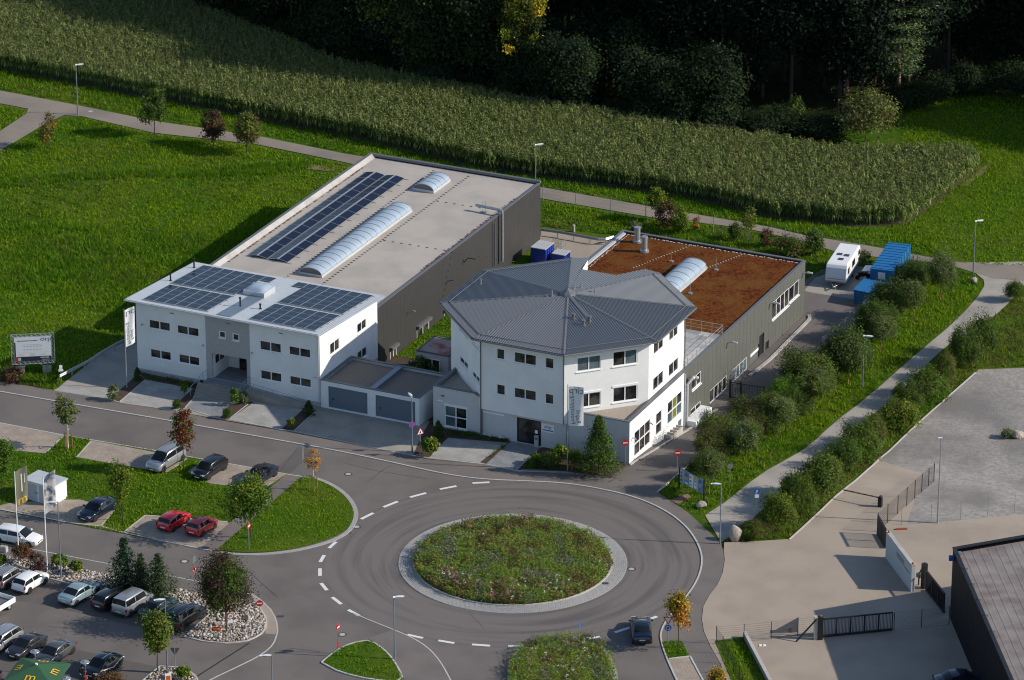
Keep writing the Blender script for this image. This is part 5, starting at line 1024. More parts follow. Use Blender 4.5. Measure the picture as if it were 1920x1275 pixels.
bankl = ['dark bush right beside the tall blue container', 'olive bush in front of the low blue container', 'dense dark bush at the far end of the lane fence', 'largest dark green bush on the bank left of the path lamp', 'wide bush between the hall lane and the bank, left of the largest one', 'bright green bush on the bank near the lane gate', 'dark bush just below the bright green one', 'reddish-brown bush at the lane edge opposite the side doors', 'dark bush overhanging the lower lane entrance', 'brown-tinged bush nearest the street at the lane mouth']
for i, (s, k) in enumerate(bank):
    cols = ([L_LANE, L_DARK], [L_OLIVE, L_LANE, L_DARK], [L_BRT], [L_BROWN, L_DARK, L_LANE])[k]
    plant('bank%d%d' % (k, i % 2), mk(4.2, 4.6, .05, cols, 30+k+7*(i % 2), 190, 78, .135, .07, lump=.6, low=-.5, shell=.3, spread=.13, squash=1.5), bankl[i], 'bush', (s[0], s[1], s[2], s[3]*1.12), 'bushes on the bank beside the lane', 'bush')
fill = [(24.57,31.74,3.12,3.5),(22.07,26.39,2.86,3.66),(28.13,37.98,2.93,3.87),(31.75,43.79,3.13,3.81),(35.2,50.03,2.99,3.64),(38.66,58.89,3.22,3.71),(40.99,65.24,2.76,3.41),(43.97,73.29,2.61,3.47),(18.01,18.32,2.37,2.57)]
fl_ = ['bush filling the row below the small round tree on the bank', 'brownish-green bush opposite the light wells of the hall', 'bush between the two widest bushes along the lane', 'low bush beside the upper bend of the lane kerb', 'bush just below the lane mesh fence', 'bush at the upper end of the lane mesh fence', 'bush in front of the low container, nearest the path trees', 'bush at the right flank of the tall container', 'small bush nearest the notice board']
for i, s in enumerate(fill):
    k = i % 2; plant('bank0%d' % k if i % 3 else 'bank11', None, fl_[i], 'bush', s, 'bushes on the bank beside the lane', 'bush')
hed = [((46.55,50.59,4.42,3.2),0),((48.74,53.14,4.68,3.33),0),((47.52,50.87,2.63,2.21),3),((42.32,42.15,3.36,3.58),1),((39.76,40.13,2.17,2.81),0),((38.49,34.67,2.97,4.48),2),((35.87,30.5,3.29,3.17),3),((34.31,27.37,2.93,4.62),1),((29.48,14.65,4.36,4.89),1),((26.84,13.2,3.46,3.35),0),((24.8,6.79,4.63,3.5),2),((27.47,10.33,3.55,2.83),1),((32.14,22.94,2.73,3.12),0),((22.8,5.98,1.71,3.0),3),((54.0,68.25,2.16,2.86),1),((44.17,46.96,2.62,2.74),3),((40.79,38.38,2.17,2.15),1),((30.76,18.31,2.54,2.57),2)]
hedl = ['tall dark hedge bush at the upper corner of the gravel yard', 'farthest hedge bush beside the path bend', 'orange-tinted low bush at the yard corner', 'dark hedge bush halfway up the gravel yard edge', 'low grey-green bush right beside the path, mid hedge', 'broad yellow-green hedge bush at the middle of the yard kerb', 'brownish hedge bush below the yellow-green one', 'wide hedge bush above the barrier arm', 'largest hedge bush between path and paved yard', 'dark hedge bush left of the largest one by the path', 'tall leafy bush near the boulder at the hedge end', 'hedge bush between the leafy end bush and the barrier', 'low hedge bush behind the barrier tip', 'dry brown ground bush beside the big boulder', 'bush at the right picture edge above the path bend', 'rusty bush on the hedge line below the bend', 'small bush filling the hedge gap by the yard kerb', 'yellowish bush tucked behind the largest hedge bush']
for i, (s, k) in enumerate(hed):
    cols = ([L_DARK, L_LANE, L_GREEN], [L_GREEN, L_LANE, L_OLIVE], [L_OLIVE, L_GREEN, L_LIME], [L_BROWN, L_OLIVE, L_GREEN])[k]
    plant('hedge%d%d' % (k, i % 2), mk(2.6, 3.4, .05, cols, 50+k+5*(i % 2), 170, 65, .115, .05, lump=.65, low=-.4, shell=.25, spread=.13, squash=1.5), hedl[i], 'bush', (s[0], s[1], s[2]*(.85+.25*((i*37) % 10)/10), s[3]*(.92+.2*((i*53) % 10)/10)), 'hedge between the path and the yards', 'hedge_bush')
# ---- street and meadow trees
def staked(o, h=1.7, r=.45):
    for k in range(3):
        a = 2.1*k+.4; m = M(); m.tube([(math.cos(a)*r, math.sin(a)*r, -.1), (math.cos(a)*r*.9, math.sin(a)*r*.9, h)], .045, 6); q = m.build('stake', WOOD, o); q.scale = (1/o.scale[0], 1/o.scale[1], 1/o.scale[2])
    m = M(); m.tube([(math.cos(2.1*k+.4)*r*.9, math.sin(2.1*k+.4)*r*.9, h-.1) for k in (0,1,2,0)], .035, 5); q = m.build('stake_bar', WOOD, o); q.scale = (1/o.scale[0], 1/o.scale[1], 1/o.scale[2])
sp = dict(street=[
 ((-43.51,25.59,5.92,2.3), ('ytreeA', mk(5.4, 2.0, 2.0, [L_LANE2, L_OLIVE], 71, 60, 30, .17, .06, bark=BARKW, limbs=4, lump=.3)), 'young grey-green tree tied to three stakes beside the main street', True),
 ((-31.77,19.81,6.97,2.27), ('ytreeB', mk(6.0, 2.2, 2.2, [L_RED, L_RED, L_GREEN], 72, 60, 40, .17, .06, lump=.3)), 'small red-leaved tree between the silver minivan and the black hatchback', False),
 ((-19.07,15.75,4.76,1.74), ('ytreeC', mk(4.8, 1.6, 1.9, [L_ORNG], 73, 34, 14, .15, .05, bark=BARKW, limbs=6, lump=.4)), 'thin orange autumn tree with white trunk and stakes on the grass island', True),
 ((-36.79,9.03,6.13,2.92), ('ytreeD', mk(5.6, 2.9, 1.6, [L_LIME, L_GREEN], 74, 60, 36, .2, .07, lump=.45, shape='vase')), 'yellow-green young tree right of the dark blue saloon', False),
 ((-24.5,5.16,6.79,4.29), ('ytreeE', mk(6.0, 4.2, 1.4, [L_GREEN, L_GREEN, L_LIME], 75, 110, 50, .2, .08, lump=.35)), 'dense green tree on the grass island in front of the parked black cabriolet', False),
 ((-48.85,15.26,6.31,2.86), ('ytreeE2', mk(5.6, 3.4, 1.5, [L_GREEN], 76, 90, 45, .2, .08, lump=.3)), 'green tree cut off by the left picture edge above the flags', False),
 ((-25.54,-14.35,7.91,4.76), ('purple', mk(7.2, 5.0, 1.6, [L_PURP, L_PURP, L_DARK, L_GREEN, L_DARK], 77, 150, 95, .15, .1, lump=.25)), 'dark purple-leaved tree standing in the pale stone bed', False),
 ((-31.08,-22.24,5.83,2.99), ('maple', mk(5.8, 3.2, 1.5, [L_LIME, L_OLIVE, L_GREEN], 78, 90, 50, .19, .08, lump=.3, shape='vase')), 'yellowing maple beside the lamp at the car park exit', False),
 ((14.66,-17.61,6.04,2.46), ('orange', mk(5.6, 2.6, 1.7, [L_ORNG, L_YEL, L_ORNG, L_OLIVE], 79, 64, 42, .19, .06, lump=.45)), 'orange and yellow autumn tree beside the roundabout sign', False),
 ((17.62,-26.67,3.0,1.85), ('orange', None), 'orange treetop at the bottom edge by the paved bay', False),
 ((-42.44,120.43,5.95,3.16), ('mtreeA', mk(5.4, 3.0, 1.4, [L_LANE, L_DARK], 80, 80, 40, .2, .07, lump=.35)), 'green tree on the meadow edge beside the farm lane', False),
 ((-35.23,116.57,4.53,3.01), ('mtreeB', mk(4.0, 2.8, .7, [L_PURP, L_BROWN, L_DARK], 81, 80, 45, .18, .07, lump=.25)), 'dark reddish round tree by the farm lane, left of the orange one', False),
 ((-31.14,114.21,5.24,3.13), ('mtreeC', mk(4.4, 2.9, .8, [L_BROWN, L_OLIVE, L_OLIVE], 82, 80, 45, .18, .07, lump=.25)), 'rust and olive round tree, rightmost of those on the meadow', False),
 ((-54.56,115.84,4.52,2.51), ('mtreeD', mk(3.8, 2.2, .3, [L_BROWN, L_ORNG, L_OLIVE], 83, 60, 26, .16, .05, lump=.3)), 'small brown autumn tree beside the branch path at the far left', False),
 ((16.07,92.37,4.29,2.28), ('ytreeF', mk(4.2, 2.2, 1.0, [L_LIME, L_GREEN], 84, 60, 36, .18, .05, lump=.4)), 'light green sapling at the fence behind the sedum-roofed hall', False),
 ((26.09,84.34,4.87,1.89), ('ytreeG', mk(4.8, 1.9, 1.7, [L_OLIVE, L_LIME], 85, 44, 24, .17, .05, lump=.4)), 'thin yellowish sapling behind the far edge of the sedum roof', False)])
for s, kk, lab, st in sp['street']:
    o = plant(kk[0], kk[1], lab, 'tree', s, None, 'street_tree')
    if st: staked(o)
small = [
 ((18.68,88.4,3.12,2.38), ('bushY', mk(2.8, 2.3, .05, [L_LIME, L_GREEN], 90, 60, 45, .16, .04)), 'yellow-green bush right of the light green sapling'),
 ((17.26,90.38,3.0,2.39), ('bushR', mk(2.4, 2.2, .05, [L_BROWN, L_PURP], 91, 50, 36, .15, .04)), 'brownish bush between sapling and yellow-green bush'),
 ((20.49,88.9,1.91,1.07), ('bushO', mk(1.8, 1.0, .05, [L_ORNG, L_BROWN], 92, 26, 24, .12, .03)), 'tiny orange shrub at the lane fence'),
 ((24.72,86.45,1.97,1.54), ('bushD', mk(2.2, 1.8, .05, [L_DARK, L_LANE], 93, 50, 40, .15, .04)), 'dark pointed shrub at the fence left of the thin sapling'),
 ((28.16,84.34,2.03,1.65), ('bushR', None), 'brownish shrub by the fence right of the thin sapling'),
 ((30.1,81.13,2.65,3.64), ('bushP', mk(2.6, 3.6, .05, [L_BROWN, L_DARK, L_GREEN], 94, 70, 45, .16, .05)), 'wide red-tipped bush behind the far corner of the hall'),
 ((33.25,81.77,3.03,2.23), ('bushD', None), 'dark upright bush left of the white caravan'),
 ((38.57,78.28,2.01,1.4), ('bushG', mk(2, 1.6, .05, [L_LANE2], 95, 40, 30, .15, .04)), 'pale shrub between caravan and blue container'),
 ((30.28,126.21,1.63,1.41), ('bushD', None), 'small bush catching light at the forest edge behind the corn'),
 ((33.5,123.59,3.77,2.16), ('bushD', None), 'narrow dark bush at the forest edge left of the tawny thicket'),
 ((-38.11,42.63,1.36,0.98), ('coneA', mk(1.5, .9, .05, [L_DARK], 96, 40, 36, .1, .03, shape='cone')), 'dark pointed shrub at the left corner of the office'),
 ((-33.56,35.21,1.22,0.91), ('ball', mk(1.1, .85, .02, [L_GREEN, L_DARK], 97, 50, 40, .07, 0, lump=.08, low=-.6)), 'clipped egg-shaped shrub left of the office walkway'),
 ((-28.4,32.83,1.33,0.95), ('ball', None), 'clipped egg-shaped shrub right of the office walkway'),
 ((-33.06,38.69,1.75,0.75), ('sap', mk(2, .9, .2, [L_BRT, L_GREEN], 98, 40, 26, .12, .03)), 'slim bright shrub in the bed left of the steps'),
 ((-27.85,36.01,2.09,0.8), ('sap', None), 'slim bright shrub in the bed right of the steps'),
 ((-26.98,36.68,1.34,1.18), ('bushG', None), 'loose shrub right of the slim one by the steps'),
 ((-20.32,33.62,1.62,1.17), ('coneA', None), 'dark conical shrub at the end of the ramp'),
 ((-21.92,30.48,1.21,0.84), ('tuft', mk(1.1, .9, .02, [L_LIME, L_GREEN], 99, 30, 30, .14, 0, low=-.2)), 'light grassy plant at the tip of the narrow bed'),
 ((-40.09,37.35,1.75,1.29), ('bushG', None), 'scrubby plant at the foot of the left office flag'),
 ((-7.32,28.15,1.84,1.16), ('coneA', None), 'black-green conical shrub beside the garage corner'),
 ((-8.08,23.81,2.16,1.77), ('tuft', None), 'fountain of pale ornamental grass beside the warning sign'),
 ((2.15,21.8,1.36,1.35), ('ball', None), 'round clipped bush beside the entrance walkway'),
 ((1.68,20.8,1.02,1.03), ('ball', None), 'smaller clipped ball in front of the round bush'),
 ((3.44,20.8,1.59,2.27), ('bushL', mk(1.5, 2.4, .02, [L_OLIVE, L_GREEN, L_DARK], 101, 50, 40, .13, 0, low=-.2)), 'mixed low shrubbery right of the entrance'),
 ((4.69,22.05,2.16,1.76), ('tuft', None), 'pale green grass clump against the entrance wall'),
 ((6.02,20.8,1.93,2.07), ('bushL', None), 'yellow-flecked shrub behind the entrance flagpole'),
 ((8.27,19.31,6.08,3.71), ('bigcone', mk(5.6, 3.7, .05, [L_GREEN, L_DARK, L_GREEN], 102, 150, 50, .15, .06, shape='cone', spread=.16)), 'tall dense conical evergreen in front of the octagonal building'),
 ((-45.09,-0.57,2.5,2.07), ('bushRed', mk(2.2, 2, .02, [L_RED, L_BROWN], 103, 50, 40, .13, 0, low=-.3)), 'russet bush at the foot of the first flagpole'),
 ((-43.76,-2.48,2.22,1.67), ('bushR', None), 'dry brown bush between the two left flagpoles'),
 ((-41.7,-1.47,1.63,1.47), ('tuft', None), 'green ornamental grass behind the car park lamp'),
 ((-40.09,-2.48,1.57,1.27), ('tuft', None), 'smaller ornamental grass right of the car park lamp'),
 ((-28.75,-23.46,1.36,1.4), ('tuft', None), 'ornamental grass in the lower stone bed'),
 ((-35.08,-25.07,1.45,2.78), ('bushRed', None), 'low red hedge below the two-tone black car'),
 ((-47.18,-0.79,1.31,0.98), ('tuft', None), 'green tuft at the left picture edge by the stones'),
 ((-50.68,42.22,1.53,2.38), ('bushR', None), 'dry weeds left of the billboard blocks'),
 ((49.16,32.18,1.05,1.27), ('bushG', None), 'small green plant beside the rock on the gravel yard'),
 ((13.62,88.24,1.53,1.55), ('bushG', None), 'tall weeds at the near end of the lane fence'),
 ((-9.36,45.71,2.61,2.84), ('bushD', None), 'dark shrubs in the gap in front of the reddish-roofed annex'),
 ((-10.41,44.28,1.89,2.18), ('bushD', None), 'lower dark shrub right behind the garage roof'),
]
for s, kk, lab in small: plant(kk[0], kk[1], lab, 'shrub', s, None, 'shrub')
con = [((-35.26,-5.7,5.37,3.69), 'tallest of the three small firs beside the stone bed', [L_CON]), ((-33.75,-6.36,4.08,2.91), 'middle fir of the three beside the stone bed', [L_CON, L_CON2]), ((-32.13,-7.24,4.5,3.29), 'olive-tinged right-hand fir of the three by the parked van', [L_CON2, L_CON])]
for i, (s, lab, c) in enumerate(con): plant('fir%d' % i, mk(5.0, 3.4, .1, c, 110+i, 1, 8, .16, .08, shape='spruce'), lab, 'conifer', s, 'three small firs', 'fir_tree')
# ---- corn: every plant has stalk, arching leaves and tassel; the field is one mass
L_CORN = leaf_mat('corn_leaf', [(.036,.063,.009), (.09,.14,.026), (.16,.215,.045), (.42,.46,.2)], .12, .5, .15); L_TAS = leaf_mat('corn_tassel', [(.2,.15,.07), (.3,.24,.14)], .2)  # palest ramp tone paints the glints on the leaves
HIDE = bpy.data.collections.new('corn_plants')
for k in range(5):
    rg = random.Random(200+k); m = M(); H_ = rg.uniform(2.0, 2.35); m.tube([(0,0,0),(rg.uniform(-.06,.06),rg.uniform(-.06,.06),H_)], .018, 3, .01, cap=False)
    for i in range(10):
        z = .5+(H_-.55)*i/9; a = math.pi*i+rg.uniform(-.6,.6)+k; L = rg.uniform(.65,.95)*(1.0 if i < 7 else .7); w = .05; ca, sa = math.cos(a), math.sin(a); tw = rg.uniform(-.4,.4); nx, ny = -math.sin(a+tw), math.cos(a+tw)
        P = [(0,0,z),(ca*L*.26,sa*L*.26,z+L*.5),(ca*L*.55,sa*L*.55,z+L*.46),(ca*L*.72,sa*L*.72,z-L*.02)]; W_ = [w*.6, w, w*.8, .008]
        vs = []
        for p, ww in zip(P, W_): vs += [(p[0]-nx*ww, p[1]-ny*ww, p[2]), (p[0]+nx*ww, p[1]+ny*ww, p[2]+.02)]
        m.add(vs, [(0,1,3,2),(2,3,5,4),(4,5,7,6)])
    m.cur = 1
    for i in range(3):
        a = 2.1*i; m.add([(0,0,H_-.02),(math.cos(a)*.16,math.sin(a)*.16,H_+.3),(math.cos(a)*.16+.03,math.sin(a)*.16-.02,H_+.28)], [(0,1,2)])
    o = bpy.data.objects.new('corn_plant', m.mesh('corn_plant', [L_CORN, L_TAS])); HIDE.objects.link(o)
def inside(P, poly):
    x, y = P[:, 0], P[:, 1]; r_ = np.zeros(len(P), bool); n = len(poly)
    for i in range(n):
        x0, y0 = poly[i]; x1, y1 = poly[(i+1) % n]; c = ((y0 > y) != (y1 > y)); r_ ^= c & (x < (x1-x0)*(y-y0)/((y1-y0) if abs(y1-y0) > 1e-12 else 1e-12)+x0)
    return r_
def scatter_pts(poly, n, rng, excl=()):
    a = np.array(poly); lo, hi = a.min(0), a.max(0); P = rng.uniform(lo, hi, (n, 2)); k = inside(P, poly)
    for e in excl: k &= ~inside(P, e)
    return P[k]
def poly_area(p): return abs(sum(p[i-1][0]*p[i][1]-p[i][0]*p[i-1][1] for i in range(len(p)))/2)
def bbox_area(p): a = np.array(p); d = a.max(0)-a.min(0); return d[0]*d[1]
CORN = [(-73.28,149.21),(-63.4,144.14),(-42.73,132.51),(-25.5,123.21),(-20.3,120.24),(-3.79,109.02),(19.41,99.96),(29.36,93.03),(38.18,90.38),(44.21,91.04),(48.83,98.94),(54.49,109.73),(52.16,111.34),(47.23,111.87),(37.25,111.52),(20.14,119.87),(2.49,127.73),(-21.09,141.74),(-38.17,161.98),(-49.7,178.24),(-79.63,199.27)]
rng = np.random.default_rng(4); ca_ = math.atan2(CORN[6][1]-CORN[1][1], CORN[6][0]-CORN[1][0]); cc, cs = math.cos(ca_), math.sin(ca_)
g = np.array([(i*.17, j*.7) for i in range(1200) for j in range(170)], dtype=float); g += rng.normal(size=g.shape)*.04; g -= np.array([110, 60])
gw_ = np.stack([CORN[5][0]+cc*g[:,0]-cs*g[:,1], CORN[5][1]+cs*g[:,0]+cc*g[:,1]], axis=1); gw_ = gw_[inside(gw_, CORN)]
me = bpy.data.meshes.new('corn_field'); me.from_pydata([(float(x), float(y), -1.82) for x, y in gw_], [], []); cf = bpy.data.objects.new('corn_field', me); link(cf)
tag(cf, 'field of tall ripening corn between the farm lane and the forest', 'corn field', kind='stuff')
ng = bpy.data.node_groups.new('corn', 'GeometryNodeTree'); ng.interface.new_socket('Geometry', in_out='INPUT', socket_type='NodeSocketGeometry'); ng.interface.new_socket('Geometry', in_out='OUTPUT', socket_type='NodeSocketGeometry')
n = ng.nodes; gi = n.new('NodeGroupInput'); go = n.new('NodeGroupOutput'); ip = n.new('GeometryNodeInstanceOnPoints'); ci = n.new('GeometryNodeCollectionInfo'); ci.inputs[0].default_value = HIDE; ci.inputs[1].default_value = True; ci.inputs[2].default_value = True
rv = n.new('FunctionNodeRandomValue'); rv.data_type = 'FLOAT_VECTOR'; rv.inputs[0].default_value = (-.12,-.12,0); rv.inputs[1].default_value = (.12,.12,6.28)
rs = n.new('FunctionNodeRandomValue'); rs.data_type = 'FLOAT'; rs.inputs[2].default_value = .82; rs.inputs[3].default_value = 1.12
ip.inputs['Pick Instance'].default_value = True
ng.links.new(gi.outputs[0], ip.inputs['Points']); ng.links.new(ci.outputs[0], ip.inputs['Instance']); ng.links.new(rv.outputs[0], ip.inputs['Rotation']); ng.links.new(rs.outputs[1], ip.inputs['Scale']); ng.links.new(ip.outputs[0], go.inputs[0])
cf.modifiers.new('plants', 'NODES').node_group = ng
sheet('field_soil', CORN, mat('field_soil', (.06,.045,.03), .95, col2=(.1,.075,.05), scale=4, bump=.8), .0)
sheet('field_edge', [(51.39,103.41),(54.59,109.56),(55.62,111.16),(55.12,108.67),(52.09,103.07)], mat('stubble', (.17,.13,.06), .95, col2=(.1,.11,.03), scale=3, detail=8, bump=.8), .004)
# ---- forest: tall trees, each an object; the front ones hang to the ground
def forest_tree(seed, h, w, z0, mats, clumps, per, leaf, trunk=.28, bark=BARK, **k): return mk(h, w, z0, mats, seed, clumps, per, leaf, trunk, bark, 6, **k)
FT = [forest_tree(300, 19, 9, .8, [L_FOR, L_FOR2], 190, 95, .32, lump=.3, low=-.8), forest_tree(301, 22, 10, 3, [L_FOR], 200, 95, .32, lump=.3), forest_tree(302, 17, 8, .5, [L_FOR, L_FOR, L_OLIVE], 180, 95, .32, lump=.35, low=-.7), forest_tree(303, 24, 9, 4, [L_FOR, L_FOR2, L_FOR2], 200, 95, .32, lump=.3), forest_tree(304, 9, 7, .2, [L_FOR2, L_FOR], 170, 80, .28, .16, lump=.5, low=-1, spread=.24)]
FD = [forest_tree(300, 19, 9, .8, [L_FORD], 190, 80, .34, lump=.3, low=-.8), forest_tree(301, 22, 10, 3, [L_FORD], 200, 80, .34, lump=.3), FT[2], forest_tree(303, 24, 9, 4, [L_FORD, L_FOR], 200, 80, .34, lump=.3)]  # rear rows: same trees in the leaf colour with shade painted in
EDGE = [(-57.99,192.1),(-46.12,177.12),(-32.77,162.84),(-21.41,150.24),(-9.25,140.54),(2.51,132.71),(12.11,128.11),(21.55,123.59),(29.72,121.72),(37.85,120.24),(46.84,129.44),(51.79,134.26),(57.74,135.43),(64.8,134.65),(72.16,131.36)]
FL = 'tall dark tree in the shaded forest behind the corn field'
YX = 0.9; rg = random.Random(31); fe = resample(EDGE, 4.6); cnt = 0
sheet('forest_floor', EDGE+[(101.87,146.16),(124.78,275.16),(-80.18,379.88)], mat('forest_floor', (.016,.024,.007), .95, col2=(.03,.035,.012), scale=2, bump=.6, spec=.02), -.03)
for row in range(5):
    for i, (x, y) in enumerate(fe):
        back = row*6.0+rg.uniform(-1.2, 1.2); px, py = x+.42*back+rg.uniform(-1.5, 1.5), y+.9*back
        if row == 0 and x > 34.22: continue
        gap = row < 2 and YX+2.5 < px < YX+22
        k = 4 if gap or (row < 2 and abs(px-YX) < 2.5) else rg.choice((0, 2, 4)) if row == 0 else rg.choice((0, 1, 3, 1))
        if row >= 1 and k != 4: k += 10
        if row <= 1 and not gap and 24.69 < px < 64.53: continue
        s0 = rg.uniform(.85, 1.15); hh = (19, 22, 17, 24, 9)[k % 10]*s0; ww = (9, 10, 8, 9, 7)[k % 10]*rg.uniform(.85, 1.1)
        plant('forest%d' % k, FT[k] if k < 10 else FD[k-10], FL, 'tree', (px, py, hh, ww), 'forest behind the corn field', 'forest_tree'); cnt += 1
# the wood goes on beyond the right edge of the picture and shades the meadow there
for (px, py) in [(73.16,124.33),(78.68,122.84),(84.4,118.77),(89.1,114.76),(93.79,111.16),(98.67,107.26),(91.07,120.98),(95.49,117.3),(85.46,125.65),(103.41,103.07)]:
    plant('forest1', FT[1], FL, 'tree', (px, py, rg.uniform(18, 22), rg.uniform(9, 11)), 'forest behind the corn field', 'forest_tree')
for i, (a, b) in enumerate([(46.83,129.25),(49.21,130.78),(52.0,133.09),(54.99,133.87),(57.62,134.26),(60.46,133.48),(63.24,132.32),(36.49,118.77),(34.04,119.87),(31.55,120.61),(28.11,121.35)]):
    plant('under%d' % (i % 2), mk(3.2, 5, .05, [L_FOR, L_FOR2], 330+i, 90, 70, .2, .05, lump=.5, low=-.3), 'low dark undergrowth at the foot of the forest edge', 'bush', (a, b, rg.uniform(2.2, 4.2), rg.uniform(4.5, 6.5)), 'undergrowth at the forest edge', 'bush')
for i, (a, b) in enumerate(fe):
    if a < 32.84 and i > 5: plant('under%d' % (i % 2), None, 'low dark undergrowth at the foot of the forest edge', 'bush', (a-.8+rg.uniform(-.8,.8), b-2.2+rg.uniform(-.6,.6), rg.uniform(2.4, 4.6), rg.uniform(5, 6.5)), 'undergrowth at the forest edge', 'bush')
yt = plant('yellow', forest_tree(310, 15, 6.5, 4.5, [L_YEL, L_YEL, L_LIME, L_OLIVE, L_FOR2, L_FOR2], 120, 90, .3, .22, lump=.6, shell=.35), 'tree with a bright yellow crown standing out of the dark forest edge', 'tree', (0.9,133.09,16.0,5.2), None, 'forest_tree')
plant('thicket', mk(4.6, 6.0, .1, [L_OLIVE, L_BROWN, L_OLIVE, L_LANE2], 311, 120, 50, .2, .06, lump=.3, low=-.3), 'tawny yellow thicket at the corner of forest and corn', 'bush', (41.57,117.67,6.39,7.05), None, 'bush')
def pine(px, py, h, r, lab, branches, w=5.0):
    o = thing('pine_tree', lab, 'pine tree', (px, py, T(px, py)), 0, 'pines at the forest edge'); rg2 = random.Random(int(px*10)); m = M(); pts = [(rg2.uniform(-.12,.12)*k, rg2.uniform(-.1,.1)*k, -.3+(h+.3)*k/6) for k in range(7)]
    m.tube(pts, r, 9, r*.45); m.build('trunk', BARKP, o, smooth=True)
    rng2 = np.random.default_rng(int(px*10)+7); cs, sp_ = [], []; b = M()
    for (z, n_, L) in branches:
        for k in range(n_):
            a = 6.28*(k+rg2.random()*.7)/n_; ll = L*rg2.uniform(.7, 1.15); e = (math.cos(a)*ll, math.sin(a)*ll, z+ll*rg2.uniform(-.05, .3)); b.tube([(0,0,z),(e[0]*.5,e[1]*.5,z+.15*ll),e], .07, 5, .02)
            for f in (.45, .65, .85, 1.0): cs.append((e[0]*f+rg2.uniform(-.3,.3), e[1]*f+rg2.uniform(-.3,.3), z+(e[2]-z)*f+.15)); sp_.append(.3+.35*f)
    b.build('branches', BARKP, o)
    v, f = leafcloud(rng2, np.array(cs), np.array(sp_), 90, .22, .9, None, .28); me_ = np_mesh('needles', v, f, [L_PINE]); inst('needles', me_, o); return o
pb = [(z, 6, 2.6) for z in (4.6, 6.4, 8.2, 10.2, 12, 14, 16)]; hi = [(z, 5, 2.2) for z in (13, 14.5, 16, 17.5, 19)]
for (px, py), lab, br in (((46.67,131.17), 'big spreading pine right of the tawny thicket, branched almost to the ground', pb), ((40.67,134.65), 'bare pine trunk just above the tawny thicket', hi), ((36.8,142.14), 'reddish sunlit pine trunk, left neighbour of the bare one', hi), ((28.18,143.14), 'thin dark pine trunk, leftmost of the visible ones', hi), ((44.25,138.17), 'slender pine trunk close left of the spreading pine', hi), ((55.0,148.19), 'dim pine trunk in the shade right of the spreading pine', hi)):
    pine(px, py, 21, .26, lab, br)
# ---- grasses: blades standing on every green area, clumped and uneven
def vnoise(P, s, seed):
    r_ = np.random.default_rng(seed).uniform(0, 1, (64, 64)); q = P/s; i = np.floor(q).astype(int); f = q-i; f = f*f*(3-2*f); g = lambda a, b: r_[(i[:,0]+a) % 64, (i[:,1]+b) % 64]
    return (g(0,0)*(1-f[:,0])+g(1,0)*f[:,0])*(1-f[:,1])+(g(0,1)*(1-f[:,0])+g(1,1)*f[:,0])*f[:,1]
G1 = leaf_mat('grass_blade', [(0.087,0.181,0.00435), (0.167,0.29,0.0087), (0.275,0.362,0.0203)], .4, .7, .06); G2 = leaf_mat('grass_rank', [(0.0435,0.131,0.00435), (0.0943,0.217,0.0087), (0.16,0.275,0.0174)], .35, .7, .06); GY = leaf_mat('grass_yellow', [(.1,.2,.004), (.18,.3,.01), (.27,.36,.02)], .4, .7, .06); G3 = leaf_mat('grass_dry', [(.1,.11,.02), (.15,.14,.04), (.2,.17,.07)], .35)
def grass(name, label, poly, dens, h, mats, seed, excl=(), lift=0., wide=.06, clump=1.1, dry=.12):
    rng = np.random.default_rng(seed); P = scatter_pts(poly, int(bbox_area(poly)*dens*1.35), rng, excl)
    nz = .6*vnoise(P, clump, seed)+.4*vnoise(P, clump*.35, seed+1); keep = rng.uniform(0, 1, len(P)) < np.clip(.25+1.5*(nz-.2), .08, 1); P, nz = P[keep], nz[keep]; n = len(P); z = terr(P[:,0], P[:,1])+lift
    a = rng.uniform(0, 6.283, n); hh = h*(.6+.7*nz)*rng.uniform(.6, 1.3, n); w = wide*rng.uniform(.6, 1.4, n); ln = rng.uniform(.2, .9, n)*hh; b = rng.uniform(0, 6.283, n)
    t = np.stack([np.cos(a)*w, np.sin(a)*w, 0*a], 1); p0 = np.stack([P[:,0], P[:,1], z-.02], 1); tip = p0+np.stack([np.cos(b)*ln, np.sin(b)*ln, hh], 1); v = np.stack([p0-t, p0+t, tip], 1).reshape(-1, 3)
    dz = vnoise(P, 5., seed+9); mi = np.where(rng.uniform(0, 1, n) < np.clip(dry*4*(dz-.45), 0, .9), len(mats)-1, np.clip(((vnoise(P, 7., seed+4)*.65+vnoise(P, 1.6, seed+5)*.35+rng.uniform(-.13,.13,n)-.18)*1.5*(len(mats)-1)).astype(int), 0, max(0, len(mats)-2)))
    o = bpy.data.objects.new(name, np_mesh(name, v, np.arange(n*3).reshape(-1, 3), mats, mi)); link(o); tag(o, label, 'grass', kind='stuff'); return n
def rect(x0, x1, y0, y1): return [place(x, y)[:2] for x, y in ((x0,y0),(x1,y0),(x1,y1),(x0,y1))]
BLD = [rect(-.2,21.1,-.2,14.1), rect(-1.3,19.9,13,55.4), rect(20,33,-1,20), rect(31.5,54.6,-.5,24), rect(33,54.6,14,47.4)]
NT = 0
NT += grass('meadow_grass', 'rough green meadow left of the warehouse', [(-62.63,103.93),(-60.07,114.03),(-55.31,123.96),(-53.66,126.59),(-51.53,126.4),(-42.45,120.61),(-30.01,116.39),(-19.94,110.45),(-16.78,108.67),(-19.23,91.2),(-25.22,91.2),(-32.37,76.71),(-39.57,62.84),(-40.16,55.27),(-45.89,41.95),(-46.4,39.91),(-52.1,42.77),(-55.48,43.87)], 34, .26, [G2, G1, GY, G3], 401, BLD)
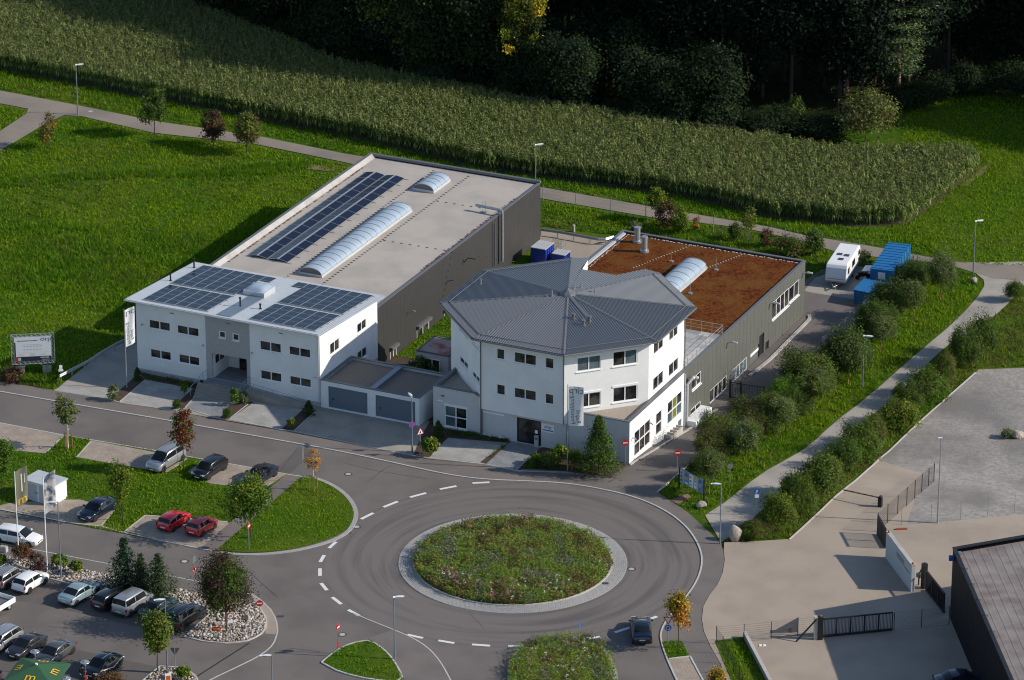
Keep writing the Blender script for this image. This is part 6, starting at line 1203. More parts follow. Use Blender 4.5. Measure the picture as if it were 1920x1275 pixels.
for q in [[(-57.23,103.93),(-56.58,105.85),(-55.54,106.55),(-54.7,105.5),(-54.87,103.59),(-56.41,103.07)],[(-52.44,107.61),(-51.5,108.14),(-50.94,107.43),(-51.62,106.73)],[(-42.34,106.38),(-41.82,107.61),(-41.3,107.26),(-41.33,106.03)],[(-40.59,106.91),(-40.01,108.14),(-39.09,107.43),(-39.25,106.2),(-40.1,106.03)],[(-24.93,110.98),(-22.39,109.73),(-19.89,109.2),(-21.08,107.96),(-24.22,109.02)]]: sheet('soil_patch', q, SOIL, .012)
NT += grass('weed_band', 'darker band of rank weeds along the old ditch across the meadow', [(-58.82,102.72),(-56.37,102.72),(-51.66,104.63),(-44.41,106.03),(-34.55,106.03),(-27.21,106.91),(-23.0,109.38),(-23.7,111.34),(-28.66,110.98),(-35.96,108.67),(-43.98,108.32),(-51.91,107.26),(-57.32,105.85),(-59.05,104.8)], 40, .5, [G2, G2, G3], 421, dry=.05)
NT += grass('weed_clumps', 'scattered dark dock weeds in the lower meadow', [(-57.36,89.55),(-51.56,91.2),(-41.84,89.55),(-33.38,87.91),(-29.6,94.54),(-25.38,94.54),(-31.69,79.86),(-39.37,65.99),(-40.81,62.73),(-48.21,69.01),(-55.42,72.06)], 16, .55, [G2, G2, G3], 422, clump=2.2, dry=.2)
NT += grass('verge_grass', 'strip of lush grass between the farm lane and the corn', [(-67.79,147.78),(-63.38,143.94),(-42.71,132.32),(-25.49,123.02),(-20.29,120.06),(-3.79,108.67),(19.39,99.45),(29.34,92.7),(40.48,89.22),(45.31,89.88),(49.27,81.45),(45.74,81.45),(38.57,85.31),(32.82,87.91),(28.63,90.71),(15.48,97.07),(3.6,103.07),(-16.91,112.95),(-20.1,114.76),(-29.59,120.24),(-42.86,125.84),(-52.78,131.55),(-62.59,136.79),(-66.73,138.76)], 34, .34, [G2, G1, G2, G3], 402)
NT += grass('verge_grass', 'grass wedge between the two paths at the far left', [(-65.83,131.17),(-61.9,130.59),(-58.52,129.06),(-58.68,127.54),(-60.96,122.09),(-63.88,114.57)], 34, .28, [G2, G1, GY, G3], 430)
NT += grass('field_grass', 'sunny grass field right of the corn', [(40.53,89.88),(43.52,91.37),(48.09,99.45),(53.85,110.8),(47.2,111.52),(45.82,117.3),(47.32,127.54),(51.68,133.09),(58.27,134.26),(66.47,132.32),(60.05,78.28),(51.94,78.91),(48.54,80.02)], 30, .24, [G1, G1, GY, G3], 403)
NT += grass('bank_grass', 'grassy bank between the service lane and the gravel path', [(13.91,15.38),(16.56,20.82),(23.44,35.59),(33.27,53.99),(39.47,69.01),(43.12,78.28),(47.88,79.23),(50.95,74.84),(50.95,72.06),(47.25,63.6),(41.61,53.42),(36.02,42.7),(31.92,35.99),(27.92,27.73),(20.7,14.29),(17.99,10.33),(17.1,10.81),(15.25,12.96)], 34, .3, [G2, G1, GY, G3], 404, [[(14.82,13.69),(16.76,15.26),(17.14,14.41),(15.75,12.6)]])
NT += grass('hedge_grass', 'weedy grass under the hedge beside the yards', [(19.64,4.47),(22.11,8.08),(27.77,19.82),(31.54,29.11),(38.65,41.75),(46.05,56.86),(52.44,65.99),(55.77,71.29),(58.95,69.01),(56.8,50.87),(48.21,50.03),(40.6,36.12),(35.84,26.75),(29.28,11.64),(25.75,5.16)], 30, .3, [G2, G3, G1, G3], 405, dry=.5)
NT += grass('yard_edge_grass', 'rough grass behind the yard, inside the lane fence', [(3.57,98.26),(16.13,92.53),(25.76,89.55),(31.73,85.63),(36.36,81.61),(39.74,79.86),(37.28,78.28),(32.99,75.15),(32.32,78.28),(19.42,84.34),(11.23,87.91),(3.51,90.38)], 34, .32, [G2, G1, G2, G3], 406, BLD, dry=.4)
NT += grass('verge_grass', 'grass between the two streets round the parking bays', VERGE, 36, .24, [G2, G1, GY, G3], 407, [[(-53.17,33.23),(-50.93,32.18),(-44.27,29.05),(-45.57,24.19),(-50.14,25.08),(-52.3,25.72)],[(-41.47,27.76),(-31.62,23.56),(-33.36,19.68),(-37.72,21.3),(-42.52,23.31)],[(-30.26,23.31),(-25.31,21.3),(-21.77,19.68),(-23.78,15.87),(-29.02,17.09),(-31.47,19.93)],[(-49.73,12.24),(-47.82,13.32),(-43.32,14.05),(-41.29,14.05),(-37.64,11.88),(-38.62,7.5),(-41.75,8.2),(-49.6,11.05)],[(-34.79,10.45),(-26.53,8.91),(-28.91,2.51),(-32.91,4.24),(-36.48,6.44)],[(-21.98,19.81),(-18.58,18.69),(-20.3,19.06),(-27.55,2.16),(-29.12,2.62)]], .05)
NT += grass('island_grass', 'mown grass on the rounded island by the roundabout', ISL, 40, .17, [G1, G1, GY, G3], 408, (), .075, .05)
NT += grass('island_grass', 'grass on the small triangular traffic island', TRI, 40, .17, [G1, G2, G3], 409, (), .08, .05)
NT += grass('verge_grass', 'small grass patch round the roundabout sign', VG2, 40, .2, [G1, G2, G3], 410, (), .085, .05)
NT += grass('verge_grass', 'grass wedge beside the low concrete wall', [(18.02,-16.35),(20.48,-15.62),(22.18,-25.07),(19.31,-25.07)], 40, .25, [G1, G2, G3], 411, (), .075, .05)
NT += grass('weed_strip', 'dry weeds along the street below the billboard', [(-54.62,45.81),(-46.98,45.81),(-45.95,41.95),(-46.38,39.77),(-52.04,42.22),(-54.31,43.18)], 40, .45, [G3, G2, G3], 412, dry=.8)
NT += grass('gap_grass', 'grass in the gap beside the annex', [place(x, y)[:2] for x, y in ((19.9,18.5),(32.2,18.5),(32.2,40),(19.9,40))], 24, .2, [G1, G2, G3], 413, [place(24.6,14)[:2] and rect(24.6,28.4,14,18.3)])
# ---- planted mound of the roundabout and the small flower island
BED = [leaf_mat('bed_greygreen', [(0.105,0.131,0.0613), (0.183,0.218,0.105), (0.28,0.307,0.175)], .25), leaf_mat('bed_green', [(0.0963,0.175,0.0175), (0.175,0.288,0.028), (0.28,0.385,0.0613)], .3), leaf_mat('bed_olive', [(0.157,0.131,0.0385), (0.272,0.218,0.0787), (0.368,0.288,0.14)], .3), leaf_mat('bed_dark', [(0.07,0.0787,0.0262), (0.122,0.14,0.0385)], .2), leaf_mat('bed_pink', [(.4,.16,.22), (.6,.32,.36)], .3), leaf_mat('bed_white', [(.65,.63,.58), (.8,.78,.74)], .3), leaf_mat('bed_rust', [(0.315,0.122,0.0525), (0.455,0.21,0.0787)], .3)]
def flowerbed(name, label, poly, top, n, seed, wt, pinks=()):
    rng = np.random.default_rng(seed); P = scatter_pts(poly, n, rng); z = top(P[:,0], P[:,1]); nz = vnoise(P, 1.5, seed+1); nz2 = vnoise(P, .8, seed+2)
    kind = np.zeros(len(P), int); u = (nz*1.4-.2+rng.uniform(-.25,.25,len(P))); cum = np.cumsum(wt)
    kind = np.clip(np.searchsorted(cum, np.clip(u, 0, .999)), 0, 3); hgt = .16+.5*nz2*rng.uniform(.6, 1.3, len(P)); hgt[kind == 1] *= 1.3
    cen = np.stack([P[:,0], P[:,1], z+hgt*.6], 1); per = 20; v, f = leafcloud(rng, cen, .1+.16*hgt, per, .11, .7, None, 1.2); mi = np.repeat(kind, per)
    k = rng.uniform(0, 1, len(mi)) < .04; mi[k] = 6
    Q = scatter_pts(poly, n//4, rng); wgt = np.full(len(Q), .012)
    for (cx, cy, r_) in pinks: wgt += 1.0*np.exp(-((Q[:,0]-cx)**2+(Q[:,1]-cy)**2)/r_**2)
    Q = Q[rng.uniform(0, 1, len(Q)) < wgt*.55]; fz = top(Q[:,0], Q[:,1])+rng.uniform(.4, .75, len(Q)); v2, f2 = leafcloud(rng, np.stack([Q[:,0], Q[:,1], fz], 1), .07, 7, .13, 1.5); m2 = np.repeat(np.where(rng.uniform(0, 1, len(Q)) < .72, 4, 5), 7)
    v = np.concatenate([v, v2]); f = np.concatenate([f, f2+len(v)-len(v2)]); mi = np.concatenate([mi, m2])
    v[:, 2] = np.maximum(v[:, 2], .04)
    o = bpy.data.objects.new(name, np_mesh(name, v, f, BED, mi)); link(o); tag(o, label, 'flower bed', kind='stuff')
mound = lambda x, y: .12+.5*(1-np.clip(((x-C0[0])**2+(y-C0[1])**2)/9.1**2, 0, 1))
bm_ = M(); 
for k in range(6):
    ra, rb = 9.12*(1-k/6), 9.12*(1-(k+1)/6)
    A_, B_ = circ(ra, 48), circ(max(rb, .01), 48)
    for i in range(48):
        q = [A_[i], A_[(i+1) % 48], B_[(i+1) % 48], B_[i]]; bm_.quad(*[(x, y, float(mound(x, y))) for x, y in q])
o = bm_.build('planted_mound', mat('mound_soil', (.05,.05,.02), .95, col2=(.08,.06,.035), scale=3, bump=.8), smooth=True); o['kind'] = 'structure'
flowerbed('flower_bed', 'round bed of low wild perennials filling the roundabout island', circ(9.05, 60), mound, 13500, 500, (.3,.34,.25,.11), [(-6.53,-3.37,1.1),(-5.44,-4.49,1.0),(1.18,8.67,0.9),(7.66,5.39,0.8),(8.02,-1.69,0.9),(-0.32,-7.02,1.6),(3.32,-6.69,1.4),(-3.96,-5.59,1.0)])
flowerbed('flower_bed', 'dense green flowering plants on the oval splitter island at the bottom edge', FLI, lambda x, y: .15+0*x, 2600, 510, (.1,.6,.15,.15), [(2.74,-19.99,1.6),(5.59,-17.92,1.2),(1.79,-22.55,1.2),(7.44,-19.99,1.0),(4.59,-22.55,1.6)])
for k, s in enumerate([[(-38.25,44.42),(-31.83,41.13),(-31.71,40.18),(-32.33,40.59),(-37.31,42.91)],[(-8.12,31.92),(-0.18,28.02),(-0.49,26.99),(-6.27,28.41)],[(-2.41,23.06),(-0.96,26.35),(-0.55,26.87),(-1.89,23.31)],[(1.06,20.3),(2.64,25.08),(3.06,25.59),(10.9,21.8),(9.29,18.94),(5.09,20.3)]]):
    rng = np.random.default_rng(520+k); P = scatter_pts(s, int(bbox_area(s)*(9 if k < 3 else 2.5)), rng); z = terr(P[:,0], P[:,1])+.2; v, f = leafcloud(rng, np.stack([P[:,0], P[:,1], z], 1), .12, 30, .09, .6); o = bpy.data.objects.new('low_hedge', np_mesh('low_hedge', v, f, [L_DARK, L_GREEN], np.repeat(rng.integers(0, 2, len(P)), 30))); link(o)
    tag(o, ['low planting along the foot of the office wall', 'low hedge along the foot of the octagonal building', 'short clipped hedge beside the entrance walkway', 'scattered ground cover in the bed right of the entrance'][k], 'plants', kind='stuff')
# ---- stones of the rock beds
ico = bmesh.new(); bmesh.ops.create_icosphere(ico, subdivisions=1, radius=1.0); IV = np.array([v.co[:] for v in ico.verts]); IF = np.array([[v.index for v in f.verts] for f in ico.faces]); ico.free()
RK = [mat('stone_pale', (.44,.38,.32), .95, col2=(.34,.29,.25), scale=6, detail=6), mat('stone_grey', (.27,.24,.215), .95, col2=(.2,.18,.165), scale=6, detail=6), mat('stone_tan', (.38,.29,.22), .95, col2=(.3,.24,.19), scale=6, detail=6), mat('stone_white', (.55,.51,.47), .95, col2=(.45,.41,.37), scale=6, detail=6)]
def stones(name, label, poly, dens, s0, s1, seed, lift=.05):
    rng = np.random.default_rng(seed); P = scatter_pts(poly, int(bbox_area(poly)*dens*1.35), rng); n = len(P); s = rng.uniform(s0, s1, n)*rng.uniform(.6, 1.2, n); a = rng.uniform(0, 6.28, n)
    sc = np.stack([s*rng.uniform(.8,1.5,n), s*rng.uniform(.7,1.1,n), s*rng.uniform(.5,.9,n)], 1); V = IV[None]*(1+rng.uniform(-.22,.22,(n,12,1)))*sc[:,None,:]; c, si = np.cos(a)[:,None], np.sin(a)[:,None]
    V = np.stack([V[:,:,0]*c-V[:,:,1]*si, V[:,:,0]*si+V[:,:,1]*c, V[:,:,2]], 2); z = terr(P[:,0], P[:,1])+lift+s*rng.uniform(.0,.5,n); V += np.stack([P[:,0], P[:,1], z], 1)[:,None,:]
    F_ = (IF[None]+(np.arange(n)*12)[:,None,None]).reshape(-1, 3); o = bpy.data.objects.new(name, np_mesh(name, V.reshape(-1, 3), F_, RK, np.repeat(rng.integers(0, 4, n), 20))); link(o); tag(o, label, 'stones', kind='stuff'); return n
NT += 20*stones('rock_bed', 'bed of pale broken stones round the purple tree and along the bays', [(-49.57,2.05),(-47.53,1.48),(-42.38,-0.57),(-36.93,-2.7),(-31.19,-5.59),(-27.21,-7.02),(-23.35,-8.44),(-22.32,-11.36),(-22.18,-13.18),(-22.53,-14.56),(-23.51,-15.72),(-25.19,-16.25),(-27.34,-15.93),(-29.16,-15.09),(-27.24,-10.93),(-27.86,-9.64),(-31.98,-8.01),(-36.01,-6.03),(-40.3,-4.38),(-42.52,-3.15),(-49.47,1.14)], 34, .06, .17, 601)
NT += 20*stones('rock_bed', 'small stone bed at the foot of the yellowing maple', [(-32.16,-23.97),(-30.92,-21.32),(-28.88,-21.63),(-27.66,-23.16),(-26.95,-28.06),(-31.83,-28.06)], 30, .06, .16, 602)
def boulder(lab, spec, seed):
    x, y, h, w = spec; rg_ = np.random.default_rng(seed); b = bmesh.new(); bmesh.ops.create_icosphere(b, subdivisions=3, radius=1.0)
    k = rg_.normal(size=(7, 3)); k /= np.linalg.norm(k, axis=1)[:, None]; t = rg_.uniform(.55, .85, 7)
    for v in b.verts:
        p = np.array(v.co[:]); s = 1.0
        for ki, ti in zip(k, t):
            d = p@ki
            if d > ti: s = min(s, ti/d)
        p = p*s+rg_.normal(size=3)*.012; v.co = (p[0]*w/2*1.1, p[1]*w/2*.9, h*.42+p[2]*h*.6)
    me = bpy.data.meshes.new('boulder'); b.to_mesh(me); b.free(); me.materials.append(STONE); o = bpy.data.objects.new('boulder', me); link(o); o.location = (x, y, T(x, y)); tag(o, lab, 'boulder', 'boulders set beside the paths')
boulder('large upright boulder beside the lamp at the path mouth', (20.7,4.81,1.54,1.35), 1); boulder('low pale boulder in the grass below the notice board', (17.91,12.0,0.67,0.96), 2); boulder('rock on the far bank beside the lamp at the lane junction', (50.01,73.6,0.62,0.81), 3); boulder('rust-stained rock at the right edge of the gravel yard', (50.23,32.18,0.93,1.17), 4); boulder('larger pink stone lying among the pale stones near the purple tree', (-23.87,-12.01,0.59,0.57), 5)

# ================================================================== STREET FURNITURE
def lamp(lab, base, h, headdeg=180, arm=.5, big=True):
    x, y = base; o = thing('street_lamp', lab, 'street lamp', (x, y, T(x, y)), R(headdeg), 'street lamps'); m = M(); m.cyl(0, 0, -.1, .9, .085, 10); m.tube([(0,0,.9),(0,0,h)], .065, 10, .045); m.build('pole', LAMPP, o)
    m = M(); s = len(m.v); m.tube([(-.06,0,h),(.14,0,h+.03),(.45,0,h+.05),(.8,0,h+.03),(.95,0,h+.0)], .08, 10, .06); 
    for i in range(s, len(m.v)):
        v = m.v[i]; k = 1+1.6*max(0, 1-abs(v[0]-.5)/.6); m.v[i] = (v[0], v[1]*k, h+.02+(v[2]-h-.02)*(.9))
    m.build('lamp_head', LAMPH, o, smooth=True); m = M(); m.box(.25, .8, -.13, .13, h-.075, h-.05); m.build('lamp_glass', ACRYL, o)
    m = M(); m.box(-.09, .05, -.05, .05, .5, .85); m.build('service_door', GALV, o); return o
for lab, b, h, hd in (('street lamp on the meadow edge beside the farm lane, far left', (-52.21,127.54), 6.29, 20), ('street lamp behind the warehouse in front of the corn', (2.61,101.17), 5.78, 20), ('street lamp at the lane junction on the far right', (50.23,76.4), 6.05, 20), ('street lamp on the grass bank beside the gravel path', (35.75,44.89), 5.73, -10), ('street lamp in front of the garages carrying a no-stopping sign', (-9.82,24.7), 5.97, 110), ('street lamp next to the big boulder at the path mouth', (19.31,3.89), 6.18, 175), ('street lamp on the pavement tip below the roundabout', (-10.41,-19.68), 6.12, 10), ('tall lamp at the car park exit beside the yellowing maple', (-30.24,-22.24), 7.17, 190), ('street lamp cut by the bottom edge left of the triangular island', (-20.58,-30.23), 5.79, 185), ('tall lamp in the stone bed right of the second flagpole', (-41.36,-3.49), 7.75, 180)):
    lamp(lab, b, h, hd)
ml = thing('yard_mast', 'slender tall light mast with tiny head at the gravel yard edge', 'light mast', (*(40.01,8.44), T(*(40.01,8.44))), 0); m = M(); hm = 8.8; m.tube([(0,0,-.1),(0,0,hm)], .09, 10, .05); m.build('pole', GALV, ml); m = M(); m.box(-.28,.12,-.09,.09,hm-.02,hm+.09); m.build('lamp_head', LAMPH, ml)
# ---- flags
def flag(lab, base, h, fw, fh, ang, cloth, drop=.15, wave=.12, decals=None, pole=SWHITE, back=False, slant=0.):
    o = thing('flagpole', lab, 'flagpole', (base[0], base[1], T(*base)), ang); m = M(); m.tube([(0,0,-.1),(0,0,h)], .06, 10, .04); m.build('pole', pole, o); m = M(); m.lathe([(.001,.06),(.05,.03),(.05,0),(.001,-.02)], (0,0,h), 8); m.build('pole_cap', GALV, o)
    f = lambda u, v: (.08+fw*u, wave*math.sin(u*5+v*2.2)*u, h-drop-fh*v+slant*u)
    m = M(); NU, NV = 12, 20
    for i in range(NU+1):
        for j in range(NV+1): m.v.append(f(i/NU, j/NV))
    for i in range(NU):
        for j in range(NV): a = i*(NV+1)+j; m.f.append((a, a+1, a+NV+2, a+NV+1)); m.mi.append(0)
    c = m.build('flag', cloth, o, smooth=True)
    for (s, size, u, v, rot, mt) in decals or []:
        # printed letters, bent onto the cloth
        cu = bpy.data.curves.new('tmp', 'FONT'); cu.body = s; cu.size = size; cu.align_x = 'CENTER'; cu.align_y = 'CENTER'; cu.resolution_u = 3; t_ = bpy.data.objects.new('tmp', cu); COL.objects.link(t_)
        me = bpy.data.meshes.new_from_object(t_); bpy.data.objects.remove(t_); ca, sa = math.cos(rot), math.sin(rot)
        bm = bmesh.new(); bm.from_mesh(me); bmesh.ops.subdivide_edges(bm, edges=[e for e in bm.edges if e.calc_length() > .12], cuts=2); bmesh.ops.triangulate(bm, faces=bm.faces[:])
        geo = bmesh.ops.duplicate(bm, geom=bm.verts[:]+bm.edges[:]+bm.faces[:])['geom']; second = {g for g in geo if isinstance(g, bmesh.types.BMVert)}
        for v_ in bm.verts:
            X, Y = v_.co.x*ca-v_.co.y*sa, v_.co.x*sa+v_.co.y*ca; X = -X if back else X
            uu = u+X/fw; vv = v-Y/fh; p = f(uu, vv); v_.co = (p[0], p[1]+(.012 if v_ in second else -.012), p[2])
        bm.to_mesh(me); bm.free(); me.materials.clear(); me.materials.append(mt); inst('print', me, o)
    return o
FW_ = mat('flag_white', (.74,.74,.75), .8); FGR = mat('flag_olive', (.15,.145,.1), .85); FPH = mat('flag_photo', (.04,.07,.12), .8, col2=(.45,.42,.42), scale=1.4, detail=5, fac=(.42,.58), coord='OBJ')
flag('flagpole with white lettered flag in front of the octagonal building', (5.29,20.3), 9.11, 1.45, 4.1, R(-6), FW_, decals=[('cirp', .95, .52, .1, 0, METG), ('Prototyping', .62, .3, .6, R(90), METG), ('Rapid', .62, .66, .76, R(90), METG)], pole=GALV, back=True)
flag('flagpole with white lettered flag at the left corner of the office', (-39.01,40.45), 8.69, 1.0, 4.0, R(25), FW_, decals=[('cirp', .8, .5, .1, 0, METG), ('Prototyping', .5, .32, .66, R(90), METG), ('Rapid', .5, .72, .74, R(90), METG)], pole=GALV, back=True, slant=.35)
flag('left flagpole with olive flag and a yellow emblem', (-45.52,-0.68), 9.56, 1.15, 3.6, R(30), FGR, decals=[('m', 1.25, .5, .86, 0, SYEL), ('—', 1.7, .42, .4, R(90), SWHITE), ('—', .9, .68, .3, R(90), SWHITE)], slant=.45, drop=.05)
flag('second flagpole from the left with dark blue picture flag', (-42.77,-2.14), 9.64, 1.1, 3.7, R(30), FPH, slant=.6, drop=.05)
# ---- traffic signs
def sign(lab, base, h, face, shapes, group=None, name='traffic_sign', r=.035):
    """shapes: list of (kind, z, size, ...) drawn on plates facing the angle face"""
    o = thing(name, lab, 'traffic sign', (base[0], base[1], T(*base)), R(face), group); m = M(); m.tube([(0,0,-.1),(0,0,h)], r, 8); m.build('post', GALV, o)
    for sp_ in shapes:
        k, z, s = sp_[0], sp_[1], sp_[2]; y = -.05; dsc = lambda rr, d: (lambda m_: m_.tube([(0,y-d,z),(0,y+.012-d,z)], rr, 28))(M())
        poly = lambda sc, d, up: (lambda m_: m_.add([(a*sc, y-d, z+b*sc*up) for a, b in ((-.5,-.29),(.5,-.29),(0,.58))]+[(a*sc, y+.012-d, z+b*sc*up) for a, b in ((-.5,-.29),(.5,-.29),(0,.58))], [(0,1,2),(3,5,4),(0,3,4,1),(1,4,5,2),(2,5,3,0)]))(M())
        if k == 'noentry': p = dsc(s, 0).build('plate', RED, o); m = M(); m.box(-s*.7, s*.7, y-.018, y-.008, z-s*.17, z+s*.17); m.build('bar', SWHITE, p)
        elif k == 'nostop': p = dsc(s, 0).build('plate', RED, o); dsc(s*.8, .01).build('blue_field', SBLUE, p); m = M(); m.add([(-s*.62,y-.026,z+s*.52),(-s*.52,y-.026,z+s*.62),(s*.62,y-.026,z-s*.52),(s*.52,y-.026,z-s*.62)], [(0,1,2,3)]); m.build('bar', RED, p)
        elif k == 'yield': p = poly(s, 0, -1).build('plate', RED, o); poly(s*.66, .014, -1).build('white_field', SWHITE, p)
        elif k == 'warn': p = poly(s, 0, 1).build('plate', RED, o); poly(s*.72, .014, 1).build('white_field', SWHITE, p); m = M(); m.box(-.05*s, .05*s, y-.032, y-.024, z-.12*s, z+.2*s); m.box(-.18*s, .12*s, y-.03, y-.022, z-.12*s, z-.02*s); m.build('symbol', BLACK, p)
        elif k == 'round': p = dsc(s, 0).build('plate', SBLUE, o); m = M(); 
        elif k == 'limit': p = dsc(s, 0).build('plate', RED, o); dsc(s*.76, .01).build('white_field', SWHITE, p); text(sp_[3], s*1.0, p, (0, y-.026, z), (R(90), 0, 0), BLACK)
        elif k == 'blue': p = dsc(s, 0).build('plate', SBLUE, o); m = M(); m.cyl(0, 0, 0, .001, .001, 3); q = M(); q.box(-.05, .05, y-.022, y-.012, z-.05, z+.13); q.add([(-.16,y-.018,z-.2),(-.05,y-.018,z-.2),(.0,y-.018,z-.05),(-.05,y-.018,z-.02)], [(0,1,2,3)]); q.build('symbol', SWHITE, p)
        elif k == 'plate': m = M(); m.box(-s, s, y-.012, y, z-sp_[3], z+sp_[3]); m.build('sub_plate', sp_[4] if len(sp_) > 4 else SWHITE, o)
        elif k == 'back': p = dsc(s, 0).build('plate', METG, o)
        elif k == 'backtri': p = poly(s, 0, -1).build('plate', METG, o)
        if k == 'round':
            for i in range(3):
                a0 = R(120*i+20); q = M(); arc = [(math.cos(a0+R(70)*t/6)*s*.55, y-.02, z+math.sin(a0+R(70)*t/6)*s*.55) for t in range(7)]; q.tube(arc, s*.09, 5); e = arc[-1]; a1 = a0+R(75); q.add([(math.cos(a1)*s*.35,y-.024,z+math.sin(a1)*s*.35),(math.cos(a1)*s*.78,y-.024,z+math.sin(a1)*s*.78),(math.cos(a1+.5)*s*.58,y-.024,z+math.sin(a1+.5)*s*.58)], [(0,1,2)]); q.build('arrow', SWHITE, p)
    return o
sign('no-entry sign at the mouth of the service lane', (15.92,20.18), 2.37, 8, [('noentry', 2.04, .33)])
sign('no-entry sign in front of the right corner of the octagonal building', (10.9,21.8), 2.67, 10, [('noentry', 2.38, .32)])
sign('no-entry sign standing at the edge of the stone bed', (-22.58,-13.71), 2.97, 6, [('noentry', 2.6, .31)])
sign('no-entry sign seen aslant on the triangular traffic island', (-15.44,-18.54), 3.05, 62, [('noentry', 2.63, .32), ('plate', .9, .06, .3, RED)])
sign('no-entry sign seen edge-on at the street beside the purple tree', (-28.98,-5.92), 3.76, 70, [('noentry', 2.15, .32), ('plate', 3.17, .36, .3, METG)])
sign('no-entry sign seen aslant under the dense green island tree', (-24.5,2.51), 3.01, 68, [('noentry', 2.57, .33)])
sign('round speed limit sign with white plate in the stone bed', (-25.07,-15.83), 2.8, 12, [('limit', 2.38, .31, '10'), ('plate', 1.85, .22, .16)])
sign('give-way triangle over a blue roundabout sign beside the orange tree', (13.73,-17.29), 3.16, 2, [('yield', 2.79, .9), ('round', 1.95, .31)])
sign('blue shared-path sign with small plate at the gravel path', (23.03,10.21), 2.94, 8, [('blue', 2.56, .3), ('plate', 2.06, .2, .17)])
sign('back of a round dark sign on the grass bank', (20.79,16.24), 2.8, 20, [('back', 2.41, .31), ('plate', 2.75, .08, .05, METD)])
sign('red and white warning triangle beside the pale ornamental grass', (-9.01,23.56), 3.18, 35, [('warn', 2.73, .85)])
sign('round no-stopping sign fixed to the lamp pole by the garages', (-9.84,24.45), .3, 25, [('nostop', 3.13, .32)])
sign('back of a triangular sign in the lower stone bed', (-29.54,-22.24), 2.61, 175, [('backtri', 2.19, .9)])
sign('post with a small dark blue plate on the splitter island', (5.88,-17.08), 2.37, 75, [('plate', 2.06, .3, .28, SBLUE)])
sign('post with an edge-on dark green plate at the head of the footpath', (-20.18,17.71), 3.77, 78, [('plate', 3.04, .28, .62, METG)])
sign('small white sign pair at the end of the guard rail', (-45.87,42.77), 1.65, 10, [('plate', 1.41, .16, .2), ('plate', 1.06, .24, .12)])
rb_ = sign('low red board with two yellow lines of lettering among the stones', (-26.37,-15.62), 1.17, 8, [('plate', 1.01, .4, .2, RED)], name='red_board')
for dz in (-.08, .06): m = M(); m.box(-.3, .3, -.07, -.062, 1.01+dz-.03, 1.01+dz+.03); m.build('lettering', SYEL, rb_)
# ---- billboard in front of the meadow
bb = thing('billboard', 'construction billboard in a lattice frame with a dark footer strip', 'billboard', (*(-48.73,43.73), T(*(-48.73,43.73))), R(7)); Bw, z0, z1 = 4.35, 1.35, 4.65
fx = lambda a: -Bw/2+Bw*a
m = M(); 
for (a, b) in (((-Bw/2,z0),(Bw/2,z0)),((-Bw/2,z1),(Bw/2,z1)),((-Bw/2,z0),(-Bw/2,z1)),((Bw/2,z0),(Bw/2,z1)),((-Bw/2+.3,z0+.3),(Bw/2-.3,z0+.3)),((-Bw/2+.3,z1-.3),(Bw/2-.3,z1-.3)),((-Bw/2+.3,z0+.3),(-Bw/2+.3,z1-.3)),((Bw/2-.3,z0+.3),(Bw/2-.3,z1-.3))): m.tube([(a[0],0,a[1]),(b[0],0,b[1])], .035, 6)
n_ = 9
for k in range(n_):
    t0, t1 = k/n_, (k+.5)/n_
    for z, s in ((z0, 1), (z1, -1)): m.tube([(fx(t0),0,z),(fx(t1),0,z+.3*s)], .02, 5); m.tube([(fx(t1),0,z+.3*s),(fx(t0+1/n_),0,z)], .02, 5)
    for x, s in ((-Bw/2, 1), (Bw/2, -1)):
        if k < 7: zz = lambda t: z0+(z1-z0)*t; m.tube([(x,0,zz(k/7)),(x+.3*s,0,zz((k+.5)/7))], .02, 5); m.tube([(x+.3*s,0,zz((k+.5)/7)),(x,0,zz((k+1)/7))], .02, 5)
m.build('lattice_frame', GALV, bb)
P0_, P1_ = -Bw/2+.33, Bw/2-.33; q0, q1 = z0+.33, z1-.33
m = M(); m.box(P0_, P1_, -.03, .02, q0, q1); pn = m.build('panel', mat('billboard_white', (.62,.64,.68), .6), bb)
m = M(); m.box(P0_, P1_, -.038, -.03, q0, q0+.5); m.build('footer_strip', mat('billboard_navy', (.012,.014,.035), .6), pn); m = M(); m.box(P0_, P0_+.12, -.036, -.03, q0+.5, q1-.55); m.build('side_strip', METD, pn); m = M(); m.box(P0_, P0_+.24, -.045, -.038, q0, q0+.5); m.build('red_block', RED, pn); m = M(); m.box(P0_+.3, P0_+.62, -.045, -.038, q0+.08, q0+.4); m.build('white_block', LIDG, pn)
text('cirp', .62, pn, (P1_-.52,-.035,q1-.27), (R(90),0,0), BLACK, sx=1.15); text('FREYLER', .19, pn, (P1_-.68,-.045,q0+.34), (R(90),0,0), SWHITE, sx=1.2)
for k, (a, b) in enumerate(((.3,.62),(.68,1.3),(1.36,1.5),(1.56,1.76),(1.82,2.3))): m = M(); m.box(P0_+a, P0_+b, -.035, -.03, q1-.46, q1-.36); m.build('printed_text', METG, pn)
m = M(); m.box(P1_-.95, P1_-.15, -.045, -.04, q0+.1, q0+.15); m.build('printed_text', LIDG, pn)
m = M(); gx0, gx1 = P0_+.8, P1_-.85
m.box(gx0, gx1, -.035, -.03, q1-.86, q1-.82)
for k in range(6):
    x = gx0+.1+k*(gx1-gx0-.1)/6
    for z in (q1-1.08, q1-1.42): m.box(x, x+.2, -.035, -.03, z, z+.1)
m.build('printed_drawing', mat('print_grey', (.36,.37,.39), .7), pn); m = M(); m.box(P0_+.3, P1_-.1, -.035, -.03, q1-1.68, q1-1.66); m.build('printed_line', SYEL, pn)
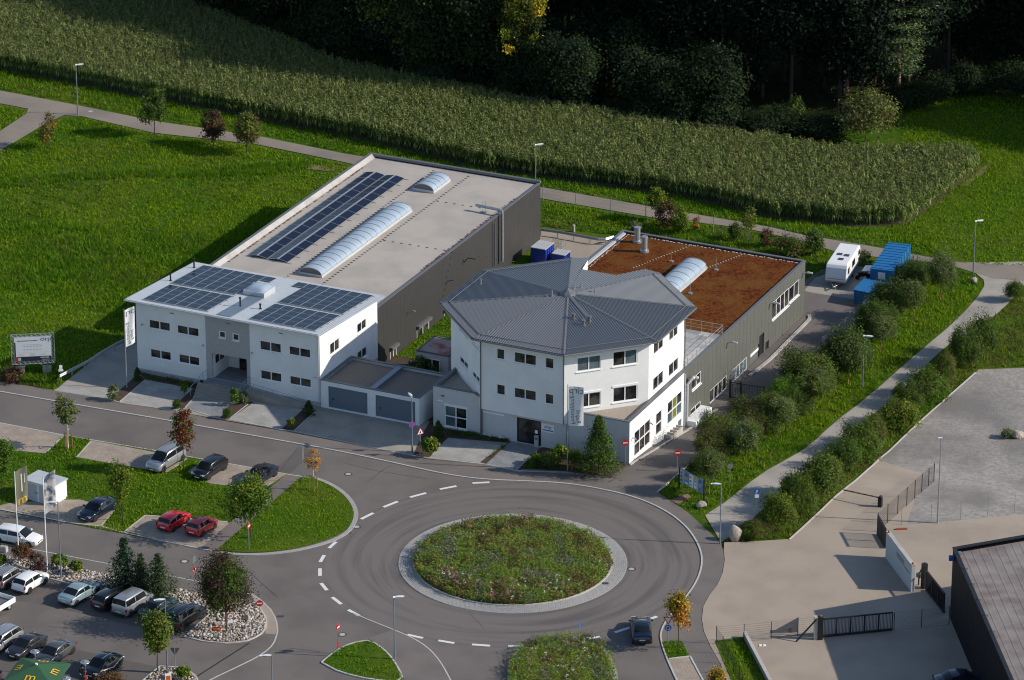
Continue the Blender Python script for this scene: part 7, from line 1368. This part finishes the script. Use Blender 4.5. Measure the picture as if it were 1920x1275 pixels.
for k in range(3):
    m = M()
    for j in range(3): m.box(P0_+.4+k*1.1, P0_+.9+k*1.1+.1*(j % 2), -.035, -.03, q1-1.85-.1*j, q1-1.82-.1*j)
    m.build('printed_text', MATS['print_grey'], pn)
for s in (-1, 1):
    m = M(); m.box(s*1.35-.45, s*1.35+.45, .2, 1.0, -.1, .72); m.build('ballast_block', CONC, bb); m = M(); m.tube([(s*1.35,.5,.7),(s*.5,.03,z0+.05)], .035, 6); m.tube([(s*1.35,.5,.7),(s*1.35,.03,z0)], .035, 6); m.tube([(s*1.35,.9,.7),(s*1.35,.03,z1-.3)], .03, 6); m.build('strut', GALV, bb)
# ---- notice board at the lane mouth
b0, b1 = (15.98,16.24), (18.21,13.32); ang = math.atan2(b1[1]-b0[1], b1[0]-b0[0]); Ln = math.hypot(b1[0]-b0[0], b1[1]-b0[1]); nb = thing('notice_board', 'long information board with map panels on dark posts at the lane mouth', 'notice board', (*b0, T(*b0)), ang)
for x in (0, Ln): m = M(); m.box(x-.06, x+.06, -.06, .06, -.1, 2.35); m.build('post', METD, nb)
m = M(); m.box(.06, Ln-.06, -.03, .03, .75, 2.25); pn = m.build('panel', mat('board_blue', (.2,.27,.36), .5), nb); rg = random.Random(8)
cols_ = [SBLUE, SWHITE, RED, SWHITE, METG, SYEL, LIDG, SBLUE]
for i in range(5):
    x = .12+i*(Ln-.24)/5; w = (Ln-.24)/5-.08
    m = M(); m.box(x, x+w, -.036, -.03, .85, 2.15); m.build('poster', (LIDG, MATS['board_blue'], SWHITE, LIDG, MATS['board_blue'])[i], pn)
    for j in range(3): z = .95+j*.42; m = M(); m.box(x+.06, x+w*rg.uniform(.5,.92), -.04, -.036, z, z+rg.uniform(.12,.3)); m.build('picture', cols_[(i*3+j*2) % 8], pn)
# ---- white transformer cabin
kb0, kb1 = (-46.58,14.05), (-43.75,12.24); ang = math.atan2(kb1[1]-kb0[1], kb1[0]-kb0[0]); kw = math.hypot(kb1[0]-kb0[0], kb1[1]-kb0[1]); kb = thing('transformer_cabin', 'white prefabricated cabin with flat metal roof behind the flags', 'cabin', (*kb0, T(*kb0)), ang); m = M(); m.box(0, kw, 0, 2.3, -.1, 1.95); m.build('wall', WALLW, kb); m = M(); m.box(-.1, kw+.1, -.1, 2.4, 1.95, 2.08); m.build('roof', METW, kb)
for k in range(2): m = M(); m.box(.15+k*kw/2, kw/2-.1+k*kw/2, -.03, 0, .1, 1.8); d = m.build('door', LIDG, kb); m = M(); m.box(kw/2-.35+k*.25, kw/2-.28+k*.25, -.06, -.03, .9, 1.05); m.build('handle', METD, d)
tb = thing('concrete_bollard_box', 'small pale concrete block beside the side street at the left edge', 'concrete block', (*(-47.28,2.39), 0), R(-20)); m = M(); m.box(-.35,.35,-.25,.25,0,.5); m.build('block', CONCL, tb); m = M(); m.box(-.3,.3,-.2,.2,.5,.56); m.build('cover', CONC, tb)
# ---- guard rails
def guardrail(lab, pts, h=.7):
    o = thing('guard_rail', lab, 'guard rail', (pts[0][0], pts[0][1], T(*pts[0]))); x0, y0 = pts[0]; zz = T(*pts[0]); m = M()
    p = resample(pts, 1.0)+[pts[-1]]
    for dz, r_ in ((.0, .09), (.16, .09)): m.tube([(x-x0, y-y0, T(x, y)-zz+h-.1+dz) for x, y in p], r_, 6)
    m.build('rail', GALV, o)
    for x, y in resample(pts, 2.0)+[pts[-1]]: m = M(); m.box(x-x0-.05, x-x0+.05, y-y0-.05, y-y0+.05, T(x, y)-zz-.1, T(x, y)-zz+h); m.build('post', GALV, o)
guardrail('guard rail along the left side of the sloping drive', [(-45.96,42.09),(-43.2,46.23),(-39.43,54.58)]); guardrail('guard rail at the back of the concrete yard between warehouse and hall', [(3.14,87.75),(5.27,86.93),(9.97,84.5),(11.17,85.47)])
bl = thing('concrete_bollard', 'short white pipe post in the grass behind the yard guard rail', 'bollard', (*(6.84,88.9), T(*(6.84,88.9)))); m = M(); m.cyl(0,0,-.1,.72,.14,12); m.build('pipe', CONCL, bl); m = M(); m.cyl(0,0,.72,.76,.16,12); m.build('cap', CONCL, bl)
# ---- fences
def mesh_fence(lab, pts, h, step, post, wire, nz=6, dense=0., name='mesh_fence', wr=.008, pr=.03):
    o = thing(name, lab, 'fence', (pts[0][0], pts[0][1], T(*pts[0]))); x0, y0 = pts[0]; zz = T(*pts[0]); P = resample(pts, step)
    if math.hypot(P[-1][0]-pts[-1][0], P[-1][1]-pts[-1][1]) > .3: P.append(pts[-1])
    pm_ = M().tube([(0,0,-.1),(0,0,h+.05)], pr, 6).mesh('post', post)
    for x, y in P: inst('post', pm_, o, (x-x0, y-y0, T(x, y)-zz))
    for a, b in zip(P, P[1:]):
        m = M()
        for k in range(nz):
            z = .08+(h-.1)*k/(nz-1); m.tube([(a[0]-x0,a[1]-y0,T(*a)-zz+z),(b[0]-x0,b[1]-y0,T(*b)-zz+z)], wr, 3, cap=False)
        if dense:
            L = math.hypot(b[0]-a[0], b[1]-a[1]); nn = int(L/dense)
            for k in range(1, nn): t = k/nn; x, y = a[0]+(b[0]-a[0])*t, a[1]+(b[1]-a[1])*t; m.tube([(x-x0,y-y0,T(x,y)-zz+.05),(x-x0,y-y0,T(x,y)-zz+h)], wr*.8, 3, cap=False)
        m.build('fence_panel', wire, o)
    return o
GRN = mat('fence_wire_grey', (.2,.23,.23), .5, .4); DKW = mat('fence_wire_dark', (.02,.02,.023), .5, .3)
mesh_fence('thin wire fence between the farm lane and the rear yard', [(3.45,98.43),(4.35,97.58),(14.35,93.2),(19.63,89.88),(28.34,85.47),(33.55,83.7),(37.57,82.09),(41.62,79.86)], 1.85, 4.3, GALV, GRN, 5, wr=.008, pr=.05)
mesh_fence('mesh fence along the lane side of the bushes on the bank', [(32.37,55.42),(34.82,60.06),(37.61,65.69)], 1.2, 1.6, GALV, GALV, 8, .2, wr=.006)
mesh_fence('dark mesh fence along the upper side of the paved yard', [(34.43,7.73),(35.35,8.56),(36.61,11.05),(38.04,14.02),(39.42,17.29),(40.77,20.71)] if False else [(34.24,6.56),(35.36,8.67),(36.59,10.81),(38.0,13.6),(39.31,16.75),(40.79,20.36)], 1.95, 2.25, DKW, DKW, 10, .2, wr=.008, pr=.04)
mesh_fence('dark mesh fence in front of the lower yard, left of the gate', [(18.06,-16.67),(20.16,-16.35),(22.74,-15.83),(25.35,-15.09),(27.03,-14.77)], 1.75, 2.5, DKW, DKW, 9, .0, pr=.035)
mesh_fence('dark mesh fence running down beside the grass wedge', [(18.06,-16.67),(18.5,-18.33),(18.95,-20.81),(19.45,-23.06),(19.93,-25.58)], 1.75, 2.0, DKW, DKW, 9, .1, wr=.005)
mesh_fence('dark mesh fence between the sliding gate and the black hall', [(34.03,-14.14),(36.42,-13.5),(39.1,-12.86)], 1.85, 2.6, DKW, DKW, 11, .0, pr=.035)
mesh_fence('nearly invisible wire fence round the gravel yard', [(36.57,8.08),(42.46,9.33),(45.63,10.68),(49.63,12.37)], 1.9, 2.9, GRN, GRN, 4, wr=.004, pr=.02)
mesh_fence('sliding gate of thin blue-grey bars across the lane entrance to the yard', [(40.89,79.55),(44.3,78.44)], 1.3, 3.1, GALV, GALV, 3, .4, name='yard_gate', wr=.02, pr=.08)
# gate across the service lane beside the hall
g0, g1 = (22.1,42.15), (25.44,40.8); ang = math.atan2(g1[1]-g0[1], g1[0]-g0[0]); Lg = math.hypot(g1[0]-g0[0], g1[1]-g0[1]); lg = thing('lane_gate', 'dark grey barred gate across the service lane beside the hall', 'gate', (*g0, T(*g0)), ang)
for x in (0, 1.15, Lg): m = M(); m.box(x-.09, x+.09, -.09, .09, -.1, 2.0); m.build('post', METD, lg)
for (a, b) in ((.12, 1.03), (1.27, Lg-.1)):
    m = M(); m.box(a, b, -.03, .03, 1.75, 1.83); m.box(a, b, -.03, .03, .12, .2); m.build('gate_rail', METD, lg); n_ = int((b-a)/.16)
    for k in range(n_): x = a+(b-a)*(k+.5)/n_; m = M(); m.box(x-.012, x+.012, -.012, .012, .2, 1.75); m.build('bar', METD, lg)
# white name wall with gates on both sides
w0, w1 = (34.48,0.91), (36.23,-6.25); ang = math.atan2(w1[1]-w0[1], w1[0]-w0[0]); Lw = math.hypot(w1[0]-w0[0], w1[1]-w0[1]); nw = thing('name_wall', 'free-standing white wall with dark lines of lettering between the two black gates', 'wall', (*w0, 0), ang)
m = M(); m.box(0, Lw, 0, .34, -.1, 2.7); m.build('wall', mat('name_wall_white', (.42,.43,.445), .9), nw); m = M(); m.box(-.03, Lw+.03, -.03, .37, 2.7, 2.76); m.build('coping', CONCL, nw)
for (a, b, c, d) in ((.42,.72,1.98,2.16),(.42,.7,1.72,1.86),(.72,.93,1.62,1.74)): m = M(); m.box(Lw*a, Lw*b, -.012, 0, c, d); m.build('lettering', METG, nw)
for x in (.3, Lw-.15): m = M(); m.lathe([(.11,0),(.11,.16),(.05,.22),(.001,.23)], (x,.17,2.76), 10); m.build('warning_light', mat('warning_orange', (.55,.1,.02), .4) if 'warning_orange' not in MATS else MATS['warning_orange'], nw)
def bargate(lab, p, q, h, solid=False, posts=True, name='bar_gate', panels=4, gap=.13):
    ang = math.atan2(q[1]-p[1], q[0]-p[0]); L = math.hypot(q[0]-p[0], q[1]-p[1]); o = thing(name, lab, 'gate', (*p, 0), ang); m = M(); m.box(0, L, -.06, .06, h-.12, h); m.build('top_rail', METD, o); m = M(); m.box(0, L, -.08, .08, .12, .32); m.build('bottom_rail', METD, o)
    for k in range(panels+1): x = L*k/panels; m = M(); m.box(max(0, x-.06), min(L, x+.06), -.055, .055, .32, h-.12); m.build('stile', METD, o)
    n_ = int(L/gap); bm__ = M().box(-.018, .018, -.018, .018, .32, h-.12).mesh('bar', METD)
    for k in range(n_): x = L*(k+.5)/n_; inst('bar', bm__, o, (x, 0, 0))
    return o
bargate('long sliding gate of vertical black bars at the lower yard', (27.51,-15.51), (33.89,-14.14), 1.95, panels=5, name='sliding_gate')
bargate('black gate leaf left of the white name wall', (34.14,5.98), (34.64,2.85), 2.1, panels=2)
bargate('black gate leaf right of the white name wall', (37.62,-5.92), (38.83,-10.72), 2.1, panels=3)
gp = thing('gate_post', 'black motor post with white cabinet at the left end of the sliding gate', 'gate post', (*(27.25,-15.83), 0), R(6)); m = M(); m.box(-.2,.28,-.18,.18,-.1,2.3); m.build('post', METD, gp); m = M(); m.box(-.48,-.2,-.12,.3,.0,2.3); m.build('white_pier', CONCL, gp); m = M(); m.tube([(-.35,-.15,2.1),(-2.1,-.25,.1)], .08, 6); m.build('brace', METD, gp); m = M(); m.lathe([(.1,0),(.1,.14),(.001,.2)], (.1,0,2.3), 10); m.build('warning_light', MATS['warning_orange'], gp)
gp = thing('gate_post', 'black motor post with grey box right of the white name wall', 'gate post', (*(37.47,-5.48), 0), R(-55)); m = M(); m.box(-.22,.22,-.2,.2,-.1,2.55); m.build('post', METD, gp); m = M(); m.box(-.9,-.45,-.2,.2,.9,1.3); m.build('motor_box', METG, gp); m = M(); m.tube([(-.2,0,2.2),(-.7,0,1.25),(-.75,0,.1)], .07, 6); m.build('brace', METD, gp)
db = thing('slanted_sheet', 'dark slanted sheet leaning behind the lower yard fence', 'metal sheet', (*(23.09,-14.67), 0), R(4)); m = M(); m.prism([(0,0),(2.4,.1),(2.4,.2),(0,.1)], .05, lambda x, y: .15+1.35*min(1, x/.9)); m.build('sheet', METG, db); m = M(); m.tube([(2.2,.2,1.3),(2.2,.9,.05)], .03, 5); m.build('prop', METD, db)
# barrier arm across the paved yard
p, q = (34.88,12.12), (31.52,13.94); ang = math.atan2(q[1]-p[1], q[0]-p[0]); Lb = math.hypot(q[0]-p[0], q[1]-p[1]); br = thing('barrier', 'lowered barrier arm with black housing across the paved yard entry', 'barrier', (*p, T(*p)), ang); m = M(); m.box(-.2,.18,-.16,.16,0,1.0); m.tube([(-.01,-.16,1.0),(-.01,.16,1.0)], .19, 14); m.build('housing', METD, br)
m = M(); m.box(.1, Lb, -.04, .04, .92, 1.02); m.build('arm', METD, br)
for k in range(5): m = M(); x = .4+k*(Lb-.5)/5; m.box(x, x+(Lb-.5)/10, -.045, .045, .915, 1.025); m.build('yellow_band', MATS['arm_ochre'] if 'arm_ochre' in MATS else mat('arm_ochre', (.2,.12,.04), .7), br)
m = M(); m.tube([(Lb-.08,0,.92),(Lb-.08,0,.0)], .02, 5); m.build('arm_rest', GALV, br)
bp = thing('bollard', 'black bollard in the grass edge below the hedge', 'bollard', (*(28.11,9.98), 0)); m = M(); m.cyl(0,0,-.1,1.0,.1,12); m.build('post', METD, bp); m = M(); m.lathe([(.1,0),(.11,.02),(.06,.08),(.001,.09)], (0,0,1.0), 12); m.build('cap', METG, bp)
# low concrete wall beside the grass wedge
r0, r1 = (20.49,-15.41), (22.5,-26.08); ang = math.atan2(r1[1]-r0[1], r1[0]-r0[0]); Lr = math.hypot(r1[0]-r0[0], r1[1]-r0[1]); rw_ = thing('retaining_wall', 'low grey concrete wall between grass wedge and lower yard', 'wall', (*r0, 0), ang); m = M(); m.box(0, Lr, 0, .26, -.1, .62); m.build('wall', CONC, rw_); m = M(); m.box(0, Lr, -.02, .28, .62, .66); m.build('coping', CONCL, rw_)
wp = thing('warning_plate', 'small white plate lying on the lower yard paving', 'plate', (*(22.15,-17.08), .07)); m = M(); m.box(-.3,.3,-.2,.2,0,.04); m.build('plate', SWHITE, wp); m = M(); m.box(-.06,.06,-.12,.12,.04,.05); m.build('symbol', BLACK, wp)
st_ = thing('stone_plinth', 'small grey letterbox column beside the octagonal building entrance', 'letterbox', (*(2.33,26.1), T(*(2.33,26.1))), BA); m = M(); m.box(-.2,.2,-.12,.12,-.1,1.2); m.build('column', LIDG, st_); m = M(); m.box(-.15,.15,-.135,-.12,.8,1.05); m.build('slot', METG, st_)
# small log and litter by the yard fence
lgp = thing('red_pallet', 'short red plank on the paving behind the white wall', 'plank', (*(36.48,7.03), .07), R(5)); m = M(); m.box(-.55,.55,-.09,.09,0,.12); m.build('plank', mat('plank_red', (.35,.06,.025), .8), lgp)
# ---- terrace of the restaurant, bottom left
UG = mat('parasol_green', (.022,.085,.035), .8); pc = (-41.62,-23.26); par = thing('parasol', 'large square green parasol with yellow emblems at the bottom edge', 'parasol', (pc[0]+.5, pc[1]-3.4, 0), R(-14)); m = M(); m.tube([(0,0,0),(0,0,3.15)], .04, 8); m.build('pole', GALV, par); hs, zt, ze = 2.3, 3.1, 2.35
cr = [(-hs,-hs),(hs,-hs),(hs,hs),(-hs,hs)]
for k in range(4):
    a, b = cr[k], cr[(k+1) % 4]; m = M(); m.add([(a[0],a[1],ze),(b[0],b[1],ze),(0,0,zt)], [(0,1,2)]); m.add([(a[0],a[1],ze),(b[0],b[1],ze),(b[0],b[1],ze-.16),(a[0],a[1],ze-.16)], [(0,1,2,3)]); cl = m.build('canopy', UG, par)
    mx, my = (a[0]+b[0])/2, (a[1]+b[1])/2; t = .68; aa = math.atan2(b[1]-a[1], b[0]-a[0]); sl_ = math.atan2(zt-ze, hs); o = text('m', 1.35, cl, (mx*t, my*t, zt-(zt-ze)*t+.04), (0,0,0), SYEL); o.rotation_euler = (Matrix.Rotation(aa, 4, 'Z') @ Matrix.Rotation(sl_, 4, 'X')).to_euler()
m = M(); m.cyl(0,0,zt-.02,zt+.1,.12,10); m.build('finial', SWHITE, par); m = M(); m.box(-.4,.4,-.4,.4,0,.1); m.build('base', CONC, par)
def heater(lab, px):
    o = thing('patio_heater', lab, 'patio heater', (*px, 0), 0, 'patio heaters'); m = M(); m.cyl(0,0,0,.75,.2,12); m.build('gas_housing', mat('heater_red', (.3,.05,.03), .6) if 'heater_red' not in MATS else MATS['heater_red'], o); m = M(); m.tube([(0,0,.75),(0,0,1.75)], .045, 8); m.build('stem', MATS['heater_red'], o); m = M(); m.cyl(0,0,1.75,2.05,.1,12); m.build('burner', GALV, o); m = M(); m.lathe([(.42,2.1),(.4,2.13),(.12,2.2),(.1,2.26),(.001,2.28)], n=20); m.build('reflector', GALV, o)
heater('patio heater behind the peak of the green parasol', (-41.77,-22.24)); heater('patio heater at the right tip of the green parasol', (-37.2,-24.27)); heater('patio heater cut by the bottom edge right of the parasol emblem', (-38.53,-27.37))
sg_ = thing('menu_board', 'white and orange menu board in the lower stone bed', 'sign', (*(-29.95,-24.87), 0), R(15)); m = M(); m.box(-.28,.28,-.03,.03,.2,1.3); b = m.build('board', SWHITE, sg_); m = M(); m.box(-.2,.2,-.04,-.03,.6,1.1); m.build('picture', MATS['warning_orange'], b)
for x in (-.2,.2): m = M(); m.box(x-.02,x+.02,-.02,.02,0,.2); m.build('leg', METG, sg_)
# ---- people on the restaurant terrace: one continuous skinned body each
SKIN = mat('skin', (.5,.3,.22), .6); CLO = dict(dark=mat('cloth_dark', (.012,.012,.016), .9), jeans=mat('cloth_jeans', (.03,.05,.1), .9), red=mat('cloth_red_check', (.4,.05,.05), .9, col2=(.65,.6,.58), scale=14, fac=(.45,.55), coord='OBJ'), hair=mat('hair_brown', (.03,.018,.012), .8))
def person(lab, loc, rz, top, legs, sit=False):
    o = thing('person', lab, 'person', (loc[0], loc[1], 0), rz); hipz = .5 if sit else .92; dz = hipz-.92
    J = {'pelvis':((0,0,.92+dz),.14),'belly':((0,0,1.08+dz),.13),'chest':((0,0,1.3+dz),.155),'neck':((0,0,1.48+dz),.06),'head':((0,.01,1.6+dz),.095),'crown':((0,0,1.71+dz),.075)}
    E_ = [('pelvis','belly'),('belly','chest'),('chest','neck'),('neck','head'),('head','crown')]
    for s, n in ((1,'r'),(-1,'l')):
        J['sh'+n] = ((.17*s,0,1.42+dz),.065); J['el'+n] = ((.24*s,-.04,1.14+dz),.047); J['wr'+n] = ((.22*s,.14,.97+dz),.034); J['ha'+n] = ((.21*s,.2,.93+dz),.036)
        J['hi'+n] = ((.1*s,0,.86+dz),.095)
        if sit: J['kn'+n] = ((.11*s,.42,.5),.065); J['an'+n] = ((.11*s,.42,.09),.045); J['to'+n] = ((.11*s,.58,.04),.04)
        else: J['kn'+n] = ((.105*s,.03,.48),.065); J['an'+n] = ((.11*s,-.02,.09),.045); J['to'+n] = ((.115*s,.14,.04),.04)
        E_ += [('chest','sh'+n),('sh'+n,'el'+n),('el'+n,'wr'+n),('wr'+n,'ha'+n),('pelvis','hi'+n),('hi'+n,'kn'+n),('kn'+n,'an'+n),('an'+n,'to'+n)]
    ks = list(J); me = bpy.data.meshes.new('body'); me.from_pydata([J[k][0] for k in ks], [(ks.index(a), ks.index(b)) for a, b in E_], []); b = bpy.data.objects.new('body', me); link(b)
    md = b.modifiers.new('skin', 'SKIN'); sv = me.skin_vertices[0].data
    for i, k in enumerate(ks): sv[i].radius = (J[k][1],)*2
    sv[0].use_root = True; s2 = b.modifiers.new('sub', 'SUBSURF'); s2.levels = 2; s2.render_levels = 2
    bpy.context.view_layer.update(); m2 = bpy.data.meshes.new_from_object(b.evaluated_get(bpy.context.evaluated_depsgraph_get())); bpy.data.objects.remove(b)
    m2.materials.clear()
    for x in (SKIN, CLO[top], CLO[legs], BLACK): m2.materials.append(x)
    for p in m2.polygons:
        z = p.center.z-dz; ax = abs(p.center.x); hand = p.center.y > .12 and ax > .15 and z > .8
        p.material_index = 0 if z > 1.47 or hand else 1 if z > .98 or (ax > .2 and z > .95) else 3 if p.center.z < .09 else 2
        p.use_smooth = True
    q = bpy.data.objects.new('body', m2); link(q, o)
    m = M(); m.lathe([(.001,.13),(.07,.11),(.1,.05),(.105,-.01),(.1,-.05)], (0,-.012,1.64+dz), 14); m.build('hair', CLO['hair'], o, smooth=True); return o
person('person in dark top and jeans standing beside the right patio heater', (-37.49,-24.17), R(200), 'dark', 'jeans')
person('person in red and white checked shirt sitting at the left picture edge', (-44.56,-24.47), R(-120), 'red', 'jeans', sit=True)
ch = thing('terrace_stool', 'dark stool under the person at the left picture edge', 'stool', (*(-44.56,-24.47), 0), R(-120)); m = M(); m.box(-.22,.22,-.22,.2,.4,.44); m.build('seat', METD, ch)
for sx in (-.19,.19):
    for sy in (-.19,.17): m = M(); m.tube([(sx,sy,0),(sx,sy,.4)], .018, 6); m.build('leg', METD, ch)
